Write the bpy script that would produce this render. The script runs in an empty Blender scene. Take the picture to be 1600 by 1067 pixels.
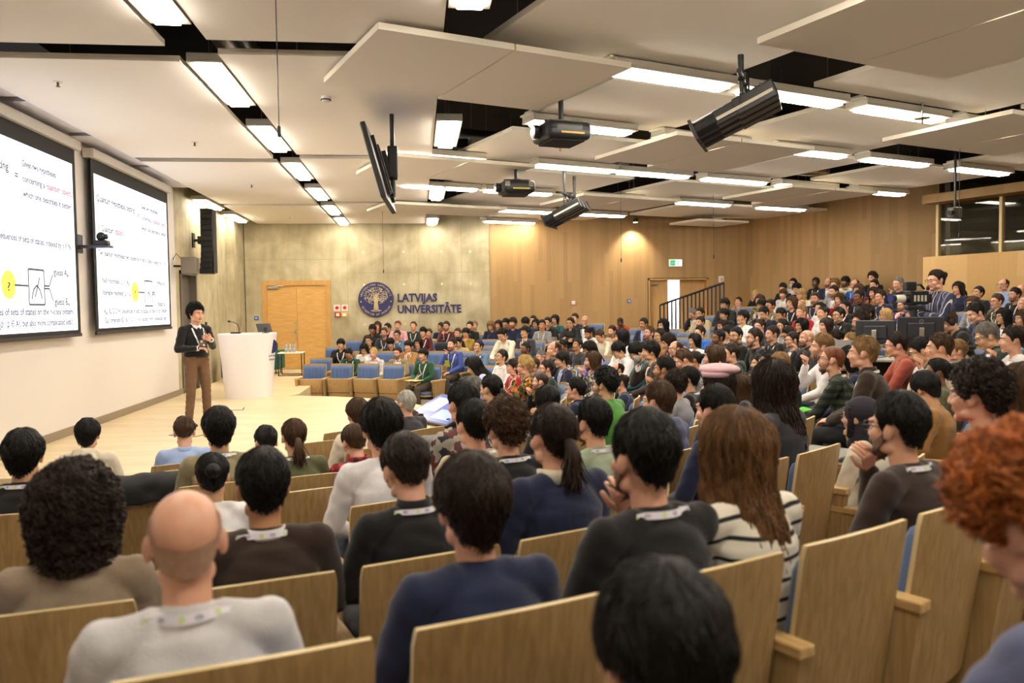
import bpy, bmesh, math, random
import numpy as np
from mathutils import Vector, Matrix, Euler, noise
from mathutils.bvhtree import BVHTree
S = bpy.context.scene
COL = S.collection
rnd = random.Random(7)
PI = math.pi
# ---------------------------------------------------------------- camera, world, exposure
cam = bpy.data.cameras.new('camera'); camo = bpy.data.objects.new('camera', cam); COL.objects.link(camo)
cam.sensor_width = 36; cam.lens = 27.99; cam.clip_start = 0.05
camo.matrix_world = Matrix(((0.992909, 0.019065, -0.117338, 0), (-0.118038, 0.041074, -0.992159, 0), (-0.014096, 0.998974, 0.043033, 1.62), (0, 0, 0, 1)))
cam.dof.use_dof = True; cam.dof.focus_distance = 11.0; cam.dof.aperture_fstop = 2.4
S.camera = camo
S.view_settings.view_transform = 'Standard'; S.view_settings.look = 'None'; S.view_settings.gamma = 1; S.view_settings.use_curve_mapping = False
S.view_settings.exposure = 0.46
W = bpy.data.worlds.new('world'); S.world = W; W.use_nodes = True
W.node_tree.nodes['Background'].inputs[0].default_value = (1, .9, .8, 1); W.node_tree.nodes['Background'].inputs[1].default_value = 0.02
S.cycles.max_bounces = 8; S.cycles.diffuse_bounces = 5; S.cycles.glossy_bounces = 3; S.cycles.transmission_bounces = 4; S.cycles.transparent_max_bounces = 8
S.cycles.sample_clamp_indirect = 6.0; S.cycles.caustics_reflective = False; S.cycles.caustics_refractive = False
LAMP = 34.0          # radiance of the ceiling fixtures' diffusers
# ---------------------------------------------------------------- helpers
def lin(c):
    return tuple((v / 12.92 if v <= .04045 else ((v + .055) / 1.055) ** 2.4) for v in c)
def hexc(h):
    return lin(tuple(int(h[i:i + 2], 16) / 255 for i in (0, 2, 4)))
MATS = {}
def mat(name, color, rough=.6, metal=0, emit=0, var=0, scale=8, stretch=(1, 1, 1), bump=0, bscale=None, spec=.5, sheen=0, coat=0):
    if name in MATS: return MATS[name]
    m = bpy.data.materials.new(name); m.use_nodes = True; nt = m.node_tree; b = nt.nodes['Principled BSDF']
    if isinstance(color, str): color = hexc(color)
    c = (*color, 1)
    b.inputs['Base Color'].default_value = c; b.inputs['Roughness'].default_value = rough; b.inputs['Metallic'].default_value = metal
    b.inputs['Specular IOR Level'].default_value = spec
    if sheen: b.inputs['Sheen Weight'].default_value = sheen
    if coat: b.inputs['Coat Weight'].default_value = coat
    if emit:
        b.inputs['Emission Color'].default_value = c; b.inputs['Emission Strength'].default_value = emit
    if var or bump:
        tc = nt.nodes.new('ShaderNodeTexCoord'); mp = nt.nodes.new('ShaderNodeMapping'); mp.inputs['Scale'].default_value = stretch
        nt.links.new(tc.outputs['Object'], mp.inputs['Vector'])
        nz = nt.nodes.new('ShaderNodeTexNoise'); nz.inputs['Scale'].default_value = scale; nz.inputs['Detail'].default_value = 5
        nt.links.new(mp.outputs['Vector'], nz.inputs['Vector'])
        if var:
            r = nt.nodes.new('ShaderNodeValToRGB'); r.color_ramp.elements[0].position = .3; r.color_ramp.elements[1].position = .7
            r.color_ramp.elements[0].color = (*[v * (1 - var) for v in color], 1); r.color_ramp.elements[1].color = (*[min(1, v * (1 + var)) for v in color], 1)
            nt.links.new(nz.outputs['Fac'], r.inputs['Fac']); nt.links.new(r.outputs['Color'], b.inputs['Base Color'])
        if bump:
            nb = nz
            if bscale:
                nb = nt.nodes.new('ShaderNodeTexNoise'); nb.inputs['Scale'].default_value = bscale; nb.inputs['Detail'].default_value = 3
                nt.links.new(mp.outputs['Vector'], nb.inputs['Vector'])
            bp = nt.nodes.new('ShaderNodeBump'); bp.inputs['Strength'].default_value = bump; bp.inputs['Distance'].default_value = .01
            nt.links.new(nb.outputs['Fac'], bp.inputs['Height']); nt.links.new(bp.outputs['Normal'], b.inputs['Normal'])
    MATS[name] = m; return m
def wood(name, c1, c2, axis=2, width=.14, rough=.45, length=2.4, gap=.0):
    """planks running along `axis` with grain; the plank index runs along the other horizontal axis (x+y)"""
    if name in MATS: return MATS[name]
    m = bpy.data.materials.new(name); m.use_nodes = True; nt = m.node_tree; b = nt.nodes['Principled BSDF']; N = nt.nodes.new; L = nt.links.new
    b.inputs['Roughness'].default_value = rough; b.inputs['Specular IOR Level'].default_value = .35
    tc = N('ShaderNodeTexCoord'); sx = N('ShaderNodeSeparateXYZ'); L(tc.outputs['Object'], sx.inputs[0])
    def math_(op, a, bb=None):
        n = N('ShaderNodeMath'); n.operation = op
        for i, v in enumerate((a, bb)):
            if v is None: continue
            if isinstance(v, (int, float)): n.inputs[i].default_value = v
            else: L(v, n.inputs[i])
        return n.outputs[0]
    ax = [sx.outputs[i] for i in range(3)]
    if axis == 2: across = math_('ADD', ax[0], math_('MULTIPLY', ax[1], 1.0)); along = ax[2]
    elif axis == 0: across = ax[1]; along = ax[0]
    else: across = ax[0]; along = ax[1]
    idx = math_('FLOOR', math_('DIVIDE', across, width))
    wn = N('ShaderNodeTexWhiteNoise'); wn.noise_dimensions = '1D'; L(idx, wn.inputs['W'])
    seg = math_('FLOOR', math_('ADD', math_('DIVIDE', along, length), math_('MULTIPLY', wn.outputs['Value'], 7.0)))
    wn2 = N('ShaderNodeTexWhiteNoise'); wn2.noise_dimensions = '2D'; cb = N('ShaderNodeCombineXYZ'); L(idx, cb.inputs[0]); L(seg, cb.inputs[1]); L(cb.outputs[0], wn2.inputs['Vector'])
    cv = N('ShaderNodeCombineXYZ'); L(math_('MULTIPLY', across, 60.0), cv.inputs[0]); L(math_('ADD', math_('MULTIPLY', along, 2.5), math_('MULTIPLY', idx, 3.7)), cv.inputs[1])
    nz = N('ShaderNodeTexNoise'); nz.inputs['Scale'].default_value = 1; nz.inputs['Detail'].default_value = 4; L(cv.outputs[0], nz.inputs['Vector'])
    f = math_('ADD', math_('MULTIPLY', wn2.outputs['Value'], .55), math_('MULTIPLY', nz.outputs['Fac'], .45))
    r = N('ShaderNodeValToRGB'); r.color_ramp.elements[0].position = .15; r.color_ramp.elements[1].position = .85
    r.color_ramp.elements[0].color = (*hexc(c1), 1); r.color_ramp.elements[1].color = (*hexc(c2), 1)
    L(f, r.inputs['Fac']); L(r.outputs['Color'], b.inputs['Base Color'])
    MATS[name] = m; return m
def grain(name, c1, c2, axis=2, rough=.45):
    """one veneer sheet: grain only"""
    st = [28, 28, 28]; st[axis] = 1.6
    if name in MATS: return MATS[name]
    m = bpy.data.materials.new(name); m.use_nodes = True; nt = m.node_tree; b = nt.nodes['Principled BSDF']; N = nt.nodes.new; L = nt.links.new
    b.inputs['Roughness'].default_value = rough; b.inputs['Specular IOR Level'].default_value = .4
    tc = N('ShaderNodeTexCoord'); oi = N('ShaderNodeObjectInfo'); mp = N('ShaderNodeMapping'); mp.inputs['Scale'].default_value = st
    ad = N('ShaderNodeVectorMath'); ad.operation = 'ADD'; L(tc.outputs['Object'], ad.inputs[0])
    ml = N('ShaderNodeMath'); ml.operation = 'MULTIPLY'; ml.inputs[1].default_value = 40; L(oi.outputs['Random'], ml.inputs[0]); L(ml.outputs[0], ad.inputs[1])
    L(ad.outputs[0], mp.inputs['Vector'])
    nz = N('ShaderNodeTexNoise'); nz.inputs['Scale'].default_value = 2.2; nz.inputs['Detail'].default_value = 6; nz.inputs['Distortion'].default_value = .4; L(mp.outputs[0], nz.inputs['Vector'])
    r = N('ShaderNodeValToRGB'); r.color_ramp.elements[0].position = .32; r.color_ramp.elements[1].position = .68
    r.color_ramp.elements[0].color = (*hexc(c1), 1); r.color_ramp.elements[1].color = (*hexc(c2), 1)
    L(nz.outputs['Fac'], r.inputs['Fac']); L(r.outputs['Color'], b.inputs['Base Color'])
    MATS[name] = m; return m
class MB:
    """collects shapes into one mesh"""
    def __init__(s): s.v = []; s.f = []; s.mi = []; s.m = 0
    def add(s, v, f, m=None):
        o = len(s.v); s.v += [tuple(map(float, p)) for p in v]; s.f += [tuple(i + o for i in q) for q in f]; s.mi += [s.m if m is None else m] * len(f); return s
    def box(s, x0, x1, y0, y1, z0, z1, T=None, m=None):
        v = [(x, y, z) for z in (z0, z1) for y in (y0, y1) for x in (x0, x1)]
        if T is not None: v = [T @ Vector(p) for p in v]
        return s.add(v, [(0, 2, 3, 1), (4, 5, 7, 6), (0, 1, 5, 4), (2, 6, 7, 3), (0, 4, 6, 2), (1, 3, 7, 5)], m)
    def rbox(s, x0, x1, y0, y1, z0, z1, r=.02, seg=3, T=None, m=None):
        """box with rounded vertical-plane edges (all edges bevelled)"""
        bm = bmesh.new(); bmesh.ops.create_cube(bm, size=1)
        for p in bm.verts: p.co = Vector(((x0 + x1) / 2 + p.co.x * (x1 - x0), (y0 + y1) / 2 + p.co.y * (y1 - y0), (z0 + z1) / 2 + p.co.z * (z1 - z0)))
        bmesh.ops.bevel(bm, geom=bm.edges[:], offset=r, segments=seg, affect='EDGES', profile=.5)
        return s.bm(bm, T, m)
    def bm(s, bm, T=None, m=None):
        bm.verts.index_update()
        v = [(T @ p.co) if T is not None else p.co for p in bm.verts]; f = [[q.index for q in t.verts] for t in bm.faces]; bm.free(); return s.add(v, f, m)
    def tube(s, pts, rad, n=10, m=None, cap=True, flat=None, up=None):
        """tube along a polyline; rad: number or list; flat: (sx, sy) list of radii pairs"""
        P = [Vector(p) for p in pts]; k = len(P)
        R = [rad] * k if isinstance(rad, (int, float)) else list(rad)
        t0 = (P[1] - P[0]).normalized(); ref = Vector(up) if up else (Vector((0, 0, 1)) if abs(t0.z) < .9 else Vector((1, 0, 0)))
        v = []; f = []
        for i in range(k):
            t = (P[min(i + 1, k - 1)] - P[max(i - 1, 0)]).normalized()
            a = t.cross(ref)
            if a.length < 1e-5: a = t.orthogonal()
            a.normalize(); b = a.cross(t).normalized(); ref = b
            rx, ry = R[i] if isinstance(R[i], (tuple, list)) else (R[i], R[i])
            for j in range(n):
                w = 2 * PI * j / n; v.append(P[i] + a * (math.cos(w) * rx) + b * (math.sin(w) * ry))
        for i in range(k - 1):
            for j in range(n): f.append((i * n + j, i * n + (j + 1) % n, (i + 1) * n + (j + 1) % n, (i + 1) * n + j))
        if cap:
            f.append(tuple(range(n - 1, -1, -1))); f.append(tuple(range((k - 1) * n, k * n)))
        return s.add(v, f, m)
    def capsule(s, pts, rad, n=12, m=None, up=None):
        """tube with rounded ends"""
        P = [Vector(p) for p in pts]; R = [r if isinstance(r, (tuple, list)) else (r, r) for r in (rad if isinstance(rad, list) else [rad] * len(P))]
        d0 = (P[0] - P[1]).normalized(); d1 = (P[-1] - P[-2]).normalized()
        A = []; AR = []
        for w in (80, 55, 28): A.append(P[0] + d0 * (math.sin(math.radians(w)) * min(R[0]))); AR.append(tuple(q * math.cos(math.radians(w)) for q in R[0]))
        B = []; BR = []
        for w in (28, 55, 80): B.append(P[-1] + d1 * (math.sin(math.radians(w)) * min(R[-1]))); BR.append(tuple(q * math.cos(math.radians(w)) for q in R[-1]))
        return s.tube(A + P + B, AR + R + BR, n, m, True, up=up)
    def ell(s, c, r, n=16, k=10, T=None, m=None, E=None):
        v = []; f = []
        for i in range(k + 1):
            th = PI * i / k
            for j in range(n):
                w = 2 * PI * j / n; p = Vector((r[0] * math.sin(th) * math.cos(w), r[1] * math.sin(th) * math.sin(w), r[2] * math.cos(th)))
                if E is not None: p = E @ p
                p = p + Vector(c); v.append(T @ p if T is not None else p)
        for i in range(k):
            for j in range(n): f.append((i * n + j, (i + 1) * n + j, (i + 1) * n + (j + 1) % n, i * n + (j + 1) % n))
        return s.add(v, f, m)
    def prism(s, poly, z0, z1, m=None):
        n = len(poly); v = [(x, y, z0) for x, y in poly] + [(x, y, z1) for x, y in poly]
        f = [tuple(range(n - 1, -1, -1)), tuple(range(n, 2 * n))] + [(i, (i + 1) % n, n + (i + 1) % n, n + i) for i in range(n)]
        return s.add(v, f, m)
    def mesh(s, name, smooth=False):
        me = bpy.data.meshes.new(name); me.from_pydata(s.v, [], s.f); me.update()
        if any(s.mi): me.polygons.foreach_set('material_index', s.mi)
        if smooth: me.polygons.foreach_set('use_smooth', [True] * len(me.polygons))
        return me
    def obj(s, name, mats, parent=None, loc=None, rotz=0, smooth=False, fixn=True):
        me = s.mesh(name, smooth)
        if fixn:
            b = bmesh.new(); b.from_mesh(me); bmesh.ops.remove_doubles(b, verts=b.verts[:], dist=1e-6); bmesh.ops.recalc_face_normals(b, faces=b.faces[:]); b.to_mesh(me); b.free()
        if not isinstance(mats, (list, tuple)): mats = [mats]
        for q in mats: me.materials.append(q)
        return link(name, me, parent, loc, rotz)
def link(name, me, parent=None, loc=None, rotz=0):
    o = bpy.data.objects.new(name, me); COL.objects.link(o)
    if loc is not None: o.location = loc
    if rotz: o.rotation_euler = (0, 0, rotz)
    if parent is not None: o.parent = parent
    return o
def tag(o, label, cat, group=None):
    o['label'] = label; o['category'] = cat
    if group: o['group'] = group
    return o
def thing(name, label, cat, loc=(0, 0, 0), rotz=0, group=None):
    o = bpy.data.objects.new(name, None); COL.objects.link(o); o.location = loc; o.rotation_euler = (0, 0, rotz); o.empty_display_size = .1
    return tag(o, label, cat, group)
def structure(o): o['kind'] = 'structure'; return o
def shade_auto(o, ang=40):
    me = o.data; me.polygons.foreach_set('use_smooth', [True] * len(me.polygons)); me.set_sharp_from_angle(angle=math.radians(ang)); return o
def dup(root, loc, rotz, label=None, group=None):
    r = root.copy(); COL.objects.link(r); r.location = loc; r.rotation_euler = (0, 0, rotz)
    if label: r['label'] = label
    if group: r['group'] = group
    for ch in root.children:
        c = ch.copy(); COL.objects.link(c); c.parent = r
        for g in ch.children:
            d = g.copy(); COL.objects.link(d); d.parent = c
    return r
def text(body, size, name, m, parent=None, M=None, depth=.002, align='LEFT', bold=0):
    """lettering as a solid mesh"""
    cu = bpy.data.curves.new(name, 'FONT'); cu.body = body; cu.size = size; cu.extrude = depth; cu.align_x = align; cu.resolution_u = 2; cu.offset = bold
    o = bpy.data.objects.new('t', cu); COL.objects.link(o); dg = bpy.context.evaluated_depsgraph_get(); dg.update()
    me = bpy.data.meshes.new_from_object(o.evaluated_get(dg)); bpy.data.objects.remove(o); bpy.data.curves.remove(cu)
    me.materials.clear(); me.materials.append(m); q = link(name, me, parent)
    if M is not None: q.matrix_local = M
    return q
# ---------------------------------------------------------------- materials of the hall
def concrete():
    m = bpy.data.materials.new('concrete'); m.use_nodes = True; nt = m.node_tree; b = nt.nodes['Principled BSDF']; N = nt.nodes.new; L = nt.links.new
    b.inputs['Roughness'].default_value = .75; b.inputs['Specular IOR Level'].default_value = .25
    tc = N('ShaderNodeTexCoord')
    def nz(scale, st, det=6, dist=0):
        mp = N('ShaderNodeMapping'); mp.inputs['Scale'].default_value = st; L(tc.outputs['Object'], mp.inputs[0])
        n = N('ShaderNodeTexNoise'); n.inputs['Scale'].default_value = scale; n.inputs['Detail'].default_value = det; n.inputs['Distortion'].default_value = dist; L(mp.outputs[0], n.inputs[0]); return n
    a = nz(.9, (1, 1, 1.4), 8, .8); c = nz(3.5, (1.3, 1.3, .35), 6); d = nz(30, (1, 1, 1), 3)
    mx = N('ShaderNodeMath'); mx.operation = 'ADD'; m1 = N('ShaderNodeMath'); m1.operation = 'MULTIPLY'; m1.inputs[1].default_value = .55; L(a.outputs[0], m1.inputs[0])
    m2 = N('ShaderNodeMath'); m2.operation = 'MULTIPLY'; m2.inputs[1].default_value = .33; L(c.outputs[0], m2.inputs[0]); L(m1.outputs[0], mx.inputs[0]); L(m2.outputs[0], mx.inputs[1])
    m3 = N('ShaderNodeMath'); m3.operation = 'MULTIPLY_ADD'; m3.inputs[1].default_value = .12; L(d.outputs[0], m3.inputs[0]); L(mx.outputs[0], m3.inputs[2])
    r = N('ShaderNodeValToRGB'); e = r.color_ramp.elements; e[0].position = .34; e[0].color = (*hexc('958b70'), 1); e[1].position = .66; e[1].color = (*hexc('c9c0a5'), 1)
    q = e.new(.5); q.color = (*hexc('b0a688'), 1); L(m3.outputs[0], r.inputs[0])
    L(r.outputs[0], b.inputs['Base Color'])
    bp = N('ShaderNodeBump'); bp.inputs['Strength'].default_value = .15; bp.inputs['Distance'].default_value = .01; L(d.outputs[0], bp.inputs['Height']); L(bp.outputs[0], b.inputs['Normal'])
    return m
M_CONC = concrete()
M_WHITE = mat('white_paint', hexc('dcd8d5'), .7)
M_OAKWALL = wood('oak_wall', '9e7e53', 'b18e60', 2, .12, .5, 2.6)
M_FLOOR = wood('oak_floor', 'd3bd93', 'e2cfa8', 0, .12, .38, 1.6)
M_CARPET = mat('carpet', hexc('82786b'), .9, var=.2, scale=60)
M_OAK = grain('oak_veneer', '997c50', 'b39565', 2, .42)
M_OAKEDGE = mat('oak_ply_edge', hexc('dcc592'), .45)
M_OAKDOOR = grain('oak_door', 'bf9250', 'd6aa66', 0, .4)
M_RAFT = mat('raft_felt', hexc('f8f4ee'), .9, var=.01, scale=120)
M_RAFTEDGE = mat('raft_edge', hexc('efe9da'), .8)
M_VOID = mat('ceiling_void', hexc('28241e'), .9, var=.3, scale=2)
M_BLACK = mat('black_metal', hexc('17181a'), .4)
M_BLACKMATT = mat('black_matt', hexc('101010'), .8)
M_STEEL = mat('galvanised_steel', hexc('a9a9a2'), .32, 1.0)
M_GREYM = mat('grey_frame', hexc('b9b4a8'), .5)
M_LIGHT = mat('light_diffuser', lin((1.0, .955, .88)), .5, emit=LAMP)
M_BASE = mat('baseboard_grey', hexc('8d7f6c'), .6)
M_PLASTIC = mat('white_plastic', hexc('e6e2d8'), .45)
M_NAVY = mat('navy_lacquer', hexc('25265c'), .45)
M_GOLD = mat('pale_gold', hexc('c3b48c'), .5)
M_BLUE = mat('seat_fabric', hexc('4c6590'), .85, var=.1, scale=90, bump=.15, bscale=400, sheen=.3)
def glassm(name, col, rough=.02, alpha=.25):
    m = bpy.data.materials.new(name); m.use_nodes = True; nt = m.node_tree; b = nt.nodes['Principled BSDF']
    b.inputs['Base Color'].default_value = (*col, 1); b.inputs['Roughness'].default_value = rough; b.inputs['Alpha'].default_value = alpha; b.inputs['Specular IOR Level'].default_value = .9
    return m
M_GLASS = glassm('smoky_glass', hexc('3c3a30'))
# ---------------------------------------------------------------- the room shell
BY = 22.4; LX = -4.63
CX0, CY0 = -3.3, 11.9                                 # the point all rows face
FP = [(0, -.5), (5.3, -.5), (10.5, 0.0), (12, .22), (17, 1.16), (30, 1.2)]
def floor_z(r):
    r += .1
    for (a, x), (b, y) in zip(FP, FP[1:]):
        if r <= b: return x + (y - x) * max(0, (r - a)) / (b - a)
    return 1.2
WALLN = ((9.68, BY), (12.16, 17.42))                   # the slanted oak wall
PAR = ((11.28, 16.7), (13.88, 9.96))                   # parapet of the control room
# raked seating floor
m = MB(); NR = [3.66, 4.2, 5.2, 6, 7, 8, 9, 10, 10.4, 11, 11.9, 13, 14, 15, 16, 16.9, 18, 22]; NA = 72
for r in NR:
    for j in range(NA + 1):
        w = math.radians(-100 + 200 * j / NA); m.v.append((CX0 + r * math.cos(w), CY0 + r * math.sin(w), floor_z(r)))
for i in range(len(NR) - 1):
    for j in range(NA): m.f.append((i * (NA + 1) + j, i * (NA + 1) + j + 1, (i + 1) * (NA + 1) + j + 1, (i + 1) * (NA + 1) + j)); m.mi.append(0)
structure(m.obj('floor', M_CARPET, smooth=True))
# stage: a low podium, round towards the seats
poly = []
for j in range(49):
    w = math.radians(-101 + 180 * j / 48); poly.append((CX0 + 3.65 * math.cos(w), CY0 + 3.65 * math.sin(w)))
poly = [(LX, poly[0][1])] + [p for p in poly if p[0] > -2.6 or p[1] < 14] + [(-2.45, 15.4), (-2.3, 15.8), (-2.3, BY), (LX, BY)]
m = MB(); m.prism(poly, -.56, 0.0); structure(m.obj('floor_stage', M_FLOOR))
# screen wall
m = MB(); m.box(LX - .25, LX, -4, 16.1, -.6, 4.6); structure(m.obj('wall_left', M_WHITE))
m = MB(); m.box(LX - .25, LX - .02, 16.1, 16.42, -.6, 4.6); m.box(LX - .25, LX - .02, 17.55, BY, -.6, 4.6); m.box(LX - .25, LX - .02, 16.42, 17.55, 2.42, 4.6); m.box(LX - .3, LX + .12, 20.4, 20.62, -.6, 4.6)
structure(m.obj('wall_side', M_CONC))
m = MB(); m.box(LX, LX + .018, 8.4, 16.1, 0, .11); m.box(LX - .02, LX, 16.1, 16.42, 0, .11); structure(m.obj('baseboard_left', M_BASE))
d2 = MB(); d2.box(LX - .2, LX - .12, 16.47, 17.5, 0, 2.37); d2 = structure(d2.obj('door_2', mat('dark_grey_door', hexc('5d5850'), .5)))
m = MB(); m.box(LX - .25, LX + .01, 16.40, 16.47, 0, 2.44); m.box(LX - .25, LX + .01, 17.5, 17.57, 0, 2.44); m.box(LX - .25, LX + .01, 16.4, 17.57, 2.37, 2.44); m.obj('door_frame', mat('grey_door_frame', hexc('6b665c'), .5), d2)
m = MB(); m.tube([(LX - .1, 17.38, 1.05), (LX - .06, 17.38, 1.05), (LX - .06, 17.26, 1.05)], .012); m.obj('door_handle', M_STEEL, d2)
# back wall: raw concrete with formwork joints, then oak panelling
m = MB(); m.box(LX, -4.2, BY, BY + .3, -.6, 4.6); m.box(-2.36, 2.05, BY, BY + .3, -.6, 4.6); m.box(-4.2, -2.36, BY, BY + .3, 2.42, 4.6); structure(m.obj('wall_back', M_CONC))
mj = mat('formwork_joint', hexc('8b8062'), .8)
for i, (x0, x1, z0, z1) in enumerate(((-1.9, -1.893, 0, 3.95), (.05, .057, -.4, 3.95), (1.25, 1.257, -.4, 3.95), (-1.9, 2.05, 2.62, 2.627), (LX, -1.9, 3.0, 3.007))):
    m = MB(); m.box(x0, x1, BY - .002, BY + .01, z0, z1); structure(m.obj('trim_%d' % (i + 1), mj))
mh = mat('tie_hole', hexc('d6caa4'), .8)
k = 0
for x in (-1.45, -.35, .7, 1.5):
    for z in (1.2, 2.3, 3.2):
        k += 1; m = MB(); m.tube([(x, BY + .01, z), (x, BY - .004, z)], .035, 14); structure(m.obj('trim_%d' % (k + 20), mh))
EX0, EX1, EZ0, EZ1 = 6.62, 8.42, -.2, 2.4
m = MB(); m.box(2.05, EX0, BY - .03, BY + .3, -.6, 4.6); m.box(EX1, 9.72, BY - .03, BY + .3, -.6, 4.6); m.box(EX0, EX1, BY - .03, BY + .3, EZ1, 4.6); structure(m.obj('wall_oak', M_OAKWALL))
m = MB(); (ax, ay), (bx, by) = WALLN; L_ = math.hypot(bx - ax, by - ay)
m.box(0, L_, 0, .25, -.6, 4.6); o = m.obj('wall_right', M_OAKWALL); o.location = (ax, ay, 0); o.rotation_euler = (0, 0, math.atan2(by - ay, bx - ax)); structure(o)
# double oak door in the concrete
DX0, DX1 = -4.14, -2.42
d = MB(); d.box(DX0 + .07, (DX0 + DX1) / 2 - .003, BY + .02, BY + .07, 0, 2.3); d = structure(d.obj('door_1', M_OAKDOOR))
m = MB(); m.box((DX0 + DX1) / 2 + .003, DX1 - .07, BY + .02, BY + .07, 0, 2.3); m.obj('door_leaf', M_OAKDOOR, d)
m = MB(); m.box(DX0 - .06, DX0 + .07, BY - .02, BY + .12, 0, 2.43); m.box(DX1 - .07, DX1 + .06, BY - .02, BY + .12, 0, 2.43); m.box(DX0 + .07, DX1 - .07, BY - .02, BY + .12, 2.3, 2.43); m.obj('door_frame', grain('oak_frame', 'b5894c', 'c99c5c', 2), d)
m = MB(); m.rbox(DX0 + .09, DX0 + .36, BY - .03, BY + .03, 2.2, 2.27, .01); m.tube([(DX0 + .25, BY - .02, 2.28), (DX0 + .52, BY - .05, 2.29)], .012); m.obj('door_closer', M_STEEL, d)
m = MB(); xx = (DX0 + DX1) / 2 - .05
m.tube([(xx, BY + .03, 1.04), (xx, BY - .05, 1.04), (xx - .12, BY - .05, 1.04)], .011); m.box(xx - .02, xx + .02, BY + .005, BY + .03, .98, 1.1); m.tube([(xx, BY + .03, 1.28), (xx, BY, 1.28)], .03, 12); m.tube([(xx, BY + .03, .86), (xx, BY, .86)], .022, 12); m.obj('door_handle', M_STEEL, d)
# exit doorway in the oak wall with the bright corridor behind
d = MB(); d.box(EX0 + .05, EX0 + .62, BY + .08, BY + .13, EZ0, EZ1 - .06); d = structure(d.obj('door_3', grain('oak_leaf', 'b08a55', 'c39c66', 2)))
m = MB(); m.box(EX0, EX0 + .05, BY - .04, BY + .3, EZ0, EZ1); m.box(EX1 - .05, EX1, BY - .04, BY + .3, EZ0, EZ1); m.box(EX0, EX1, BY - .04, BY + .3, EZ1 - .06, EZ1); m.obj('door_frame', grain('oak_frame', 'b5894c', 'c99c5c', 2), d)
m = MB(); m.box(EX0, EX1, BY - .045, BY - .03, EZ1 - .015, EZ1); m.box(EX0 - .012, EX0, BY - .045, BY - .03, EZ0, EZ1); m.obj('door_seal', M_BLACKMATT, d)
m = MB(); m.box(EX0 + 1.0, EX1 - .05, BY + .16, BY + .22, EZ0, EZ1 - .06); m.obj('door_panel', grain('oak_leaf', 'b08a55', 'c39c66', 2), d)
m = MB(); m.tube([(EX0 + .12, BY + .06, 2.2), (EX0 + .3, BY + .02, 2.22)], .02); m.obj('door_closer', M_STEEL, d)
m = MB(); m.box(EX0 - .3, EX1 + .3, BY + 1.6, BY + 1.7, -.6, 3); m.box(EX0 - .35, EX0 - .3, BY + .3, BY + 1.7, -.6, 3); m.box(EX1 + .3, EX1 + .35, BY + .3, BY + 1.7, -.6, 3); m.box(EX0 - .35, EX1 + .35, BY + .3, BY + 1.7, 2.9, 3); m.box(EX0 - .35, EX1 + .35, BY + .3, BY + 1.7, -.6, -.2)
structure(m.obj('wall_corridor', mat('corridor_white', hexc('dfe3f2'), .7)))
lamp = bpy.data.lights.new('corridor_lamp', 'AREA'); lamp.energy = 260; lamp.color = (.86, .9, 1); lamp.size = 1.0
o = bpy.data.objects.new('corridor_lamp', lamp); COL.objects.link(o); o.location = (EX0 + .9, BY + 1.0, 2.85)
# control room: parapet, mullions, glazing, soffit, room behind
def slanted(x0, y0, x1, y1): return Matrix.Translation((x0, y0, 0)) @ Matrix.Rotation(math.atan2(y1 - y0, x1 - x0), 4, 'Z')
T = slanted(*PAR[0], *PAR[1])
m = MB(); m.box(0, 7.2, 0, .12, -.6, 2.61, T); m.box(0, 7.2, .12, .7, 2.56, 2.61, T); m.box(0, .1, .12, .9, -.6, 2.56, T); structure(m.obj('wall_parapet', wood('oak_parapet', 'c09a62', 'd2ae78', 2, .2, .5)))
m = MB(); m.box(-.05, 7.2, .02, .95, 3.8, 3.99, T); structure(m.obj('trim_soffit', M_OAKWALL))
win = MB(); win.box(.03, 7.2, .49, .51, 2.61, 3.8, T); win = structure(win.obj('window_1', M_GLASS))
for a in (0.0, 1.42, 3.0, 4.6):
    m = MB(); m.box(a, a + .06, .44, .56, 2.61, 3.8, T); m.obj('mullion', M_OAKEDGE, win)
m = MB(); m.box(.3, 7.3, 3.4, 3.5, 1.2, 4.4, T); m.box(.2, .3, .5, 3.5, 1.2, 4.4, T); m.box(.3, 7.3, .5, 3.5, 1.15, 1.25, T); m.box(.3, 7.3, .5, 3.5, 4.3, 4.4, T); structure(m.obj('wall_control_room', mat('control_room_grey', hexc('55503f'), .8)))
# the parts of the shell behind the camera
m = MB(); m.box(LX - .2, 16, -4.2, -4, -.6, 5.3); structure(m.obj('wall_rear', M_OAKWALL))
m = MB(); m.box(15.5, 15.7, -4.2, 11, -.6, 5.3); structure(m.obj('wall_far_right', M_OAKWALL))
m = MB(); m.box(LX - .3, 16.2, -4.2, 25.6, 5.2, 5.4); structure(m.obj('ceiling', M_VOID))
m = MB(); m.box(LX - .3, 12, BY + .25, BY + .4, 4.4, 5.3); structure(m.obj('wall_upper', M_VOID))
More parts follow.
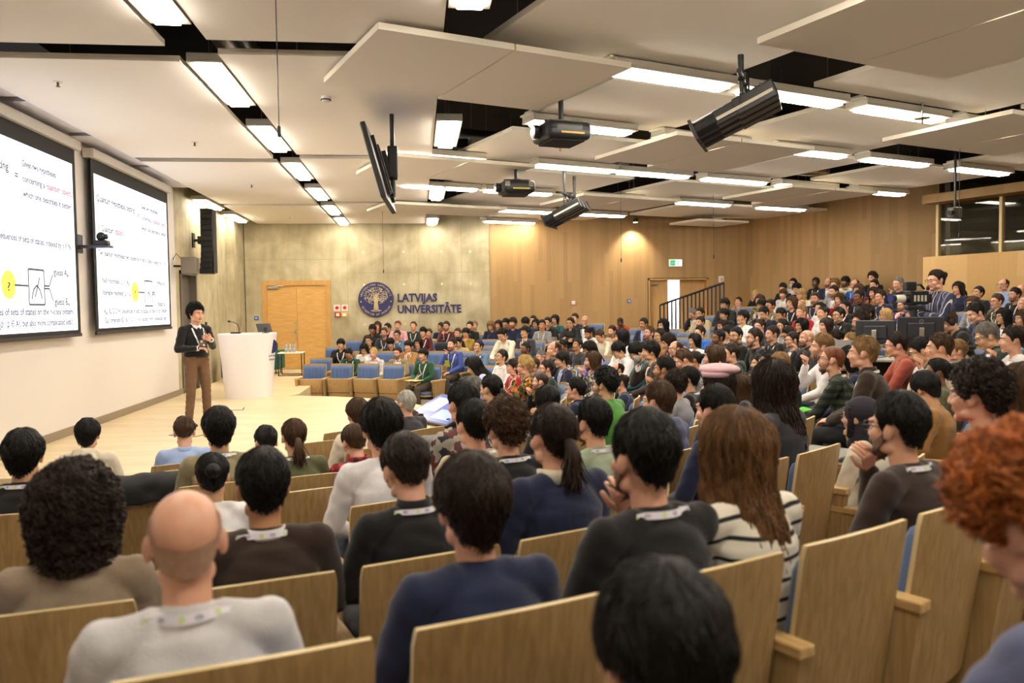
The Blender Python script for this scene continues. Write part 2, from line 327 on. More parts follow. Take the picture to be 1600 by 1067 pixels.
# ---------------------------------------------------------------- ceiling rafts
TH = math.radians(21)
def fan(u, v, k): return ((u * math.cos(TH) - v * math.sin(TH)) * k, (u * math.sin(TH) + v * math.cos(TH)) * k)
def raft(poly, zb, label, group, t=.055):
    m = MB(); n = len(poly); m.prism(poly, zb, zb + t); m.mi[0] = 0
    for q in range(1, n + 2): m.mi[q] = 1
    m.mi[1] = 1; me = m.obj('ceiling_raft', [M_RAFT, M_RAFTEDGE]); cx = sum(p[0] for p in poly) / n; cy = sum(p[1] for p in poly) / n
    me.data.transform(Matrix.Translation((-cx, -cy, -zb))); me.location = (cx, cy, zb)
    tag(me, label, 'ceiling panel', group)
    # suspension wires up to the soffit
    for sx, sy in ((.25, .3), (.75, .7)):
        i = 0; a = poly[0]; b = poly[1]; c = poly[2]; dd = poly[3]
        x = (a[0] * (1 - sx) + b[0] * sx) * (1 - sy) + (dd[0] * (1 - sx) + c[0] * sx) * sy; y = (a[1] * (1 - sx) + b[1] * sx) * (1 - sy) + (dd[1] * (1 - sx) + c[1] * sx) * sy
        w = MB(); w.tube([(x - cx, y - cy, t), (x - cx, y - cy, 5.2 - zb)], .004, 5); w.obj('hanger_wire', M_STEEL, me)
    return me
KL = .979
ORD = ['first', 'second', 'third', 'fourth', 'fifth', 'sixth', 'seventh', 'eighth', 'ninth', 'tenth', 'eleventh', 'twelfth', 'thirteenth', 'fourteenth', 'fifteenth', 'sixteenth', 'seventeenth', 'eighteenth', 'nineteenth', 'twentieth']
for i, (y0, y1) in enumerate(((1.5, 7.55), (8.0, 12.95), (13.28, 18.4), (18.72, 22.6))):
    raft([(p[0] * KL, p[1] * KL) for p in ((-4.3, y0), (-2.2, y0), (-2.2, y1), (-4.3, y1))], 3.95, 'large cream ceiling panel above the screens, %s from the camera' % ORD[i], 'square cream ceiling panels')
for i, (y0, y1) in enumerate(((1.5, 7.35), (7.75, 12.6), (12.93, 18.0), (18.32, 22.6))):
    raft([(p[0] * KL, p[1] * KL) for p in ((-1.79, y0), (.27, y0), (.27, y1), (-1.79, y1))], 3.95, 'large cream ceiling panel between the two light rows over the stage, %s from the camera' % ORD[i], 'square cream ceiling panels')
LOW = [(2.23, 3.54, 6.6, 8.4), (3.56, 4.87, 6.6, 8.5), (5.48, 6.84, 3.6, 5.5), (6.86, 8.2, 3.6, 5.5), (10.48, 11.9, 6.1, 8.0), (11.92, 13.3, 6.1, 8.0), (7.33, 8.53, 8.88, 10.95), (8.55, 10.05, 8.88, 11.15), (4.2, 5.5, 11.93, 13.8), (5.52, 6.78, 11.93, 13.75),
       (12.78, 14.04, 11.85, 13.9), (14.06, 15.4, 11.85, 14.3), (9.42, 10.71, 14.5, 16.4), (10.73, 12.15, 14.55, 16.5), (6.0, 7.53, 17.3, 18.9), (7.55, 9.05, 17.35, 18.9), (15.3, 17.2, 17.6, 18.9)]
for i, (a, b, c, d) in enumerate(LOW):
    raft([fan(*p, .941) for p in ((a, c), (b, c), (b, d), (a, d))], 3.86, 'low hanging cream ceiling panel turned askew above the seats, %s outward from the camera' % ORD[i], 'low cream ceiling panels')
HIGH = [(3.2, 5.95, 3.9, 6.55), (7.12, 10.05, 3.9, 6.3), (10.3, 13.2, 3.9, 5.9), (4.92, 7.03, 6.98, 8.85), (8.0, 10.85, 6.86, 8.95), (13.3, 15.8, 6.5, 8.7), (5.08, 7.78, 9.55, 11.6), (10.1, 11.65, 9.15, 11.2), (12.45, 15.3, 9.1, 11.1), (6.05, 9.1, 12.3, 14.25),
        (10.02, 12.7, 12.2, 14.35), (7.05, 9.9, 14.75, 17.0), (12.6, 15.6, 14.7, 17.2), (9.25, 12.2, 17.4, 19.2), (15.6, 17.6, 14.5, 16.8)]
for i, (a, b, c, d) in enumerate(HIGH):
    raft([fan(*p, 1.025) for p in ((a, c), (b, c), (b, d), (a, d))], 4.06, 'high cream ceiling panel turned askew above the seats, %s outward from the camera' % ORD[i], 'high cream ceiling panels')
# ---------------------------------------------------------------- light fixtures
def light_proto():
    t = thing('ceiling_light', 'x', 'ceiling light')
    m = MB(); m.rbox(-.8, .8, -.16, .16, .02, .09, .008, 1); m.obj('housing', M_GREYM, t)
    m = MB(); m.box(-.8, .8, -.16, -.1, 0, .02); m.box(-.8, .8, .1, .16, 0, .02); m.box(-.8, -.74, -.1, .1, 0, .02); m.box(.74, .8, -.1, .1, 0, .02); m.obj('frame', M_GREYM, t)
    m = MB(); m.rbox(-.74, .74, -.1, .1, -.034, .018, .01, 2); m.obj('diffuser', M_LIGHT, t)
    m = MB(); m.box(-.8, -.795, -.1, .1, .1, .14); m.box(-.84, -.8, -.14, .14, .08, .1); m.obj('end_cap', M_PLASTIC, t)
    for x in (-.6, .6):
        m = MB(); m.tube([(x, 0, .09), (x, 0, 1.2)], .004, 5); m.obj('hanger_wire', M_STEEL, t)
    return t
lp = light_proto(); first = True
def light(x, y, z, rz, label, group):
    global first
    if first:
        first = False; lp.location = (x, y, z); lp.rotation_euler = (0, 0, rz); lp['label'] = label; lp['group'] = group; return lp
    return dup(lp, (x, y, z), rz, label, group)
for i, y in enumerate((-2.0, 3.4, 6.0, 8.6, 11.2, 13.75, 16.4, 19.0, 21.4)):
    light(-1.93, y, 3.94, -PI / 2, 'bright rectangular lamp in the long light row over the stage, %s from the camera' % ORD[i], 'lamps of the long row')
for i, y in enumerate((.6, 5.45, 10.75, 16.3, 21.4)):
    light(.44, y, 3.93, -PI / 2, 'bright rectangular lamp showing in a gap between panels along the seats, %s from the camera' % ORD[i], 'lamps in the gap row')
for i, y in enumerate((17.9, 20.5)):
    light(-4.42, y, 3.92, -PI / 2, ('slim lamp high on the concrete side wall beside the hanging loudspeaker', 'slim lamp high on the concrete side wall above the double oak door')[i], 'lamps by the side wall')
LR = {6.78: (4.75 + .75, 7.28, 9.22, 11.2), 9.12: (5.9, 8.0, 10.2, 12.28, 14.65), 11.8: (4.9, 7.5, 9.18, 11.15, 13.1, 15.35), 14.75: (6.2, 7.95, 10.3, 12.95, 15.5), 17.6: (9.7, 11.9), 20.0: (10.5,), 3.9: (4.2, 6.4, 9.0, 11.5), .6: (2.5, 5.6, 8.6, 11.6), -2.3: (3.5, 8.0)}
k = 0
for v, us in LR.items():
    for u in us:
        x, y = fan(u, v, .975)
        if y > 21.9 or x > 14.5 and y > 11: continue
        k += 1; light(x, y, 3.955, TH, 'slim lamp among askew panels, %s from the screen side in the %s crosswise row' % (ORD[us.index(u)], ORD[list(sorted(LR)).index(v)]), 'lamps among the askew panels')
# ducts and black pipes in the void
m = MB(); m.tube([(-1.95, 1, 4.6), (-1.95, 21.5, 4.6)], .2, 20); tag(shade_auto(m.obj('ventilation_duct', M_STEEL)), 'round galvanised air duct above the long light row', 'duct')
m = MB(); m.tube([(.1, 13.6, 4.55), (9, 16.8, 4.55)], .16, 18); tag(shade_auto(m.obj('ventilation_duct', M_STEEL)), 'round galvanised air duct crossing above the askew panels', 'duct')
m = MB(); m.tube([(.2, 9.4, 4.5), (8, 12.3, 4.5)], .14, 18); tag(shade_auto(m.obj('ventilation_duct', mat('dark_duct', hexc('4d4a42'), .4, .8))), 'dark round air duct crossing near the big projector', 'duct')
m = MB(); m.box(.36, .85, 12.75, 13.2, 4.16, 4.3); tag(m.obj('duct_box', M_BLACKMATT), 'black ventilation box at the end of the gap between panels', 'duct')
def diffuser(x, y, z, lab):
    t = thing('air_diffuser', lab, 'air vent', (x, y, z), TH, 'square air vents')
    m = MB(); m.box(-.3, .3, -.3, .3, 0, .03); m.obj('plate', mat('vent_plate', hexc('d5cdb9'), .6), t)
    m = MB()
    for a in range(12):
        w = a * PI / 6; c, s = math.cos(w), math.sin(w); l1 = .26
        m.add([(c * .08 - s * .012, s * .08 + c * .012, -.002), (c * l1 - s * .02, s * l1 + c * .02, -.002), (c * l1 + s * .02, s * l1 - c * .02, -.002), (c * .08 + s * .012, s * .08 - c * .012, -.002)], [(0, 1, 2, 3)])
    m.obj('slot', M_BLACKMATT, t)
    m = MB(); m.box(-.22, .22, -.22, .22, .03, .9); m.obj('duct_neck', M_STEEL, t)
for (u, v), lab in (((7.5, 7.75), 'square swirl air vent behind the row of long black spotlights'), ((9.5, 13.5), 'square swirl air vent in the gap beyond the big projector'), ((10.6, 16.9), 'square swirl air vent near the small cluster of spotlights')):
    x, y = fan(u, v, .99); diffuser(x, y, 4.16, lab)
# metal channel beside the screen wall; screens' reflection painted as its pale blue
for i, (y0, y1) in enumerate(((6.0, 9.4), (9.6, 11.2), (11.4, 13.6), (13.8, 16.0))):
    m = MB(); m.box(LX + .04, -4.24, y0, y1, 4.0, 4.04); m.box(-4.25, -4.22, y0, y1, 3.97, 4.04); structure(m.obj('trim_%d' % (60 + i), mat('channel_reflection', hexc('dfe0ee'), .35)))
for x, lab in ((6.15, 'small round wall washer lamp near the exit, toward the concrete'), (8.75, 'small round wall washer lamp near the exit, toward the slanted wall')):
    t = thing('wall_washer', lab, 'ceiling light', (x, BY - .42, 3.96), 0, 'wall washer lamps')
    m = MB(); m.tube([(0, 0, 0), (0, 0, .12)], .07, 18); m.obj('housing', M_BLACK, t)
    m = MB(); m.tube([(0, 0, -.004), (0, 0, 0)], .06, 18); m.obj('lens', mat('washer_lens', lin((1.0, .9, .75)), .4, emit=12), t)
    m = MB(); m.tube([(0, 0, .12), (0, 0, 1.2)], .012, 8); m.obj('hanger', M_BLACK, t)
    lp_ = bpy.data.lights.new('washer', 'SPOT'); lp_.energy = 150; lp_.spot_size = math.radians(95); lp_.spot_blend = .8; lp_.color = (1, .88, .7); lp_.shadow_soft_size = .05
    o = bpy.data.objects.new('washer', lp_); COL.objects.link(o); o.location = (x, BY - .42, 3.93); o.rotation_euler = (math.radians(22), 0, 0)
# ---------------------------------------------------------------- the two projection screens with the slide
M_SLIDE = mat('slide_white', (0.80, 0.86, 1.0), .6, emit=.95)
M_INK = mat('slide_ink', hexc('50505c'), .8, emit=.5); M_REDINK = mat('slide_red', hexc('a0566a'), .8, emit=.6); M_YEL = mat('slide_yellow', hexc('f3ea50'), .8, emit=.8)
def screen(y0, y1, label):
    t = thing('projection_screen', label, 'projection screen', (-4.52, y0, 0), 0, 'projection screens')
    w = y1 - y0
    m = MB(); m.rbox(-.09, .07, -.06, w + .06, 3.80, 3.93, .015); m.obj('roller_casing', mat('casing_grey', hexc('c9c4bb'), .5), t)
    m = MB(); m.box(-.012, 0, 0, w, 1.35, 3.8); m.obj('black_border', mat('screen_black', hexc('0b0c12'), .7), t)
    m = MB(); m.box(-.02, .012, -.01, w + .01, 1.31, 1.355); m.obj('bottom_bar', mat('bar_dark', hexc('2c2a33'), .5), t)
    W0, W1, H0, H1 = .09, w - .1, 1.4, 3.6; sw = W1 - W0; sh = H1 - H0
    m = MB(); m.box(.0, .004, W0, W1, H0, H1); sl = m.obj('slide', M_SLIDE, t)
    def at(fx, fy): return (W0 + fx * sw, H1 - fy * sh)
    def tx(s, fx, fy, fx1, mm=M_INK):
        """a line of slide text fitted between two fractions of the slide's width"""
        y, z = at(fx, fy); o = text(s, .12, 'slide_text', mm, sl, None, .0006, 'LEFT', .0022)
        wd = max(v.co.x for v in o.data.vertices); k = (at(fx1, 0)[0] - y) / wd
        kz = max(.9, min(1.15, k)); o.matrix_local = Matrix(((0, 0, 1, .0055), (k, 0, 0, y), (0, kz, 0, z), (0, 0, 0, 1)))
    for a in (('Quantum hypothesis testing', .02, .17, .49), ('=', .53, .2, .556), ('Given two hypotheses', .585, .12, .85), ('concerning a', .585, .2, .755), ('quantum object,', .768, .2, .985, M_REDINK), ('which one describes it better?', .585, .28, .985),
              ('1. Quantum', .025, .36, .205), ('states', .222, .36, .32, M_REDINK), ('Two quantum hypotheses: two sequences of sets of states, indexed by n \u2208 N.', .02, .52, .965),
              ('Null hypothesis: \u03c1\u2099 \u2208 A\u2099', .05, .7, .385), ('Alternative hypothesis: \u03c3\u2099 \u2208 B\u2099', .05, .78, .40), ('guess A\u2099', .80, .68, .93), ('guess B\u2099', .80, .85, .93),
              ('A\u2099, B\u2099 \u2286 D(H) sequences of sets of states on the n-copy system.', .06, .905, .965), ('(E.g. composite IID: A\u2099 = {\u03c1 : \u03c1 \u2208 A}, but also more complicated sets.)', .06, .965, .955), ('5', .975, .985, .985)): tx(*a)
    def strip(pts, wd, mm=M_INK):
        m = MB()
        for (a, b), (c, d) in zip(pts, pts[1:]):
            p = Vector((0, *at(a, b))); q = Vector((0, *at(c, d))); n = Vector((0, -(q - p).z, (q - p).y)).normalized() * wd / 2
            m.add([Vector((.0055, 0, 0)) + p + n, Vector((.0055, 0, 0)) + q + n, Vector((.0055, 0, 0)) + q - n, Vector((.0055, 0, 0)) + p - n], [(0, 1, 2, 3)])
        m.obj('slide_line', mm, sl)
    strip([(.50, .75), (.595, .75)], .024); strip([(.6, .66), (.72, .66), (.72, .85), (.6, .85), (.6, .66)], .026)
    strip([(.62, .82), (.635, .77), (.66, .745), (.685, .77), (.70, .82)], .024); strip([(.645, .81), (.685, .70)], .024)
    strip([(.72, .745), (.76, .745), (.79, .68)], .022); strip([(.72, .76), (.76, .76), (.79, .83)], .022)
    m = MB(); y, z = at(.46, .75); m.tube([(.004, y, z), (.0052, y, z)], .16, 28); m.obj('slide_circle', M_YEL, sl); tx('?', .447, .78, .472)
    for yy in (0.0, w - .02):
        m = MB(); m.box(-.10, .0, yy, yy + .02, 3.84, 3.9); m.obj('wall_bracket', M_STEEL, t)
    return t
screen(11.9, 15.36, 'wide projection screen with lecture slide nearer the concrete wall')
screen(7.88, 11.37, 'wide projection screen with lecture slide cut off by the picture edge')
# ---------------------------------------------------------------- things on the left wall
t = thing('tracking_camera', 'small dark camera on a wall shelf between the two screens', 'camera', (LX + .02, 11.62, 2.55))
m = MB(); m.box(0, .02, -.1, .1, -.1, .15); m.box(.02, .42, -.1, .1, -.03, 0); m.obj('shelf', mat('dark_blue_grey', hexc('33364a'), .5), t)
m = MB(); m.rbox(.2, .4, -.07, .07, 0, .07, .02); m.obj('camera_base', M_BLACK, t)
m = MB(); m.ell((.3, 0, .12), (.06, .065, .065)); m.tube([(.3, 0, .12), (.38, .0, .12)], .035, 14); m.obj('camera_head', M_BLACK, t, smooth=True)
t = thing('box_loudspeaker', 'small grey box loudspeaker on bracket above the dark side door', 'loudspeaker', (LX + .02, 16.0, 2.52))
m = MB(); m.rbox(.14, .42, -.12, .14, -.17, .15, .015); m.obj('cabinet', mat('grey_cabinet', hexc('7d7468'), .6), t)
m = MB(); m.box(.42, .425, -.1, .12, -.15, .13); m.obj('grille', mat('grille_grey', hexc('5e574e'), .8), t)
m = MB(); m.tube([(-.02, 0, -.02), (.14, 0, -.02)], .02); m.tube([(-.02, -.05, .1), (.05, -.06, .22), (.14, -.02, .1)], .008, 6); m.obj('bracket', M_BLACK, t)
t = thing('line_array_loudspeaker', 'tall black curved loudspeaker column hung on the concrete side wall', 'loudspeaker', (LX + .02, 17.3, 2.4))
m = MB()
for i in range(12):
    a = math.radians(-3 + i * .9); z0 = i * .112
    off = .2 + .012 * max(0, 4 - i) ** 1.3 * -.6
    m.rbox(off, off + .24, -.17, .17, z0 + .002, z0 + .112, .006, 1)
m.obj('cabinet', M_BLACK, t)
m = MB(); m.box(.441, .446, -.15, .15, .02, 1.33); m.obj('grille', mat('grille_black', hexc('1d1d1f'), .7), t)
m = MB(); m.box(0, .03, -.08, .08, .55, .85); m.tube([(.02, 0, .7), (.2, 0, .7)], .03); m.box(.12, .2, -.1, .1, .62, .78); m.obj('wall_bracket', M_BLACK, t)
m = MB(); m.rbox(0, .035, -.04, .04, -.07, .07, .008); o = m.obj('wall_button', M_BLACK, loc=(LX - .02, 18.25, 1.32)); tag(o, 'small black wall button beside the dark side door', 'switch')
def panel(x, z, w, h, c, lab, y=BY, name='wall_panel', c2=None):
    t = thing(name, lab, 'control panel', (x, y - .001, z))
    m = MB(); m.rbox(-w / 2, w / 2, -.025, 0, -h / 2, h / 2, .006, 2); m.obj('case', c, t)
    if c2:
        m = MB(); m.box(-w * .35, w * .35, -.027, -.024, -h * .32, h * .32); m.obj('display', c2, t)
    return t
M_BLUESCREEN = mat('blue_display', hexc('6c86c8'), .3, emit=.5)
panel(-4.36, 1.42, .11, .1, M_BLACK, 'small black touch panel on concrete beside the double door', c2=M_BLUESCREEN)
panel(6.05, 1.75, .1, .1, M_NAVY, 'small dark blue panel on the oak wall near the exit', y=BY - .03, c2=M_BLUESCREEN)
t = panel(-2.18, 1.48, .17, .14, mat('alarm_red', hexc('b9281f'), .4), 'red fire alarm call point and yellow call point', name='alarm_call_point')
m = MB(); m.rbox(.1, .25, -.025, 0, -.06, .06, .006, 2); m.obj('yellow_call_point', mat('alarm_yellow', hexc('e0b040'), .4), t)
m = MB(); m.box(-.045, .045, -.03, -.024, -.04, .04); m.obj('white_plate', M_PLASTIC, t)
m = MB(); m.box(.13, .22, -.03, -.024, -.035, .035); m.obj('white_plate', M_PLASTIC, t)
for dx, lab in ((-.02, 'square red and white fire sign above the red call point'), (.19, 'square red and white fire sign above the yellow call point')):
    t = thing('fire_sign', lab, 'sign', (-2.18 + dx, BY, 1.67), 0, 'fire signs')
    m = MB(); m.box(-.085, .085, -.006, 0, -.085, .085); m.obj('plate', mat('sign_pink', hexc('f0d8d2'), .5), t)
    m = MB(); m.tube([(0, -.0065, 0), (0, -.0075, 0)], .05, 20); m.obj('symbol', mat('alarm_red', hexc('b9281f'), .4), t)
t = thing('wall_sensor', 'small white sensor on the oak wall above the back seats', 'sensor', (4.42, BY - .03, 1.72))
m = MB(); m.rbox(-.05, .05, -.04, 0, -.05, .05, .01); m.obj('case', M_PLASTIC, t)
t = thing('wall_speaker', 'small white wall loudspeaker to the side of the exit doorway', 'loudspeaker', (8.78, BY - .03, 2.33))
m = MB(); m.rbox(-.07, .07, -.14, 0, -.09, .11, .03); m.obj('case', M_PLASTIC, t)
m = MB(); m.box(-.05, .05, -.143, -.138, -.06, .06); m.obj('grille', M_GREYM, t)
t = thing('exit_sign', 'green and white exit sign above the exit doorway', 'sign', (7.42, BY - .03, 2.83))
m = MB(); m.rbox(-.2, .2, -.07, 0, -.11, .11, .008, 2); m.obj('case', M_PLASTIC, t)
m = MB(); m.box(-.18, .18, -.073, -.069, -.09, .09); m.obj('lit_panel', mat('exit_white', hexc('e9f6ee'), .4, emit=.9), t)
mg = mat('exit_green', hexc('2fae84'), .4, emit=.6)
m = MB(); m.box(-.17, -.01, -.0745, -.0725, -.08, .08); m.obj('green_field', mg, t)
m = MB(); m.box(-.14, -.045, -.076, -.0742, -.012, .012); m.add([(-.045, -.0755, -.04), (-.015, -.0755, 0), (-.045, -.0755, .04)], [(0, 1, 2)]); m.obj('arrow', M_PLASTIC, t)
m = MB(); m.ell((.07, -.074, .05), (.015, .003, .015), 10, 6); m.tube([(.07, -.074, .035), (.06, -.074, -.01), (.085, -.074, -.07)], .009, 6); m.tube([(.06, -.074, -.01), (.04, -.074, -.06)], .009, 6); m.tube([(.045, -.074, .01), (.1, -.074, .02)], .007, 6); m.obj('running_figure', mg, t)
# emblem: a round navy plaque with a pale tree
t = thing('round_emblem', 'round navy plaque with a pale gold tree on concrete', 'sign', (-1.13, BY - .004, 1.885))
m = MB(); m.tube([(0, 0, 0), (0, -.05, 0)], .485, 72); m.obj('plaque', M_NAVY, t)
m = MB()
for r in (.475, .36):
    pass
def ringmesh(m, r0, r1, y, n=72):
    o = len(m.v)
    for j in range(n):
        w = 2 * PI * j / n
        for r in (r0, r1): m.v.append((r * math.cos(w), y, r * math.sin(w)))
    for j in range(n): a = o + 2 * j; b = o + 2 * ((j + 1) % n); m.f.append((a, a + 1, b + 1, b)); m.mi.append(0)
ringmesh(m, .465, .472, -.052); m.obj('rim', mat('navy_rim', hexc('1a1a45'), .5), t)
m = MB(); rt = random.Random(4)
# crown of small leaf outlines, built as tiny raised leaves
for i in range(430):
    a = rt.uniform(0, 2 * PI); rr = math.sqrt(rt.random()); x = math.cos(a) * rr * .33; z = .1 + math.sin(a) * rr * .235
    if z < -.02 and abs(x) < .1: continue
    s = .014; w = rt.uniform(0, PI); c, si = math.cos(w) * s, math.sin(w) * s
    m.add([(x + c, -.053, z + si), (x - si * .6, -.055, z + c * .6), (x - c, -.053, z - si), (x + si * .6, -.055, z - c * .6)], [(0, 1, 2, 3)])
m.obj('tree_crown', M_GOLD, t)
m = MB()
for pts, r in (([(-.05, -.27), (-.04, -.15), (-.03, -.05), (-.06, .08)], .022), ([(.05, -.27), (.035, -.15), (.03, -.05), (.07, .06)], .022), ([(0, -.28), (0, -.1), (.005, .15)], .026), ([(-.03, -.06), (-.12, .02), (-.17, .04)], .011), ([(.03, -.06), (.12, .0), (.17, .05)], .011), ([(0, 0), (-.05, .1), (-.08, .2)], .01), ([(0, 0), (.06, .12), (.09, .2)], .01), ([(-.14, -.31), (0, -.285), (.14, -.31)], .012), ([(-.1, -.325), (.1, -.325)], .008)):
    m.tube([(x, -.05, z) for x, z in pts], r, 6)
m.obj('tree_trunk', M_GOLD, t)
for word, a0, a1, flip in (('UNIVERSITAS LATVIENSIS', 168, 12, 0), ('SCIENTIAE ET PATRIAE', 205, 335, 1)):
    n = len(word)
    for i, ch in enumerate(word):
        if ch == ' ': continue
        w = math.radians(a0 + (a1 - a0) * (i + .5) / n); r = .415 if not flip else .418; x, z = r * math.cos(w), r * math.sin(w)
        rot = (w - PI / 2) if not flip else (w + PI / 2)
        M = Matrix.Translation((x, -.052, z)) @ Matrix.Rotation(-rot, 4, 'Y') @ Matrix.Translation((0, 0, -.028)) @ Matrix.Rotation(PI / 2, 4, 'X')
        text(ch, .08, 'ring_letter', M_GOLD, t, M, .001, 'CENTER')
for w in (188, -8):
    q = math.radians(w); m = MB(); m.ell((.415 * math.cos(q), -.052, .415 * math.sin(q)), (.016, .004, .022), 8, 5); m.obj('ring_ornament', M_GOLD, t)
for word, zz, ws in (('LATVIJAS', 1.80 + .02, 1.1), ('UNIVERSIT\u0100TE', 1.50, 1.77)):
    t = thing('wall_lettering', 'raised navy letters reading %s on the concrete wall' % word, 'lettering', (-.55, BY, zz), 0, 'university name letters')
    cu = text(word, .31, 'measure', M_NAVY, None, None); wid = max(v.co.x for v in cu.data.vertices); bpy.data.objects.remove(cu)
    sc = ws / wid; x = 0
    for ch in word:
        o = text(ch, .31, 'letter', M_NAVY, t, Matrix.Translation((x * sc, -.012, 0)) @ Matrix.Diagonal((sc, 1, 1, 1)) @ Matrix.Rotation(PI / 2, 4, 'X'), .012, 'LEFT', .009)
        a = text('|' + ch + '|', .31, 'measure', M_NAVY); b = text('||', .31, 'measure', M_NAVY); x += max(v.co.x for v in a.data.vertices) - max(v.co.x for v in b.data.vertices); bpy.data.objects.remove(a); bpy.data.objects.remove(b)
# ---------------------------------------------------------------- stage furniture
t = thing('lectern', 'white rounded lectern tapering to the floor on the stage', 'lectern', (-3.19, 15.5, 0))
m = MB(); n = 56; prof = [(.0, .425, .40), (.3, .445, .42), (.7, .475, .445), (1.0, .505, .465), (1.19, .525, .48), (1.2, .515, .47)]
for z, rx, ry in prof:
    for j in range(n):
        w = 2 * PI * j / n; c, s_ = math.cos(w), math.sin(w); e = .8
        m.v.append((math.copysign(abs(c) ** e, c) * rx, math.copysign(abs(s_) ** e, s_) * ry, z))
for i in range(len(prof) - 1):
    for j in range(n): m.f.append((i * n + j, i * n + (j + 1) % n, (i + 1) * n + (j + 1) % n, (i + 1) * n + j)); m.mi.append(0)
m.f.append(tuple(range(n - 1, -1, -1))); m.mi.append(0)
shade_auto(m.obj('body', mat('lectern_white', hexc('ece8ea'), .35), t))
m = MB()
m.v = [(math.copysign(abs(math.cos(2 * PI * j / n)) ** .8, math.cos(2 * PI * j / n)) * .515, math.copysign(abs(math.sin(2 * PI * j / n)) ** .8, math.sin(2 * PI * j / n)) * .47, 1.2) for j in range(n)]; m.f = [tuple(range(n))]; m.mi = [0]
m.obj('top', mat('lectern_top', hexc('d8d3d6'), .4), t)
m = MB(); T = Matrix.Rotation(math.radians(-22), 4, 'Z'); m.tube([T @ Vector((.0, -.0, 0))] * 1 + [T @ Vector((0, 0, .003))], .13, 26)
o = m.obj('lectern_emblem', M_NAVY, t); o.matrix_local = Matrix.Translation((.485, -.16, .95)) @ Matrix.Rotation(math.radians(62), 4, 'Z') @ Matrix.Rotation(PI / 2 + .05, 4, 'X')
for i, wd in enumerate(('LATVIJAS', 'UNIVERSIT\u0100TE')):
    text(wd, .05, 'lectern_text', M_NAVY, t, Matrix.Translation((.43, -.27, .76 - i * .07)) @ Matrix.Rotation(math.radians(56), 4, 'Z') @ Matrix.Rotation(PI / 2 + .05, 4, 'X'), .002)
t = thing('gooseneck_microphone', 'black gooseneck microphone standing on the white lectern', 'microphone', (-3.37, 15.35, 1.2))
m = MB(); m.rbox(-.09, .09, -.05, .06, 0, .03, .012); m.obj('base', M_BLACK, t)
m = MB(); m.tube([(.06, 0, .02), (.06, 0, .1), (.04, -.01, .17), (-.03, -.03, .215), (-.09, -.04, .225)], .007, 8); m.tube([(-.08, -.04, .225), (-.13, -.045, .235)], .018, 10); m.obj('neck', M_BLACK, t)
t = thing('lectern_monitor', 'small dark tilted monitor on the lectern top', 'monitor', (-2.83, 15.35, 1.2))
m = MB(); T = Matrix.Rotation(math.radians(38), 4, 'Z') @ Matrix.Rotation(math.radians(-28), 4, 'X'); m.rbox(-.14, .14, -.012, .012, .03, .2, .006, 2, T); m.obj('display', M_BLACK, t)
m = MB(); m.tube([(0, 0, 0), (0, .03, .1)], .02, 8); m.rbox(-.06, .06, -.05, .07, 0, .012, .004, 1); m.obj('foot', M_BLACK, t)
def lounge(name, loc, rz, cm, lab, w=.66):
    t = thing(name, lab, 'armchair', loc, rz)
    m = MB(); m.rbox(-w / 2, w / 2, -.3, .32, .12, .42, .03); m.obj('seat', cm, t)
    m = MB(); m.rbox(-w / 2, w / 2, .2, .34, .40, .80, .03); m.obj('backrest', cm, t)
    for s in (-1, 1):
        m = MB(); m.rbox(s * w / 2 - .05, s * w / 2 + .05, -.3, .33, .12, .6, .02); m.obj('armrest', cm, t)
    for sx in (-1, 1):
        for sy in (-.24, .26):
            m = MB(); m.tube([(sx * (w / 2 - .06), sy, .12), (sx * (w / 2 - .06), sy, 0)], .014, 8); m.obj('leg', M_BLACK, t)
lounge('armchair', (-4.05, 18.9, 0), PI, mat('charcoal_felt', hexc('57534c'), .9), 'dark grey upholstered armchair by the wall behind the lectern')
lounge('armchair', (-3.88, 21.2, 0), PI * .98, mat('green_felt', hexc('2f6350'), .9), 'dark green armchair beside the bottle table')
t = thing('side_table', 'low square table with thin black legs and white top', 'table', (-3.15, 20.4, 0))
m = MB(); m.rbox(-.3, .3, -.27, .27, .55, .575, .006, 1); m.obj('tabletop', M_PLASTIC, t)
for sx in (-1, 1):
    for sy in (-1, 1):
        m = MB(); m.box(sx * .28 - .012, sx * .28 + .012, sy * .25 - .012, sy * .25 + .012, 0, .55); m.obj('leg', M_BLACK, t)
m = MB(); m.box(-.28, .28, -.262, -.238, 0, .02); m.box(-.28, .28, .238, .262, 0, .02); m.obj('foot_rail', M_BLACK, t)
mb = glassm('bottle_water', hexc('c8d4d8'), .05, .55); lbs = ('first', 'middle', 'last')
for i in range(3):
    t = thing('water_bottle', 'clear water bottle with blue label on side table, %s of three' % lbs[i], 'bottle', (-3.27 + i * .1, 20.35, .575), 0, 'water bottles on the side table')
    m = MB(); m.tube([(0, 0, 0), (0, 0, .15), (0, 0, .18), (0, 0, .2), (0, 0, .215)], [.033, .033, .026, .014, .013], 16); m.obj('bottle_body', mb, t, smooth=True)
    m = MB(); m.tube([(0, 0, .06), (0, 0, .11)], .0345, 16, cap=False); m.obj('label', mat('label_blue', hexc('8fb0d8'), .5), t)
    m = MB(); m.tube([(0, 0, .215), (0, 0, .235)], .015, 12); m.obj('cap', mat('cap_blue', hexc('3f66b0'), .4), t)
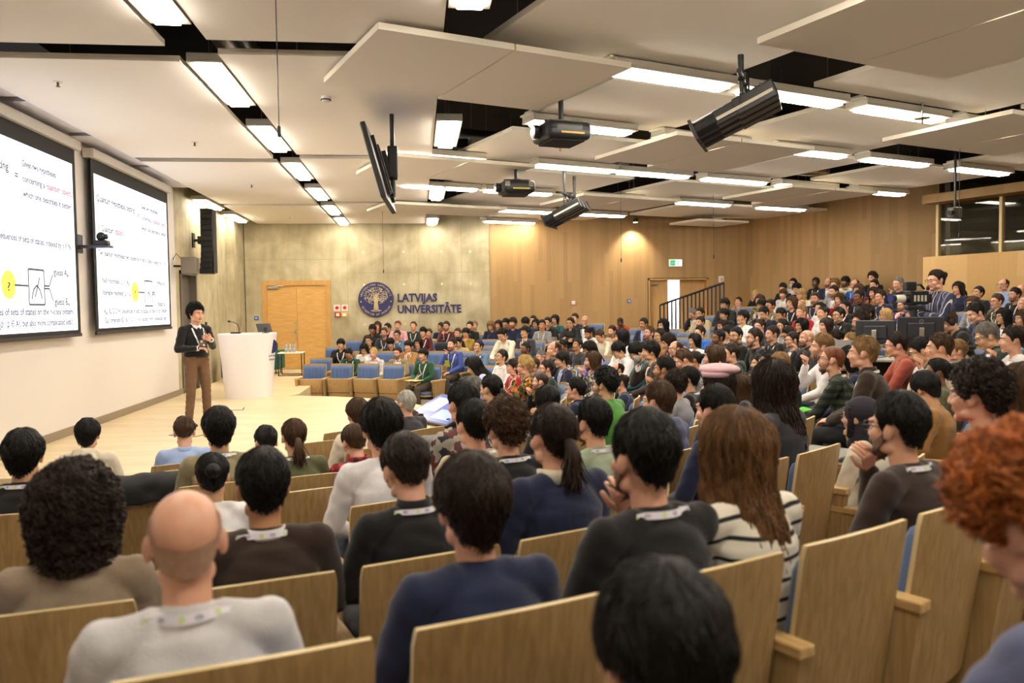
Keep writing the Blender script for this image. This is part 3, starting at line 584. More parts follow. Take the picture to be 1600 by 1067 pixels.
for (x, y, rz, lab) in ((-3.1, 13.55, .15, 'flat metal floor socket hatch in front of the lectern'), (-3.0, 10.9, -.5, 'flat metal floor socket hatch near the speaker')):
    t = thing('floor_hatch', lab, 'floor socket', (x, y, 0), rz, 'floor hatches')
    m = MB(); m.box(-.2, .2, -.15, .15, 0, .004); m.obj('lid', M_FLOOR, t)
    m = MB(); m.box(-.22, -.2, -.17, .17, 0, .005); m.box(-.2, .2, -.17, -.15, 0, .005); m.box(.2, .22, -.17, .17, 0, .005); m.obj('frame', mat('hatch_dark', hexc('4c4740'), .5), t)
# floor monitor in front of the first seats
t = thing('floor_monitor', 'large display lying tilted on the stage edge showing blue windows', 'monitor', (.42, 11.35, 0), math.radians(-62))
T = Matrix.Rotation(math.radians(24), 4, 'X')
m = MB(); m.rbox(-.62, .62, -.36, .36, .16, .21, .012, 2, T); m.obj('display_body', M_BLACK, t)
m = MB(); m.box(-.58, .58, -.32, .32, .211, .2125, T); sc = m.obj('display_image', mat('display_blue', hexc('2b479a'), .3, emit=.45), t)
for (a, b, c, d, e) in ((-.5, -.1, -.1, .25, 'c9c6e6'), (0, .5, -.25, -.02, '8aa0e0'), (.1, .52, .05, .28, 'd9d2ea'), (-.55, -.2, -.3, -.15, '23388a')):
    m = MB(); m.box(a, b, c, d, .2126, .2132, T); m.obj('display_window', mat('window_' + e, hexc(e), .3, emit=.35), sc)
m = MB(); m.rbox(-.3, .3, -.1, .3, 0, .16, .02); m.rbox(-.5, -.42, -.3, .3, 0, .12, .02); m.rbox(.42, .5, -.3, .3, 0, .12, .02); m.obj('floor_stand', M_BLACK, t)
# ---------------------------------------------------------------- things hanging from the ceiling
t = thing('hanging_television', 'big television hung from the ceiling on a black pole, seen edge on', 'television', (-.42, 9.75, 3.27))
ax = math.radians(90 + 5.6)
T = Matrix.Rotation(math.radians(-2.6), 4, 'Z') @ Matrix.Rotation(math.radians(-15), 4, 'Y')
m = MB(); m.rbox(-.03, .03, -.78, .78, -.43, .43, .012, 2, T); m.obj('display_body', M_BLACK, t)
m = MB(); m.box(-.032, -.0301, -.765, .765, -.415, .415, T); m.obj('display_glass', mat('off_screen', hexc('08080a'), .15), t)
m = MB(); m.box(.03, .09, -.3, .3, -.3, .25, T); m.box(.06, .14, -.12, .12, -.12, .2, T)
for a in (-.35, .35): m.box(.03, .07, a - .03, a + .03, -.35, .35, T)
m.obj('bracket', M_BLACK, t)
m = MB(); m.tube([(.16, 0, .69), (.16, 0, -.3)], .028, 12); m.rbox(.1, .22, -.06, .06, -.1, .3, .02); m.obj('pole', M_BLACK, t)
def projector(x, y, z, top, rz, lab, sc, stripe):
    t = thing('ceiling_projector', lab, 'projector', (x, y, z), rz, 'ceiling projectors'); t.scale = (sc, sc, sc)
    m = MB(); m.rbox(-.27, .27, -.25, .25, -.12, .08, .06, 4); m.obj('body', mat('projector_black', hexc('1c1d1f'), .45), t, smooth=False); shade_auto(t.children[-1])
    m = MB(); m.rbox(-.2, .2, -.2, .2, -.14, -.11, .01, 1); m.obj('underside', M_BLACKMATT, t)
    m = MB(); m.box(-.11, .17, -.256, -.25, -.065, -.045); m.obj('stripe', mat('stripe_' + stripe, hexc(stripe), .4), t)
    m = MB()
    for k in range(6): m.box(-.24, -.16, -.254, -.25, -.02 + k * .014, -.013 + k * .014)
    for k in range(6): m.box(.15, .23, -.254, -.25, -.02 + k * .014, -.013 + k * .014)
    m.obj('vent_grille', M_GREYM if stripe == 'd9c84a' else M_BLACKMATT, t)
    m = MB(); m.tube([(-.2, 0, -.02), (-.35, 0, -.02)], .075, 20); m.obj('lens', M_BLACK, t)
    m = MB(); m.tube([(-.35, 0, -.02), (-.352, 0, -.02)], .06, 20); m.obj('lens_glass', mat('lens_blue', hexc('2a3478'), .1), t)
    m = MB(); m.tube([(0, 0, .08), (0, 0, .12)], .09, 14); m.rbox(-.2, .2, -.16, .16, .085, .1, .004, 1)
    for sx in (-.18, .18): m.tube([(sx, 0, .08), (sx, 0, .12)], .025, 10)
    m.tube([(0, 0, .1), (0, 0, (top - z) / sc)], .03, 14); m.obj('ceiling_mount', M_BLACK, t)
projector(1.66, 9.0, 3.6, 4.0, .25, 'black ceiling projector with a yellow stripe, near the low panels', 1.0, 'c99a2c')
projector(1.64, 13.0, 3.58, 3.95, .12, 'black ceiling projector with a yellow sticker, farther down the hall', 1.0, 'd9c84a')
def spot_rig(loc, rz, top, lab, n, L0, group, sc=1):
    x, y, z = loc
    t = thing('lighting_bar', 'black pipe bar on two posts holding ' + lab, 'lighting bar', loc, rz, 'lighting bars')
    m = MB(); m.tube([(0, -.1 - .22 * (n - 1) / 2 - .12, 0), (0, .1 + .22 * (n - 1) / 2 + .12, 0)], .025, 12); m.obj('pipe', M_BLACK, t)
    for s in (-1, 1):
        m = MB(); m.tube([(0, s * .22 * n / 2 * .9, 0), (0, s * .22 * n / 2 * .9, top - z)], .028, 12); m.obj('post', M_BLACK, t)
    names = ('nearest the camera', 'in the middle', 'farthest from the camera')
    for i in range(n):
        yy = (i - (n - 1) / 2) * .23; T = Matrix.Rotation(rz, 4, 'Z')
        p = Vector(loc) + T @ Vector((0, yy, 0))
        q = thing('stage_spotlight', 'long black theatre spotlight on %s, %s' % (group, names[i]), 'spotlight', p, rz, group)
        A = Matrix.Translation((0, 0, -.27)) @ Matrix.Rotation(math.radians(-24), 4, 'Y')
        m = MB(); m.rbox(-.06, .33 * L0, -.085, .085, -.085, .085, .015, 2, A); m.rbox(-.26 * L0, -.05, -.075, .075, -.075, .075, .015, 2, A)
        for k in range(5): m.box(.02 + k * .05, .03 + k * .05, -.092, .092, -.06, .092, A)
        m.obj('housing', mat('spot_black', hexc('1f1f1f'), .38), q)
        m = MB(); m.tube([A @ Vector((-.25 * L0, 0, 0)), A @ Vector((-.46 * L0, 0, 0))], .085, 18); m.box(-.48 * L0, -.45 * L0, -.1, .1, -.1, .1, A); m.obj('lens_tube', M_BLACK, q)
        m = MB(); m.tube([A @ Vector((-.481 * L0, 0, 0)), A @ Vector((-.485 * L0, 0, 0))], .075, 18); m.obj('lens', mat('lens_pale', hexc('d9d3e6'), .2), q)
        m = MB(); m.box(-.24 * L0, .3 * L0, -.094, -.086, -.03, .0, A); m.obj('side_label', mat('label_pale', hexc('cfc8b8'), .5), q)
        m = MB(); m.tube([(.0, -.1, -.27), (.0, -.1, -.07), (.0, .1, -.07), (.0, .1, -.27)], .01, 6); m.tube([(0, 0, -.07), (0, 0, .0)], .016, 8); m.rbox(-.035, .035, -.02, .02, -.035, .035, .008, 1); m.obj('yoke', M_BLACK, q)
spot_rig((3.1, 7.3, 3.7), math.radians(-28), 3.88, 'three long spotlights', 3, 1.0, 'the big lighting bar')
spot_rig((2.7, 13.9, 3.56), math.radians(-28), 3.95, 'three small spotlights', 3, .9, 'the small lighting bar')
t = thing('pole_camera', 'small dark camera hanging on a thin pole before the control room glass', 'camera', (9.3, 12.9, 3.22))
m = MB(); m.tube([(0, 0, 0), (0, 0, 1.98)], .022, 10); m.obj('pole', M_BLACK, t)
m = MB(); m.rbox(-.09, .09, -.08, .08, -.16, .02, .02); m.obj('camera_body', mat('grey_camera', hexc('4c4840'), .5), t)
m = MB(); m.tube([(-.07, -.04, -.07), (-.14, -.06, -.08)], .045, 14); m.obj('lens', M_BLACK, t)
for (x, y, z0, lab) in ((-.98, 6.05, 2.9, 'thin wire hanging in front of the long light row'), (8.0, 11.0, 2.55, 'thin wire hanging before the pole camera'), (4.3, 16.5, 2.55, 'thin microphone wire hanging before the oak wall'), (6.6, 17.2, 2.65, 'thin microphone wire hanging near the control room'), (-.75, 18.5, 2.45, 'thin microphone wire hanging above the round emblem')):
    t = thing('hanging_microphone', lab, 'microphone', (x, y, z0), 0, 'hanging wire microphones')
    m = MB(); m.tube([(0, 0, .05), (0, 0, (5.2 if x > 6 else 4.05) - z0)], .004, 5); m.obj('wire', M_BLACK, t)
    m = MB(); m.capsule([(0, 0, .06), (0, 0, 0)], .013, 10); m.obj('capsule', M_BLACK, t)
for (x, y, lab) in ((-3.9, 6.1, 'on the first panel above the screens'), (-.15, 12.2, 'near the far edge of a panel beside the television'), (-.35, 18.9, 'on the far panel beyond the television'), (-.95, 9.0, 'on the panel before the television'), (4.5, 17.7, 'on a far panel towards the oak wall')):
    t = thing('smoke_detector', 'small white smoke detector ' + lab, 'smoke detector', (x, y, 3.955), 0, 'smoke detectors')
    m = MB(); m.tube([(0, 0, -.06), (0, 0, -.05), (0, 0, -.02), (0, 0, 0)], [.035, .045, .055, .055], 16); m.obj('case', M_PLASTIC, t)
    m = MB(); m.tube([(0, 0, -.045), (0, 0, -.035)], .056, 16); m.obj('slot_band', M_BLACKMATT, t)
for (x, y, lab) in ((-3.55, 8.6, 'on the second panel above the screens, near its front edge'), (-3.0, 11.5, 'on the second panel above the screens, near the middle'), (-3.0, 15.3, 'on the third panel above the screens'), (-3.1, 20.5, 'on the last panel above the screens')):
    t = thing('ceiling_sprinkler', 'small brass sprinkler head ' + lab, 'sprinkler', (x, y, 3.955), 0, 'sprinklers')
    m = MB(); m.tube([(0, 0, 0), (0, 0, -.01)], .045, 16); m.obj('rosette', M_PLASTIC, t)
    m = MB(); m.tube([(0, 0, -.01), (0, 0, -.05)], .012, 8); m.tube([(0, 0, -.05), (0, 0, -.054)], .022, 10); m.obj('head', mat('brass', hexc('6e4a34'), .4, .7), t)
for (u, v, lab) in ((9.4, 6.6, 'above the spotlights'), (6.9, 3.9, 'by the nearest low panel'), (6.1, 10.0, 'by the big projector')):
    x, y = fan(u, v, .97); t = thing('ceiling_sprinkler', 'sprinkler with a round metal dish hanging between askew panels ' + lab, 'sprinkler', (x, y, 3.84), 0, 'dish sprinklers')
    m = MB(); m.tube([(0, 0, 0), (0, 0, 1.3)], .012, 8); m.obj('pipe', M_STEEL, t)
    m = MB(); m.tube([(0, 0, .03), (0, 0, .036)], [.1, .04], 18); m.obj('dish', M_STEEL, t)
    m = MB(); m.tube([(0, 0, .03), (0, 0, -.03)], .014, 8); m.obj('head', mat('brass', hexc('6e4a34'), .4, .7), t)
# stair railing before the exit doorway
t = thing('stair_railing', 'black stair railing with upright bars climbing before the exit', 'railing', (0, 0, 0))
P0 = Vector((6.45, 20.7, 1.62)); P1 = Vector((7.95, 20.0, 2.18)); D = P1 - P0
m = MB(); m.tube([P0, P1], .03, 8); m.obj('handrail', M_BLACK, t)
for i in range(17):
    q = P0 + D * (i / 16); m = MB(); zb = floor_z(math.hypot(q.x - CX0, q.y - CY0) - .1) - .02; m.box(-.02, .02, -.02, .02, 0, q.z - zb, Matrix.Rotation(math.atan2(D.y, D.x), 4, 'Z')); m.obj('baluster', M_BLACK, t, loc=(q.x, q.y, zb))
# ---------------------------------------------------------------- people: bodies, clothes and hair
PIV = Vector((0, -.025, 1.08))                           # where head and neck turn
HC = Vector((0, .0, 1.19))                               # middle of the head, crown to chin
HS = 1.05
def head_M(yaw, pitch): return Matrix.Translation(PIV) @ Matrix.Rotation(math.radians(yaw), 4, 'Z') @ Matrix.Rotation(math.radians(pitch), 4, 'X') @ Matrix.Translation(HC - PIV) @ Matrix.Scale(HS, 4)
def head_parts(m, M):
    E = m.ell
    E((0, -.014, .028), (.078, .096, .090), 28, 18, M)                     # skull
    E((0, .032, -.03), (.058, .058, .078), 22, 14, M)                      # face
    E((0, .03, -.07), (.052, .05, .04), 18, 12, M)                         # jaw
    E((0, .068, -.098), (.024, .02, .019), 14, 10, M)                      # chin
    for s in (-1, 1):
        E((s * .038, .058, -.03), (.024, .028, .026), 14, 10, M)           # cheekbones
        E((s * .05, .01, -.075), (.014, .034, .022), 12, 8, M)             # jaw corner
        E((s * .03, .077, .026), (.026, .014, .010), 14, 8, M)             # brow
        E((s * .0105, .098, -.034), (.009, .010, .0085), 10, 8, M)         # nostrils
        A = Matrix.Rotation(s * -.35, 4, 'Z') @ Matrix.Rotation(.12, 4, 'X')
        E((s * .081, -.012, -.008), (.009, .019, .032), 14, 10, M, E=A.to_3x3())   # ears
        E((s * .078, .0, -.03), (.007, .010, .012), 10, 8, M)
    m.capsule([M @ Vector(p) for p in ((0, .083, .022), (0, .093, .0), (0, .103, -.024), (0, .104, -.032))], [.0085, .009, .0115, .0115], 12)   # nose
    E((0, .087, -.058), (.022, .010, .0065), 14, 8, M); E((0, .084, -.069), (.019, .010, .0065), 14, 8, M)     # lips
    E((0, .07, -.055), (.034, .022, .022), 14, 8, M)
    m.capsule([M @ Vector((0, -.022, -.02)), M @ Vector((0, -.024, -.09)), PIV + Vector((0, -.012, -.035)), PIV + Vector((0, -.03, -.12))], [(.056, .06), (.054, .057), (.056, .056), (.075, .065)], 18)   # neck
# joint layouts: y is forward, z up, seat height .46
def pose_joints(p):
    J = dict(pel=(0, -.06, .55), waist=(0, -.085, .72), chest=(0, -.075, .90), nb=(0, -.05, 1.03), lean=0,
             rs=(.178, -.055, .985), ls=(-.178, -.055, .985), re=(.25, .02, .73), le=(-.25, .02, .73), rw=(.10, .24, .625), lw=(-.10, .24, .625),
             rh=(-.55, .75, -.15), lh=(.55, .75, -.15), rn=(.1, .1, 1), ln=(-.1, .1, 1), rc=.5, lc=.5,
             rhip=(.095, -.03, .52), lhip=(-.095, -.03, .52), rk=(.115, .385, .50), lk=(-.115, .385, .50), ra=(.115, .375, .10), la=(-.115, .375, .10))
    if p == 1: J.update(re=(.17, .20, .75), rw=(.062, .150, .985), rh=(-.42, -.22, .88), rn=(-.35, -.9, .1), rc=1.45)
    if p == 2: J.update(le=(-.17, .20, .75), lw=(-.062, .150, .985), lh=(.42, -.22, .88), ln=(.35, -.9, .1), lc=1.45)
    if p == 3: J.update(re=(.255, .06, .745), le=(-.255, .06, .745), rw=(-.03, .185, .76), lw=(.03, .155, .80), rh=(-.95, -.1, .2), lh=(.95, -.1, .0), rn=(0, 1, .2), ln=(0, 1, .2), rc=.4, lc=.4)
    if p == 4: J.update(lean=.13, re=(.23, .17, .70), le=(-.23, .17, .70), rw=(.06, .37, .62), lw=(-.06, .37, .62))
    if p == 5:   # standing, turned to the hall, one hand on the chest and the other holding a small remote
        J = dict(pel=(0, 0, .95), waist=(0, -.01, 1.10), chest=(0, -.02, 1.28), nb=(0, -.02, 1.44), lean=0,
                 rs=(.185, -.02, 1.385), ls=(-.185, -.02, 1.385), re=(.27, -.02, 1.11), le=(-.29, -.05, 1.13), rw=(.10, .20, 1.12), lw=(-.12, .19, 1.23),
                 rh=(-.75, .55, .05), lh=(.75, .3, .35), rn=(.2, .2, 1), ln=(-.2, .9, -.3), rc=.75, lc=.35,
                 rhip=(.09, 0, .92), lhip=(-.09, 0, .92), rk=(.12, .03, .50), lk=(-.125, .02, .50), ra=(.14, -.01, .085), la=(-.15, -.02, .085))
    if p == 6:   # standing behind a camera, right hand forward on it
        J = dict(pel=(0, 0, .95), waist=(0, -.01, 1.10), chest=(0, -.02, 1.28), nb=(0, -.02, 1.44), lean=0,
                 rs=(.185, -.02, 1.385), ls=(-.185, -.02, 1.385), re=(.24, .12, 1.12), le=(-.24, .12, 1.12), rw=(.12, .40, 1.17), lw=(-.12, .40, 1.17),
                 rh=(-.1, .97, .15), lh=(.1, .97, .15), rn=(.3, 0, 1), ln=(-.3, 0, 1), rc=.9, lc=.9,
                 rhip=(.09, 0, .92), lhip=(-.09, 0, .92), rk=(.11, .03, .50), lk=(-.11, .02, .50), ra=(.12, -.01, .085), la=(-.12, -.02, .085))
    return {k: (Vector(v) if isinstance(v, tuple) else v) for k, v in J.items()}
STAND = (5, 6)
def lean_fix(J):
    """leaning forward turns the upper body about the pelvis"""
    if J['lean']:
        A = Matrix.Translation(J['pel']) @ Matrix.Rotation(-J['lean'], 4, 'X') @ Matrix.Translation(-J['pel'])
        for k in ('waist', 'chest', 'nb', 'rs', 'ls'): J[k] = A @ J[k]
        return A
    return Matrix.Identity(4)
def hand(m, M5, w, d, nrm, side, curl, m2):
    """palm goes to m (later fused with the arm), fingers to m2"""
    d = d.normalized(); nrm = (nrm - d * nrm.dot(d)).normalized(); x = d.cross(nrm).normalized()        # x runs across the palm
    P = lambda a, b, c: w + x * a + d * b + nrm * c
    m.capsule([P(0, .0, 0), P(0, .03, 0), P(0, .075, 0)], [(.026, .018), (.038, .014), (.038, .012)], 14, up=nrm)
    th = side                                              # thumb side along +x or -x
    for i, (o, L) in enumerate(((-.030, .062), (-.0105, .078), (.0105, .082), (.030, .074))):
        o *= -th; base = P(o, .078, 0); a = .25 * curl + .05 * i; pts = [base - d * .02, base]; cur = base; dirv = d + x * (o * 2.2)
        for q, fr in enumerate((.45, .32, .25)):
            ang = -(a + curl * (.55 + .25 * q)); dv = (dirv * math.cos(ang) + nrm * math.sin(ang)).normalized(); cur = cur + dv * L * fr; pts.append(cur); dirv = dv * .999 + d * 0
            a = 0
        m2.capsule(pts, [.0088, .009, .0085, .0078, .0066], 8)
    b = P(th * .026, .022, -.004); t1 = b + x * th * .026 + d * .026 - nrm * .008; t2 = t1 + d * .032 + x * th * .006 - nrm * .010 * (1 + curl)
    m2.capsule([b, t1, t2], [.0125, .0105, .0085], 8)
def remesh(m, voxel, smooth, name):
    me = m.mesh('r'); b = bmesh.new(); b.from_mesh(me); bmesh.ops.recalc_face_normals(b, faces=b.faces[:]); b.to_mesh(me); b.free()
    o = bpy.data.objects.new('r', me); COL.objects.link(o)
    q = o.modifiers.new('r', 'REMESH'); q.mode = 'VOXEL'; q.voxel_size = voxel
    if smooth:
        q = o.modifiers.new('s', 'SMOOTH'); q.factor = .5; q.iterations = smooth
    dg = bpy.context.evaluated_depsgraph_get(); dg.update()
    out = bpy.data.meshes.new_from_object(o.evaluated_get(dg)); bpy.data.objects.remove(o); bpy.data.meshes.remove(me)
    out.name = name; return out
BODY = {}
def body_mesh(p, yaw, pitch, hi):
    key = (p, yaw, pitch, hi)
    if key in BODY: return BODY[key]
    J = pose_joints(p); A = lean_fix(J); M = A @ (Matrix.Translation((0, .02, .41 - .0)) if p in STAND else Matrix.Identity(4)) @ head_M(yaw, pitch)
    m = MB(); piv = PIV.copy()
    # the neck is built in seated coordinates, so shift everything for standing poses
    sh = A @ (Matrix.Translation((0, .02, .41)) if p in STAND else Matrix.Identity(4))
    h = MB(); head_parts(h, head_M(yaw, pitch)); m.add([sh @ Vector(v) for v in h.v], h.f)
    m.capsule([J['pel'], J['waist'], J['chest'], J['nb'] + Vector((0, 0, -.05))], [(.12, .085), (.105, .08), (.125, .085), (.09, .06)], 18, up=(0, 1, 0))
    m.capsule([J['ls'], J['nb'] + Vector((0, 0, -.055)), J['rs']], [.045, .055, .045], 12)
    for s in 'rl':
        m.capsule([J[s + 's'], (J[s + 's'] + J[s + 'e']) / 2, J[s + 'e']], [.043, .043, .036], 12)
        m.capsule([J[s + 'e'], J[s + 'e'].lerp(J[s + 'w'], .35), J[s + 'w']], [.036, .036, .024], 12)
        m.capsule([J[s + 'hip'], J[s + 'k']], [.07, .05], 12); m.capsule([J[s + 'k'], J[s + 'k'].lerp(J[s + 'a'], .35), J[s + 'a']], [.048, .05, .034], 12)
    f = MB()
    hand(m, None, J['rw'], J['rh'], J['rn'], -1, J['rc'], f); hand(m, None, J['lw'], J['lh'], J['ln'], 1, J['lc'], f)
    me = remesh(m, .0052 if hi else .0078, 3 if not hi else 4, 'person')
    b = bmesh.new(); b.from_mesh(me); b.verts.ensure_lookup_table()
    Mi = M.inverted()
    for fa in b.faces:
        c = Mi @ fa.calc_center_median(); fa.material_index = 0; fa.smooth = True
        if c.y > .07 and abs(c.x) < .024 and -.076 < c.z < -.052: fa.material_index = 4
    bmesh.ops.recalc_face_normals(b, faces=b.faces[:])
    b.to_mesh(me); b.free()
    # fingers, eyes and brows are joined into the same mesh
    x = MB(); x.add(f.v, f.f, 0)
    for s in (-1, 1):
        c = Vector((s * .0315, .0690, .004))
        x.ell(c, (.0148, .0148, .0125), 14, 10, M, 1)
        x.ell(c + Vector((s * -.001, .0098, 0)), (.0062, .0056, .0062), 12, 8, M, 2)
        x.capsule([M @ Vector((s * .0315 + dx, .0855 - abs(dx) * .16, .006 + dz)) for dx, dz in ((-.014, .0045), (0, .009), (.014, .0045))], [.0032, .0036, .003], 6, 0)
        x.capsule([M @ Vector((s * .0315 + dx * s, y, z)) for dx, y, z in ((-.018, .0915, .022), (.0, .0905, .0275), (.02, .079, .022))], [.0036, .0042, .0028], 6, 3)
    xm = x.mesh('x', True)
    b = bmesh.new(); b.from_mesh(me); b.from_mesh(xm); bmesh.ops.recalc_face_normals(b, faces=b.faces[:]); b.to_mesh(me); b.free(); bpy.data.meshes.remove(xm)
    for _ in range(5): me.materials.append(None)
    BODY[key] = (me, M, A); return BODY[key]
CLOTH = {}
def wrinkle(me, amp, sc, seed):
    n = len(me.vertices); co = np.empty(n * 3); me.vertices.foreach_get('co', co); co = co.reshape(-1, 3); no = np.empty(n * 3); me.vertex_normals.foreach_get('vector', no) if hasattr(me, 'vertex_normals') else None
    no = no.reshape(-1, 3); p = co * sc + seed
    d = np.sin(p[:, 0] * 1.7 + 2 * np.sin(p[:, 2] * 1.1)) * np.sin(p[:, 2] * 2.3 + 1.5 * np.sin(p[:, 1] * 1.3)) * .6 + np.sin(p[:, 2] * 4.1 + p[:, 0] * 2 + 1.7 * np.sin(p[:, 1] * 2)) * .4
    co += no * (d * amp)[:, None]; me.vertices.foreach_set('co', co.ravel()); me.update()
def top_mesh(p, kind, hi):
    """torso and sleeves; kind: plain, coat, puffer, hood, high"""
    key = (p, kind, hi)
    if key in CLOTH: return CLOTH[key]
    J = pose_joints(p); lean_fix(J); m = MB(); big = {'puffer': .022, 'coat': .012, 'hood': .010}.get(kind, .004)
    up = (0, 1, 0); B = lambda a, b: (a + big, b + big); dz = Vector((0, 0, 1))
    hem = J['pel'] + Vector((0, 0, .045 if p not in STAND else .13))
    m.capsule([hem, J['waist'], J['chest'], J['chest'].lerp(J['nb'], .62), J['nb'] + Vector((0, 0, -.012))], [B(.165, .125), B(.158, .118), B(.172, .125), B(.135, .092), (.068, .062)], 26, up=up)
    m.capsule([J['ls'] + Vector((0, 0, -.012)), J['ls'].lerp(J['nb'], .55) + Vector((0, -.005, -.012)), J['nb'] + Vector((0, -.010, -.058)), J['rs'].lerp(J['nb'], .55) + Vector((0, -.005, -.012)), J['rs'] + Vector((0, 0, -.012))], [.058 + big, .060 + big * .6, .062, .060 + big * .6, .058 + big], 16)
    if p in STAND: m.tube([J['pel'] + Vector((0, 0, .045)), J['pel'] + Vector((0, 0, .12))], [B(.178, .142), B(.172, .135)], 26, up=up)
    for s in 'rl':
        a, e, w = J[s + 's'], J[s + 'e'], J[s + 'w']
        m.capsule([a + (e - a) * .02, a.lerp(e, .5), e], [.060 + big, .056 + big, .050 + big * .8], 16)
        m.capsule([e, e.lerp(w, .4), e.lerp(w, .96)], [.050 + big * .8, .046 + big * .8, .036 + big * .6], 16)
        m.tube([e.lerp(w, .9), e.lerp(w, 1.0)], [.038 + big * .6, .037 + big * .6], 16)
        if kind == 'puffer':
            for k in range(4): q = a.lerp(e, .15 + .22 * k); m.ell(q, (.082, .082, .05))
    nb = J['nb']
    if kind == 'hood':
        m.capsule([nb + Vector((-.085, .035, .0)), nb + Vector((-.075, -.055, .02)), nb + Vector((0, -.095, .02)), nb + Vector((.075, -.055, .02)), nb + Vector((.085, .035, .0))], [.026, .042, .052, .042, .026], 14)
        m.ell(nb + Vector((0, -.105, -.03)), (.10, .05, .07))
    if kind == 'puffer': m.capsule([nb + Vector((-.075, .045, .02)), nb + Vector((-.075, -.05, .035)), nb + Vector((0, -.08, .04)), nb + Vector((.075, -.05, .035)), nb + Vector((.075, .045, .02))], [.03, .034, .036, .034, .03], 12)
    me = remesh(m, .0095 if hi else .015, 3, 'top')
    wrinkle(me, .0035 if kind != 'puffer' else .007, 17 if kind != 'puffer' else 34, p * 3.1)
    me.polygons.foreach_set('use_smooth', [True] * len(me.polygons))
    for _ in range(2): me.materials.append(None)
    # the opening of coats, cardigans and jackets
    mi = np.zeros(len(me.polygons), dtype=np.int32)
    if kind == 'coat':
        for f in me.polygons:
            c = f.center; t = max(0, min(1, (c.z - J['waist'].z) / (nb.z - J['waist'].z)))
            if c.y > nb.y + .02 and abs(c.x) < .012 + .05 * t: mi[f.index] = 1
    me.polygons.foreach_set('material_index', mi)
    b = bmesh.new(); b.from_mesh(me); CLOTH[key] = (me, BVHTree.FromBMesh(b), J); b.free(); return CLOTH[key]
COLLAR = {}
def collar_mesh(p, kind):
    if (p, kind) in COLLAR: return COLLAR[p, kind]
    J = pose_joints(p); lean_fix(J); nb = J['nb']; m = MB(); h, r0, r1 = {'crew': (.016, .068, .064), 'shirt': (.042, .072, .066), 'turtle': (.066, .068, .060), 'fleece': (.06, .085, .088), 'scarf': (.07, .085, .078)}[kind]
    ph = 26; zz = -.018
    rows = [(r0 + .006, zz), (r0 + .004, zz + h * .5), (r1 + .004, zz + h), (r1 - .004, zz + h), (r0 - .008, zz)]
    for rr, z in rows:
        for j in range(ph):
            w = 2 * PI * j / ph; fr = max(0, math.cos(w)); dip = (.030 if kind in ('shirt', 'crew', 'fleece') else .012) * fr ** 1.5
            nzz = .006 * math.sin(5 * w + z * 90) if kind == 'scarf' else 0
            m.v.append((nb.x + math.sin(w) * (rr + nzz), nb.y + .002 + math.cos(w) * (rr + nzz) * .98, nb.z + z - dip + .004))
    for i in range(len(rows)):
        for j in range(ph): a, b = i * ph, ((i + 1) % len(rows)) * ph; m.f.append((a + j, a + (j + 1) % ph, b + (j + 1) % ph, b + j)); m.mi.append(0)
    if kind == 'shirt':
        for s in (-1, 1): m.add([(nb.x + s * .008, nb.y + .078, nb.z - .005), (nb.x + s * .055, nb.y + .055, nb.z + .012), (nb.x + s * .062, nb.y + .07, nb.z - .025), (nb.x + s * .025, nb.y + .098, nb.z - .055)], [(0, 1, 2, 3)])
    b = bmesh.new(); me = m.mesh('collar', True); b.from_mesh(me); bmesh.ops.recalc_face_normals(b, faces=b.faces[:]); b.to_mesh(me); b.free(); me.materials.append(None); COLLAR[p, kind] = me; return me
PANTS = {}
def pants_mesh(p):
    q = p if p in STAND else 0
    if q in PANTS: return PANTS[q]
    J = pose_joints(q); m = MB()
    m.capsule([J['lhip'] + Vector((0, -.02, .03)), J['rhip'] + Vector((0, -.02, .03))], [.105, .105], 16)
    for s in 'rl':
        m.capsule([J[s + 'hip'], J[s + 'hip'].lerp(J[s + 'k'], .5), J[s + 'k']], [.090, .082, .066], 16)
        m.capsule([J[s + 'k'], J[s + 'k'].lerp(J[s + 'a'], .45), J[s + 'a'] + Vector((0, .0, .03))], [.066, .062, .054], 16)
    if q in STAND: m.capsule([J['pel'] + Vector((-.05, 0, .06)), J['pel'] + Vector((.05, 0, .06))], [.125, .125], 16)
    me = remesh(m, .013, 3, 'trousers'); wrinkle(me, .004, 20, 1.3); me.polygons.foreach_set('use_smooth', [True] * len(me.polygons)); me.materials.append(None); PANTS[q] = me; return me
SHOE = {}
def shoe_mesh(p, s):
    q = p if p in STAND else 0
    if (q, s) in SHOE: return SHOE[q, s]
    J = pose_joints(q); a = J[s + 'a']; x = a.x; y = a.y; m = MB(); z = 0
    m.capsule([(x, y - .05, .045), (x, y + .06, .042), (x + (.012 if s == 'r' else -.012), y + .17, .03)], [(.04, .045), (.045, .042), (.042, .028)], 14, up=(0, 0, 1)); m.capsule([(x, y - .02, .05), (x, y - .015, .10)], .042, 14)
    me = remesh(m, .009, 2, 'shoe'); me.polygons.foreach_set('use_smooth', [True] * len(me.polygons)); me.materials.append(None); SHOE[q, s] = me; return me
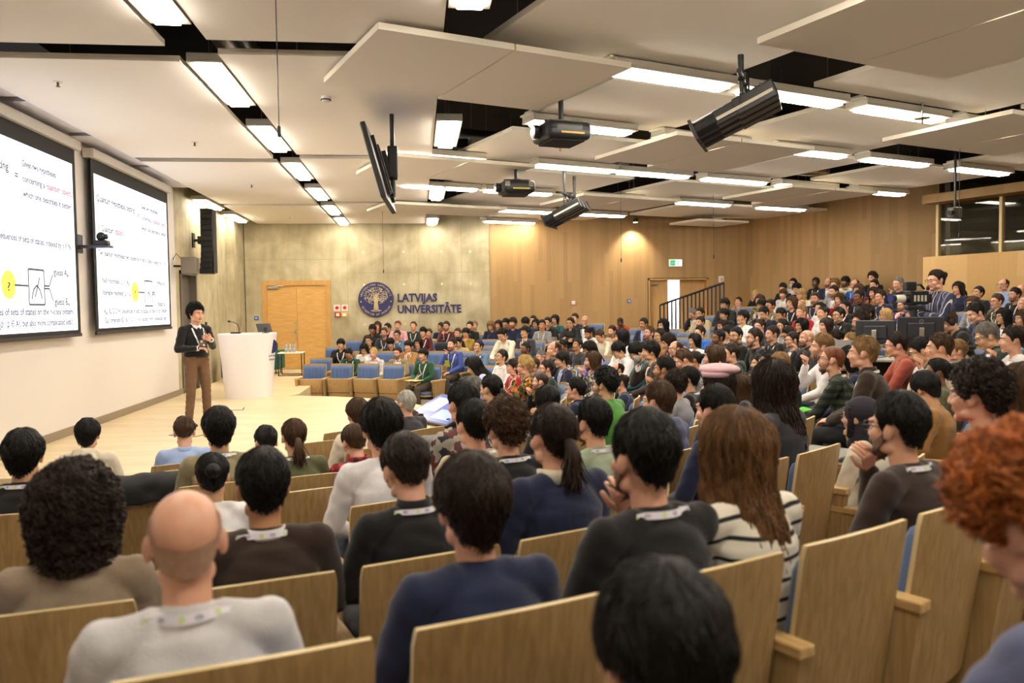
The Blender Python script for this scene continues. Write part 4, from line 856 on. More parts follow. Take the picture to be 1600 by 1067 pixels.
# ---- hair: a cap grown from the crown down to the hairline, in head coordinates
def smooth01(x): x = max(0, min(1, x)); return x * x * (3 - 2 * x)
def interp(x, pts):
    for (a, u), (b, v) in zip(pts, pts[1:]):
        if x <= b: return u + (v - u) * (x - a) / (b - a)
    return pts[-1][1]
EC = Vector((0, -.014, .028)); ER = (.078, .096, .090)
def hairline(ph, st):
    """height of the hair's edge over azimuth (0 front .. 180 back)"""
    a = abs(ph)
    base = [(0, .066), (28, .070), (48, .052), (62, .03), (72, -.012), (80, -.012), (88, .022), (104, .030), (116, -.015), (130, -.048), (180, -.066)]
    if st == 'fringe': base = [(0, .034), (30, .034), (46, .03), (60, .015), (72, -.02), (82, -.02), (92, -.005), (104, -.005), (118, -.04), (134, -.07), (180, -.09)]
    if st == 'recede': base = [(0, .094), (25, .106), (45, .085), (60, .045), (72, -.008), (80, -.01), (88, .022), (104, .030), (116, -.02), (130, -.058), (180, -.082)]
    if st == 'cover': base = [(0, .050), (28, .056), (45, .03), (55, -.01), (65, -.05), (80, -.075), (100, -.08), (180, -.095)]
    if st == 'tied': base = [(0, .070), (28, .072), (48, .058), (62, .036), (72, .0), (80, .004), (88, .026), (104, .030), (116, -.01), (130, -.045), (180, -.065)]
    return interp(a, base)
HAIRST = {  # edge style, thickness, edge thickness, lump size, lump scale, top lift, length below the nape, strand width, curl
    'sh': ('std', .016, .004, .003, 40, .010, 0, .0026, .0), 'md': ('fringe', .023, .010, .004, 34, .010, 0, .0028, .06), 'cu': ('std', .030, .014, .010, 42, .014, 0, .003, 1.0),
    'bz': ('std', .0045, .002, .0006, 60, 0, 0, .0012, 0), 'bd': ('recede', .010, .003, .002, 40, 0, 0, .002, 0), 'bl': ('stubble', .0022, .0006, 0, 40, 0, 0, 0, 0),
    'lo': ('cover', .024, .016, .005, 30, .006, .17, .003, .12), 'lg': ('cover', .026, .022, .008, 26, .008, .34, .0034, .5), 'bo': ('cover', .026, .020, .004, 30, .006, .03, .003, .05), 'ml': ('cover', .022, .014, .006, 30, .006, .05, .003, .2),
    'bn': ('tied', .013, .004, .002, 40, .002, 0, .0022, 0), 'pt': ('tied', .015, .005, .003, 40, .004, 0, .0022, 0), 'hb': ('cover', .02, .014, .004, 30, .004, .05, .003, .1),
    'bc': ('cover', .050, .050, .014, 34, .012, .05, .003, 1.6), 'af': ('std', .036, .030, .016, 36, .010, 0, .0026, 1.8), 'wv': ('std', .026, .012, .008, 36, .012, 0, .003, .7)}
def hair_surface(st, s, ph, q_off=0, seed=0):
    """point on the hair for azimuth ph (deg) and s from crown (0) to edge (1); returns (base, outer)"""
    eg, T, Te, la, ls, lift, down, sw, curl = HAIRST[st]
    if eg == 'stubble': eg = 'std'
    zb = hairline(ph, eg); w = math.radians(ph); low = EC.z - .015
    dirx, diry = math.sin(w), math.cos(w)
    # polar walk down the skull, then straight down the neck
    th_e = math.acos(max(-1, min(1, (max(zb, low) - EC.z) / ER[2])))
    L1 = th_e * .09; L2 = max(0, low - zb); L3 = 0
    if down and abs(ph) > 42: L3 = down * smooth01((abs(ph) - 42) / 30)
    L = L1 + L2 + L3; d = s * L
    if d <= L1: th = d / .09; r = math.sin(th); z = EC.z + ER[2] * math.cos(th); k = 1
    else:
        dd = d - L1; r = math.sin(th_e); z = max(zb, low) - dd; q = min(1, dd / .09)
        k = 1 - (.22 if not down else .10) * q * (1 if abs(ph) > 60 else .4)
        r *= k
    base = Vector((dirx * ER[0] * r, EC.y + diry * ER[1] * r, z))
    if L3 and d > L1 + L2:
        e = (d - L1 - L2); base.y -= min(.045, e * .28) * max(0, -diry * .8 + .4); base.x *= 1 + min(.35, e * 1.5) * (1 if down > .1 else .3)
    n = Vector((base.x / ER[0] ** 2, (base.y - EC.y) / ER[1] ** 2, (min(z, EC.z + .09) - EC.z) / ER[2] ** 2 if d <= L1 else 0)); n.normalize()
    t = T * (1 - smooth01((s - .55) / .45)) + Te * smooth01((s - .55) / .45) + lift * smooth01(1 - s * 1.6)
    if down: t = T * (1 - .25 * smooth01((s - .7) / .3))
    p = base + n * t
    if la: p += n * la * (noise.noise(p * ls + Vector((seed, 0, 0))) * 1.3 + .5 * noise.noise(p * ls * 2.1 + Vector((0, seed, 0))))
    return base, p, n
def hair_mesh(st, hi, seed, strands=0):
    m = MB(); eg, T, Te, la, ls, lift, down, sw, curl = HAIRST[st]
    NA, NS = (72, 30) if hi else (36, 16)
    if st == 'bd': s0 = .42
    elif st == 'bl': s0 = .70
    else: s0 = 0
    idx = {}
    for i in range(NS + 1):
        for j in range(NA):
            ph = -180 + 360 * j / NA; s = s0 + (1 - s0) * i / NS
            if st == 'bd': s = .30 + .70 * i / NS if abs(ph) > 70 else .99 - .0 * i
            b, p, n = hair_surface(st, s, ph, 0, seed); m.v.append(p)
    for i in range(NS):
        for j in range(NA): m.f.append((i * NA + j, (i + 1) * NA + j, (i + 1) * NA + (j + 1) % NA, i * NA + (j + 1) % NA)); m.mi.append(0)
    o = len(m.v)   # turn the edge under, towards the skin
    for j in range(NA):
        ph = -180 + 360 * j / NA; b, p, n = hair_surface(st, 1, ph, 0, seed); m.v.append(b - n * .004)
    for j in range(NA): m.f.append((NS * NA + j, o + j, o + (j + 1) % NA, NS * NA + (j + 1) % NA)); m.mi.append(0)
    r = random.Random(seed * 13 + 5)
    if st == 'bn':
        q = MB(); q.ell((0, -.125, .055), (.042, .036, .04), 18, 12); m.add([Vector(v) + Vector((0, -.004, 0)) * noise.noise(Vector(v) * 60) * 3 for v in q.v], q.f)
        m.capsule([(-.03, -.1, .05), (0, -.105, .06), (.03, -.1, .05)], .018, 10)
    if st == 'pt':
        m.capsule([(0, -.105, .005), (0, -.13, -.005), (0, -.145, -.045), (.004, -.15, -.10), (0, -.145, -.145)], [.018, .024, .034, .032, .012], 14)
    if strands:
        for _ in range(strands):
            ph = r.uniform(-180, 180); s_a = r.random() ** 1.3 * .8; ln = r.uniform(.15, .4) if down < .1 else r.uniform(.25, .6)
            if st == 'bd' and abs(ph) < 75: continue
            if st == 'bd': s_a = max(s_a, .4)
            k = 7 if curl < .5 else 12; pts = []; f0 = r.uniform(0, 6.3); amp = curl * .006; dph = r.uniform(-28, 28); off = r.uniform(-.0015, .006) if curl < .5 else r.uniform(-.006, .009)
            if st == 'af': off = r.uniform(-.01, .016)
            for q in range(k):
                t = q / (k - 1); s = min(1.04, s_a + ln * t)
                b, p, n = hair_surface(st, s, ph + dph * t + (curl * 3 * math.sin(f0 + t * 7)), 0, seed)
                side = Vector((n.y, -n.x, 0))
                pts.append(p + n * (off + amp * math.sin(f0 + t * 9 * (1 + curl)) + (.004 * t if curl > .4 else 0)) + side * amp * math.cos(f0 + t * 9 * (1 + curl)))
            m.tube(pts, [sw * (.35 + .65 * math.sin(PI * min(1, .12 + .88 * (1 - t / (k - 1) * .92)))) * r.uniform(.6, 1.2) for t in range(k)], 3, cap=False)
        if st == 'pt':
            for _ in range(140):
                x, y = r.gauss(0, .014), r.gauss(0, .012); z0 = r.uniform(-.02, -.1); pts = [(x * .6, -.13 + y * .5, z0 + .03), (x, -.146 + y, z0 - .02), (x * 1.6 + r.gauss(0, .01), -.15 + y * 1.5, z0 - .07), (x * 1.9 + r.gauss(0, .016), -.148 + y * 2, z0 - .11)]
                m.tube(pts, [.003, .004, .003, .0008], 3, cap=False)
    me = m.mesh('hair', True); b = bmesh.new(); b.from_mesh(me); bmesh.ops.recalc_face_normals(b, faces=b.faces[:]); b.to_mesh(me); b.free()
    me.materials.append(None); return me
def beret_mesh():
    m = MB(); m.ell((.008, -.015, .110), (.120, .140, .040), 32, 14); m.tube([(0, -.012, .062), (0, -.012, .095)], [(.100, .120), (.108, .128)], 32); m.tube([(.008, -.02, .148), (.008, -.02, .16)], .005, 8)
    me = m.mesh('beret', True); me.materials.append(None); return me
def hijab_mesh():
    m = MB(); m.ell((0, -.022, .032), (.093, .114, .105), 32, 20); m.capsule([(0, -.03, -.03), (0, -.035, -.10), (0, -.04, -.16)], [(.088, .085), (.082, .08), (.12, .095)], 24)
    m.capsule([(-.068, .035, .06), (-.077, .03, -.02), (-.05, .045, -.115), (0, .055, -.135), (.05, .045, -.115), (.077, .03, -.02), (.068, .035, .06), (0, .075, .085), (-.068, .035, .06)], .016, 10)
    me = m.mesh('head_scarf', True); me.materials.append(None); return me
def beard_mesh():
    h = MB(); head_parts(h, Matrix.Identity(4)); hm = remesh(h, .006, 3, 'h'); bb = bmesh.new(); bb.from_mesh(hm); hb = BVHTree.FromBMesh(bb); bb.free()
    m = MB(); n, k = 34, 6
    def strip(up, lo, amax, thick):
        o = len(m.v)
        for i in range(k + 1):
            for j in range(n + 1):
                a = math.radians(-amax + 2 * amax * j / n); d = abs(math.degrees(a)); t = i / k
                zt, zb = interp(d, up), interp(d, lo); z = zt + (zb - zt) * t
                dr = Vector((math.sin(a), math.cos(a), 0)); h = None
                if z > -.112: h = hb.ray_cast(Vector((0, .012, z)) + dr * .3, -dr)[0]
                if h is None: h = hb.find_nearest(Vector((0, .03, z)) + dr * .05)[0]
                m.v.append(tuple(h + dr * thick * math.sin(PI * (.12 + .76 * t)) + Vector((0, 0, -.0015 if t > .8 else 0))))
        for i in range(k):
            for j in range(n): m.f.append((o + i * (n + 1) + j, o + i * (n + 1) + j + 1, o + (i + 1) * (n + 1) + j + 1, o + (i + 1) * (n + 1) + j)); m.mi.append(0)
    strip([(0, -.080), (18, -.080), (30, -.066), (50, -.050), (75, -.028), (100, .0)], [(0, -.124), (25, -.120), (50, -.104), (75, -.070), (100, -.03)], 86, .005)
    strip([(0, -.046), (10, -.047), (26, -.058)], [(0, -.053), (12, -.055), (26, -.074)], 26, .004)
    me = m.mesh('beard', True); b = bmesh.new(); b.from_mesh(me); bmesh.ops.solidify(b, geom=b.faces[:], thickness=-.006); bmesh.ops.recalc_face_normals(b, faces=b.faces[:]); b.to_mesh(me); b.free(); me.materials.append(None); return me
def beard_mat(hc, skin):
    n = 'beard_%s%d' % (hc, skin); a = HAIRC[hc]; s = hexc(('d9a488', 'cfa07c', 'b98560', '8f5f42', '5a3b2a')[skin])
    return mat(n, tuple(x * .55 + y * .45 * .6 for x, y in zip(a, s)), .7, var=.3, scale=70)
def glasses_mesh():
    m = MB()
    for s in (-1, 1):
        pts = [(s * .033 + .0235 * math.copysign(abs(math.cos(w)) ** .7, math.cos(w)), .103 - abs(.0235 * math.cos(w)) * .05, .002 + .019 * math.copysign(abs(math.sin(w)) ** .7, math.sin(w))) for w in [2 * PI * k / 18 for k in range(19)]]
        m.tube(pts, .0019, 6, cap=False); m.tube([(s * .0565, .101, .008), (s * .074, .07, .010), (s * .082, .0, .006), (s * .083, -.018, -.006)], .002, 6)
    m.tube([(-.0095, .104, .006), (0, .107, .008), (.0095, .104, .006)], .0018, 6)
    me = m.mesh('glasses', True); me.materials.append(None); return me
LAN = {}
def lanyard_mesh(p, kind, hi):
    if (p, kind, hi) in LAN: return LAN[p, kind, hi]
    me0, bvh, J = top_mesh(p, kind, hi); nb = J['nb']; loop = []
    drop = nb.z - .30
    raw = []
    for t in np.linspace(0, 1, 15): raw.append((Vector((-.018 - .068 * math.sin(PI / 2 * t), nb.y + .20 - .14 * t, drop + (nb.z - .02 - drop) * t))))
    for a in np.linspace(0, 180, 17): w = math.radians(a); raw.append(Vector((-math.cos(w) * .082, nb.y + .03 - .115 * math.sin(w), nb.z + .012)))
    for t in np.linspace(1, 0, 15): raw.append((Vector((.018 + .068 * math.sin(PI / 2 * t), nb.y + .20 - .14 * t, drop + (nb.z - .02 - drop) * t))))
    pts = []
    for i, q in enumerate(raw):
        if 14 <= i < len(raw) - 14:
            n = Vector((q.x - nb.x, q.y - nb.y - .005, .028)).normalized(); w = (i - 14) / (len(raw) - 29) * PI
            d = Vector((-math.cos(w) * .083, .012 - .095 * math.sin(w), 0)); zz = nb.z + .004 + .012 * math.sin(w)
            h, hn, _, _ = bvh.ray_cast(Vector((nb.x + d.x * 4, nb.y + d.y * 4, zz)), -d.normalized())
            if h is not None: 
                dh = Vector((h.x - nb.x, h.y - nb.y, 0)) + d.normalized() * .004
                if d.length < dh.length < d.length * 1.5: d = dh
            pts.append((Vector((nb.x + d.x, nb.y + d.y, zz)), n))
        else:
            h, n, _, d = bvh.find_nearest(q); pts.append((h + n * .005, n))
    m = MB(); k = len(pts); uv = []; dist = 0
    for i, (q, n) in enumerate(pts):
        t = (pts[min(i + 1, k - 1)][0] - pts[max(i - 1, 0)][0]).normalized(); s = t.cross(n).normalized() * .0105
        if i: dist += (q - pts[i - 1][0]).length
        m.v += [q + s, q - s]; uv += [(dist / .09, 0), (dist / .09, 1)]
    for i in range(k - 1): m.f.append((2 * i, 2 * i + 1, 2 * i + 3, 2 * i + 2)); m.mi.append(0)
    me = m.mesh('lanyard', True); l = me.uv_layers.new(name='UVMap')
    for lp_ in me.loops: l.data[lp_.index].uv = uv[lp_.vertex_index]
    me.materials.append(lanyard_mat()); LAN[p, kind, hi] = me; return me
def lanyard_mat():
    if 'lanyard' in MATS: return MATS['lanyard']
    m = bpy.data.materials.new('lanyard'); m.use_nodes = True; nt = m.node_tree; b = nt.nodes['Principled BSDF']; N = nt.nodes.new; L = nt.links.new; b.inputs['Roughness'].default_value = .6
    uv = N('ShaderNodeUVMap'); sx = N('ShaderNodeSeparateXYZ'); L(uv.outputs[0], sx.inputs[0])
    def mt(op, a, c=None, e=None):
        n = N('ShaderNodeMath'); n.operation = op
        for i, v in enumerate((a, c, e)):
            if v is None: continue
            if isinstance(v, (int, float)): n.inputs[i].default_value = v
            else: L(v, n.inputs[i])
        return n.outputs[0]
    u = mt('FRACT', sx.outputs[0]); v = sx.outputs[1]
    def dist(cx, sx_=4.3): du = mt('MULTIPLY', mt('SUBTRACT', u, cx), sx_); dv = mt('SUBTRACT', v, .5); return mt('SQRT', mt('ADD', mt('MULTIPLY', du, du), mt('MULTIPLY', dv, dv)))
    ring = mt('LESS_THAN', mt('ABSOLUTE', mt('SUBTRACT', dist(.3), .26)), .09)
    nz = N('ShaderNodeTexNoise'); nz.inputs['Scale'].default_value = 9; cb = N('ShaderNodeCombineXYZ'); L(mt('MULTIPLY', sx.outputs[0], 4.0), cb.inputs[0]); L(v, cb.inputs[1]); L(cb.outputs[0], nz.inputs[0])
    word = mt('MULTIPLY', mt('LESS_THAN', dist(.72, 2.6), .33), mt('GREATER_THAN', nz.outputs[0], .5))
    m1 = N('ShaderNodeMix'); m1.data_type = 'RGBA'; m1.inputs[6].default_value = (*hexc('e6e2ec'), 1); m1.inputs[7].default_value = (*hexc('b8d636'), 1); L(ring, m1.inputs[0])
    m2 = N('ShaderNodeMix'); m2.data_type = 'RGBA'; m2.inputs[7].default_value = (*hexc('4a3f66'), 1); L(word, m2.inputs[0]); L(m1.outputs[2], m2.inputs[6]); L(m2.outputs[2], b.inputs['Base Color'])
    MATS['lanyard'] = m; return m
# ---- colours
SKIN = [mat('skin_%d' % i, hexc(c), .42, var=.06, scale=22, spec=.45) for i, c in enumerate(('d9a488', 'cfa07c', 'b98560', '8f5f42', '5a3b2a'))]
for s_ in SKIN:
    s_.node_tree.nodes['Principled BSDF'].inputs['Subsurface Weight'].default_value = .0
HAIRC = {k: hexc(c) for k, c in dict(k='14110f', d='2a1d15', b='4a3320', l='8a6a42', y='c2a266', g='77736c', w='bdb8ae', r='6e3b22', m='6b4b2d', o='b0622a').items()}
def hair_mat(k):
    n = 'hair_' + k
    if n in MATS: return MATS[n]
    m = mat(n, HAIRC[k], .42, var=.45, scale=5, stretch=(9, 9, 1.2), bump=.6, bscale=30, spec=.3); return m
TOPC = {k: hexc(c) for k, c in dict(black='161517', charcoal='34343a', grey='8b8a8e', lightgrey='c9c7c8', white='e6e3e4', cream='ddd3bd', beige='b9ab8c', tan='a07440', brown='6b4a2e', darkbrown='33251e', maroon='561f26', red='a8232a', rust='9c4b38', pink='dba6aa', purple='4f3a82', lilac='b49cd0', lavender='b9bfe6', navy='1d2440', blue='3d4f94', brightblue='2a66b8', steelblue='54708e', lightblue='9db2dc', teal='2c5e66', darkgreen='26362b', green='1f4a33', brightgreen='4f8a3a', olive='5a5a3e', khaki='8a8062', mustard='9a7a2c', sage='98a48c', taupe='978571', greyblue='5a5f7e', patterned='6b6458', floral='5a4a2a', knit='8a8478', plaid='2c3328', camouflage='4a4634', fuzzy='b08a52', redplaid='9a2a30', striped='ddd6c6').items()}
def top_mat(kind, c):
    n = 'cloth_' + c + ('_p' if kind == 'pf' else '')
    if n in MATS: return MATS[n]
    if c in ('striped', 'plaid', 'redplaid', 'floral', 'knit', 'patterned', 'camouflage', 'bluestripe'): return pattern_mat(n, c)
    return mat(n, TOPC[c], .5 if kind == 'pf' else .88, var=.10, scale=14, bump=.25, bscale=180, sheen=.0 if kind == 'pf' else .2, spec=.3)
def pattern_mat(n, c):
    m = bpy.data.materials.new(n); m.use_nodes = True; nt = m.node_tree; b = nt.nodes['Principled BSDF']; N = nt.nodes.new; L = nt.links.new; b.inputs['Roughness'].default_value = .9
    tc = N('ShaderNodeTexCoord'); r = N('ShaderNodeValToRGB'); r.color_ramp.interpolation = 'CONSTANT'; e = r.color_ramp.elements
    def setr(*st):
        e[0].position = st[0][0]; e[0].color = (*hexc(st[0][1]), 1); e[1].position = st[1][0]; e[1].color = (*hexc(st[1][1]), 1)
        for p, h in st[2:]: q = e.new(p); q.color = (*hexc(h), 1)
    if c in ('striped', 'bluestripe', 'plaid', 'redplaid'):
        sx = N('ShaderNodeSeparateXYZ'); nz = N('ShaderNodeTexNoise'); nz.inputs['Scale'].default_value = 3; L(tc.outputs['Object'], nz.inputs[0])
        mx = N('ShaderNodeMix'); mx.data_type = 'VECTOR'; mx.inputs[0].default_value = .05; L(tc.outputs['Object'], mx.inputs[4]); L(nz.outputs['Color'], mx.inputs[5]); L(mx.outputs[1], sx.inputs[0])
        def fr(o, per):
            q = N('ShaderNodeMath'); q.operation = 'DIVIDE'; L(o, q.inputs[0]); q.inputs[1].default_value = per; g = N('ShaderNodeMath'); g.operation = 'FRACT'; L(q.outputs[0], g.inputs[0]); return g.outputs[0]
        if c == 'striped': L(fr(sx.outputs[2], .062), r.inputs[0]); setr((0, 'd9d1c0'), (.78, '1a1a1c'))
        elif c == 'bluestripe': L(fr(sx.outputs[0], .11), r.inputs[0]); setr((0, '2c3150'), (.3, '8f8f96'), (.4, '3a4163'), (.62, '5b4a48'), (.7, '252a45'), (.92, 'b8b4ac'))
        else:
            a, d = fr(sx.outputs[0], .07), fr(sx.outputs[2], .07)
            def st(o): q = N('ShaderNodeMath'); q.operation = 'GREATER_THAN'; q.inputs[1].default_value = .5; L(o, q.inputs[0]); return q.outputs[0]
            s = N('ShaderNodeMath'); s.operation = 'ADD'; L(st(a), s.inputs[0]); L(st(d), s.inputs[1]); h = N('ShaderNodeMath'); h.operation = 'DIVIDE'; h.inputs[1].default_value = 2.2; L(s.outputs[0], h.inputs[0]); L(h.outputs[0], r.inputs[0])
            setr((0, '4a5242'), (.3, '2a3128'), (.7, '15181a')) if c == 'plaid' else setr((0, 'b03038'), (.3, '7a1c26'), (.7, '30121a'))
    else:
        v = N('ShaderNodeTexVoronoi'); v.inputs['Scale'].default_value = {'floral': 26, 'knit': 30, 'patterned': 28, 'camouflage': 16}[c]; L(tc.outputs['Object'], v.inputs[0]); s = N('ShaderNodeSeparateColor'); L(v.outputs['Color'], s.inputs[0]); L(s.outputs[0], r.inputs[0])
        setr(*{'floral': ((0, '2c3320'), (.35, '5c6a2e'), (.6, 'c0592a'), (.8, '1a1a16'), (.9, 'c9a13c')), 'knit': ((0, '3a3836'), (.4, '8a8680'), (.7, 'c2bcb0')), 'patterned': ((0, '2a2c3a'), (.4, '9a9488'), (.75, '5a3030')), 'camouflage': ((0, '2e2a1e'), (.4, '4a4630'), (.7, '6b6244'))}[c])
    L(r.outputs[0], b.inputs['Base Color']); MATS[n] = m; return m
M_EYEW = mat('eye_white', hexc('e8e2da'), .2); M_IRIS = mat('iris', hexc('22150e'), .15); M_LIP = [mat('lip_%d' % i, hexc(c), .45) for i, c in enumerate(('b8766a', 'ad6f60', '94604e', '70463c', '4a302a'))]
M_GLASSES = mat('glasses_frame', hexc('1c1a1a'), .35); M_PANTS = [mat('trousers_%d' % i, hexc(c), .9, var=.1, scale=20) for i, c in enumerate(('1b1c22', '2b3346', '3b3a3c', '4f4638', '252a3a'))]; M_SHOE = mat('shoe', hexc('2a2320'), .5)
M_STUBBLE = mat('shaved_hair', hexc('b08b72'), .5, var=.1, scale=60)  # colour of the close-cropped stubble on bald heads
KIND = {'pf': 'puffer', 'hd': 'hood', 'cd': 'coat', 'bz': 'coat', 'cr': 'coat', 'fz': 'puffer', 'fc': 'coat', 'vt': 'plain'}
def setmats(o, ms):
    for i, q in enumerate(ms):
        o.material_slots[i].link = 'OBJECT'; o.material_slots[i].material = q
PROTO = {}
def proto(key, fn):
    if key not in PROTO: PROTO[key] = fn()
    return PROTO[key]
def add_person(x, y, z, rz, sc, pose, yaw, pitch, hs, hc, skin, top, tcol, extras, size, seed, label, group='audience', inner='white', pants=None, legs=True):
    hi = size > 60; me, M, A = body_mesh(pose, yaw, pitch, hi)
    o = link('person', me, None, (x, y, z), rz); o.scale = (sc, sc, sc); setmats(o, [SKIN[skin], M_EYEW, M_IRIS, hair_mat('d' if hc in 'yw' else hc), M_LIP[skin]]); tag(o, label, 'person', group)
    kind = KIND.get(top, 'plain')
    tm = top_mesh(pose, kind, hi)[0]; t = link('top', tm, o); mt_ = top_mat(top, tcol); setmats(t, [mt_, top_mat('sw', inner)])
    ck = {'sh': 'shirt', 'tn': 'turtle', 'fc': 'fleece', 'sc': 'scarf', 'cd': 'shirt', 'bz': 'shirt', 'cr': 'turtle' if seed % 2 else 'crew'}.get(top, 'crew' if kind not in ('hood', 'puffer') else None)
    if ck:
        c = link('scarf' if top == 'sc' else 'collar', collar_mesh(pose, ck), o); setmats(c, [top_mat('sw', 'cream') if top == 'fc' else (top_mat('sw', inner) if top in ('cd', 'bz') else mt_)])
    def onhead(name, mesh, mm):
        q = link(name, mesh, o); q.matrix_local = M
        if mm: setmats(q, [mm])
        return q
    strands = 0
    if size > 60: strands = int(min(2000, 300 + size * 12))
    hm = hair_mat(hc); st = hs
    if hs in ('bt', 'bk'): st = 'hb' if hs == 'bt' else 'sh'
    if hs == 'hj': onhead('head_scarf', proto('hijab', hijab_mesh), mat('striped_scarf', hexc('26232e'), .9, var=.5, scale=6, stretch=(1, 1, 9)))
    else:
        v = seed % 3
        if size > 60: hmesh = hair_mesh(st, True, seed, int(strands * (1.5 if st in ('cu', 'bc', 'af', 'lg') else 1)) if st not in ('bl', 'bz') else 0)
        elif size > 30: hmesh = proto((st, v, 'mid'), lambda: hair_mesh(st, False, v, 420 if st not in ('bl', 'bz') else 0))
        else: hmesh = proto((st, v), lambda: hair_mesh(st, False, v, 260 if st in ('cu', 'md', 'lo', 'bo', 'ml') else (120 if st not in ('bl', 'bz') else 0)))
        onhead('hair', hmesh, hm if st != 'bl' else M_STUBBLE)
    if hs == 'bt': onhead('beret', proto('beret', beret_mesh), mat('pink_felt', hexc('d3adb4'), .95, var=.08, scale=30))
    if hs == 'bk': onhead('beret', proto('beret', beret_mesh), mat('black_felt', hexc('121112'), .95))
    if 'b' in extras: onhead('beard', proto('beard', beard_mesh), beard_mat(hc, skin))
    if 'g' in extras: onhead('glasses', proto('glasses', glasses_mesh), M_GLASSES)
    if 'l' in extras: link('lanyard', lanyard_mesh(pose, kind, hi), o)
    if 'm' in extras:
        def mk():
            m = MB(); m.ell((0, .062, -.05), (.056, .05, .045), 18, 12)
            for s in (-1, 1): m.tube([(s * .05, .06, -.03), (s * .078, .0, .0)], .0015, 5)
            q = m.mesh('face_mask', True); q.materials.append(None); return q
        onhead('face_mask', proto('mask', mk), mat('mask_blue', hexc('9fc4de'), .7))
    if 'h' in extras:
        def mk():
            m = MB(); m.tube([(-.088, -.01, .01), (-.085, -.01, .09), (0, -.012, .145), (.085, -.01, .09), (.088, -.01, .01)], .009, 8)
            for s in (-1, 1): m.ell((s * .098, -.01, -.008), (.022, .036, .042), 16, 10)
            q = m.mesh('headphones', True); q.materials.append(None); return q
        onhead('headphones', proto('phones', mk), M_BLACKMATT)
    if legs:
        pm = M_PANTS[seed % 5] if pants is None else pants
        q = link('trousers', pants_mesh(pose), o); setmats(q, [pm])
        for s in 'rl': q = link('shoe', shoe_mesh(pose, s), o); setmats(q, [M_SHOE])
    return o, M
DRAPE = {'216,752': (-1.873, 5.605), '690,697': (0.063, 7.323), '697,533': (0.592, 19.529)}
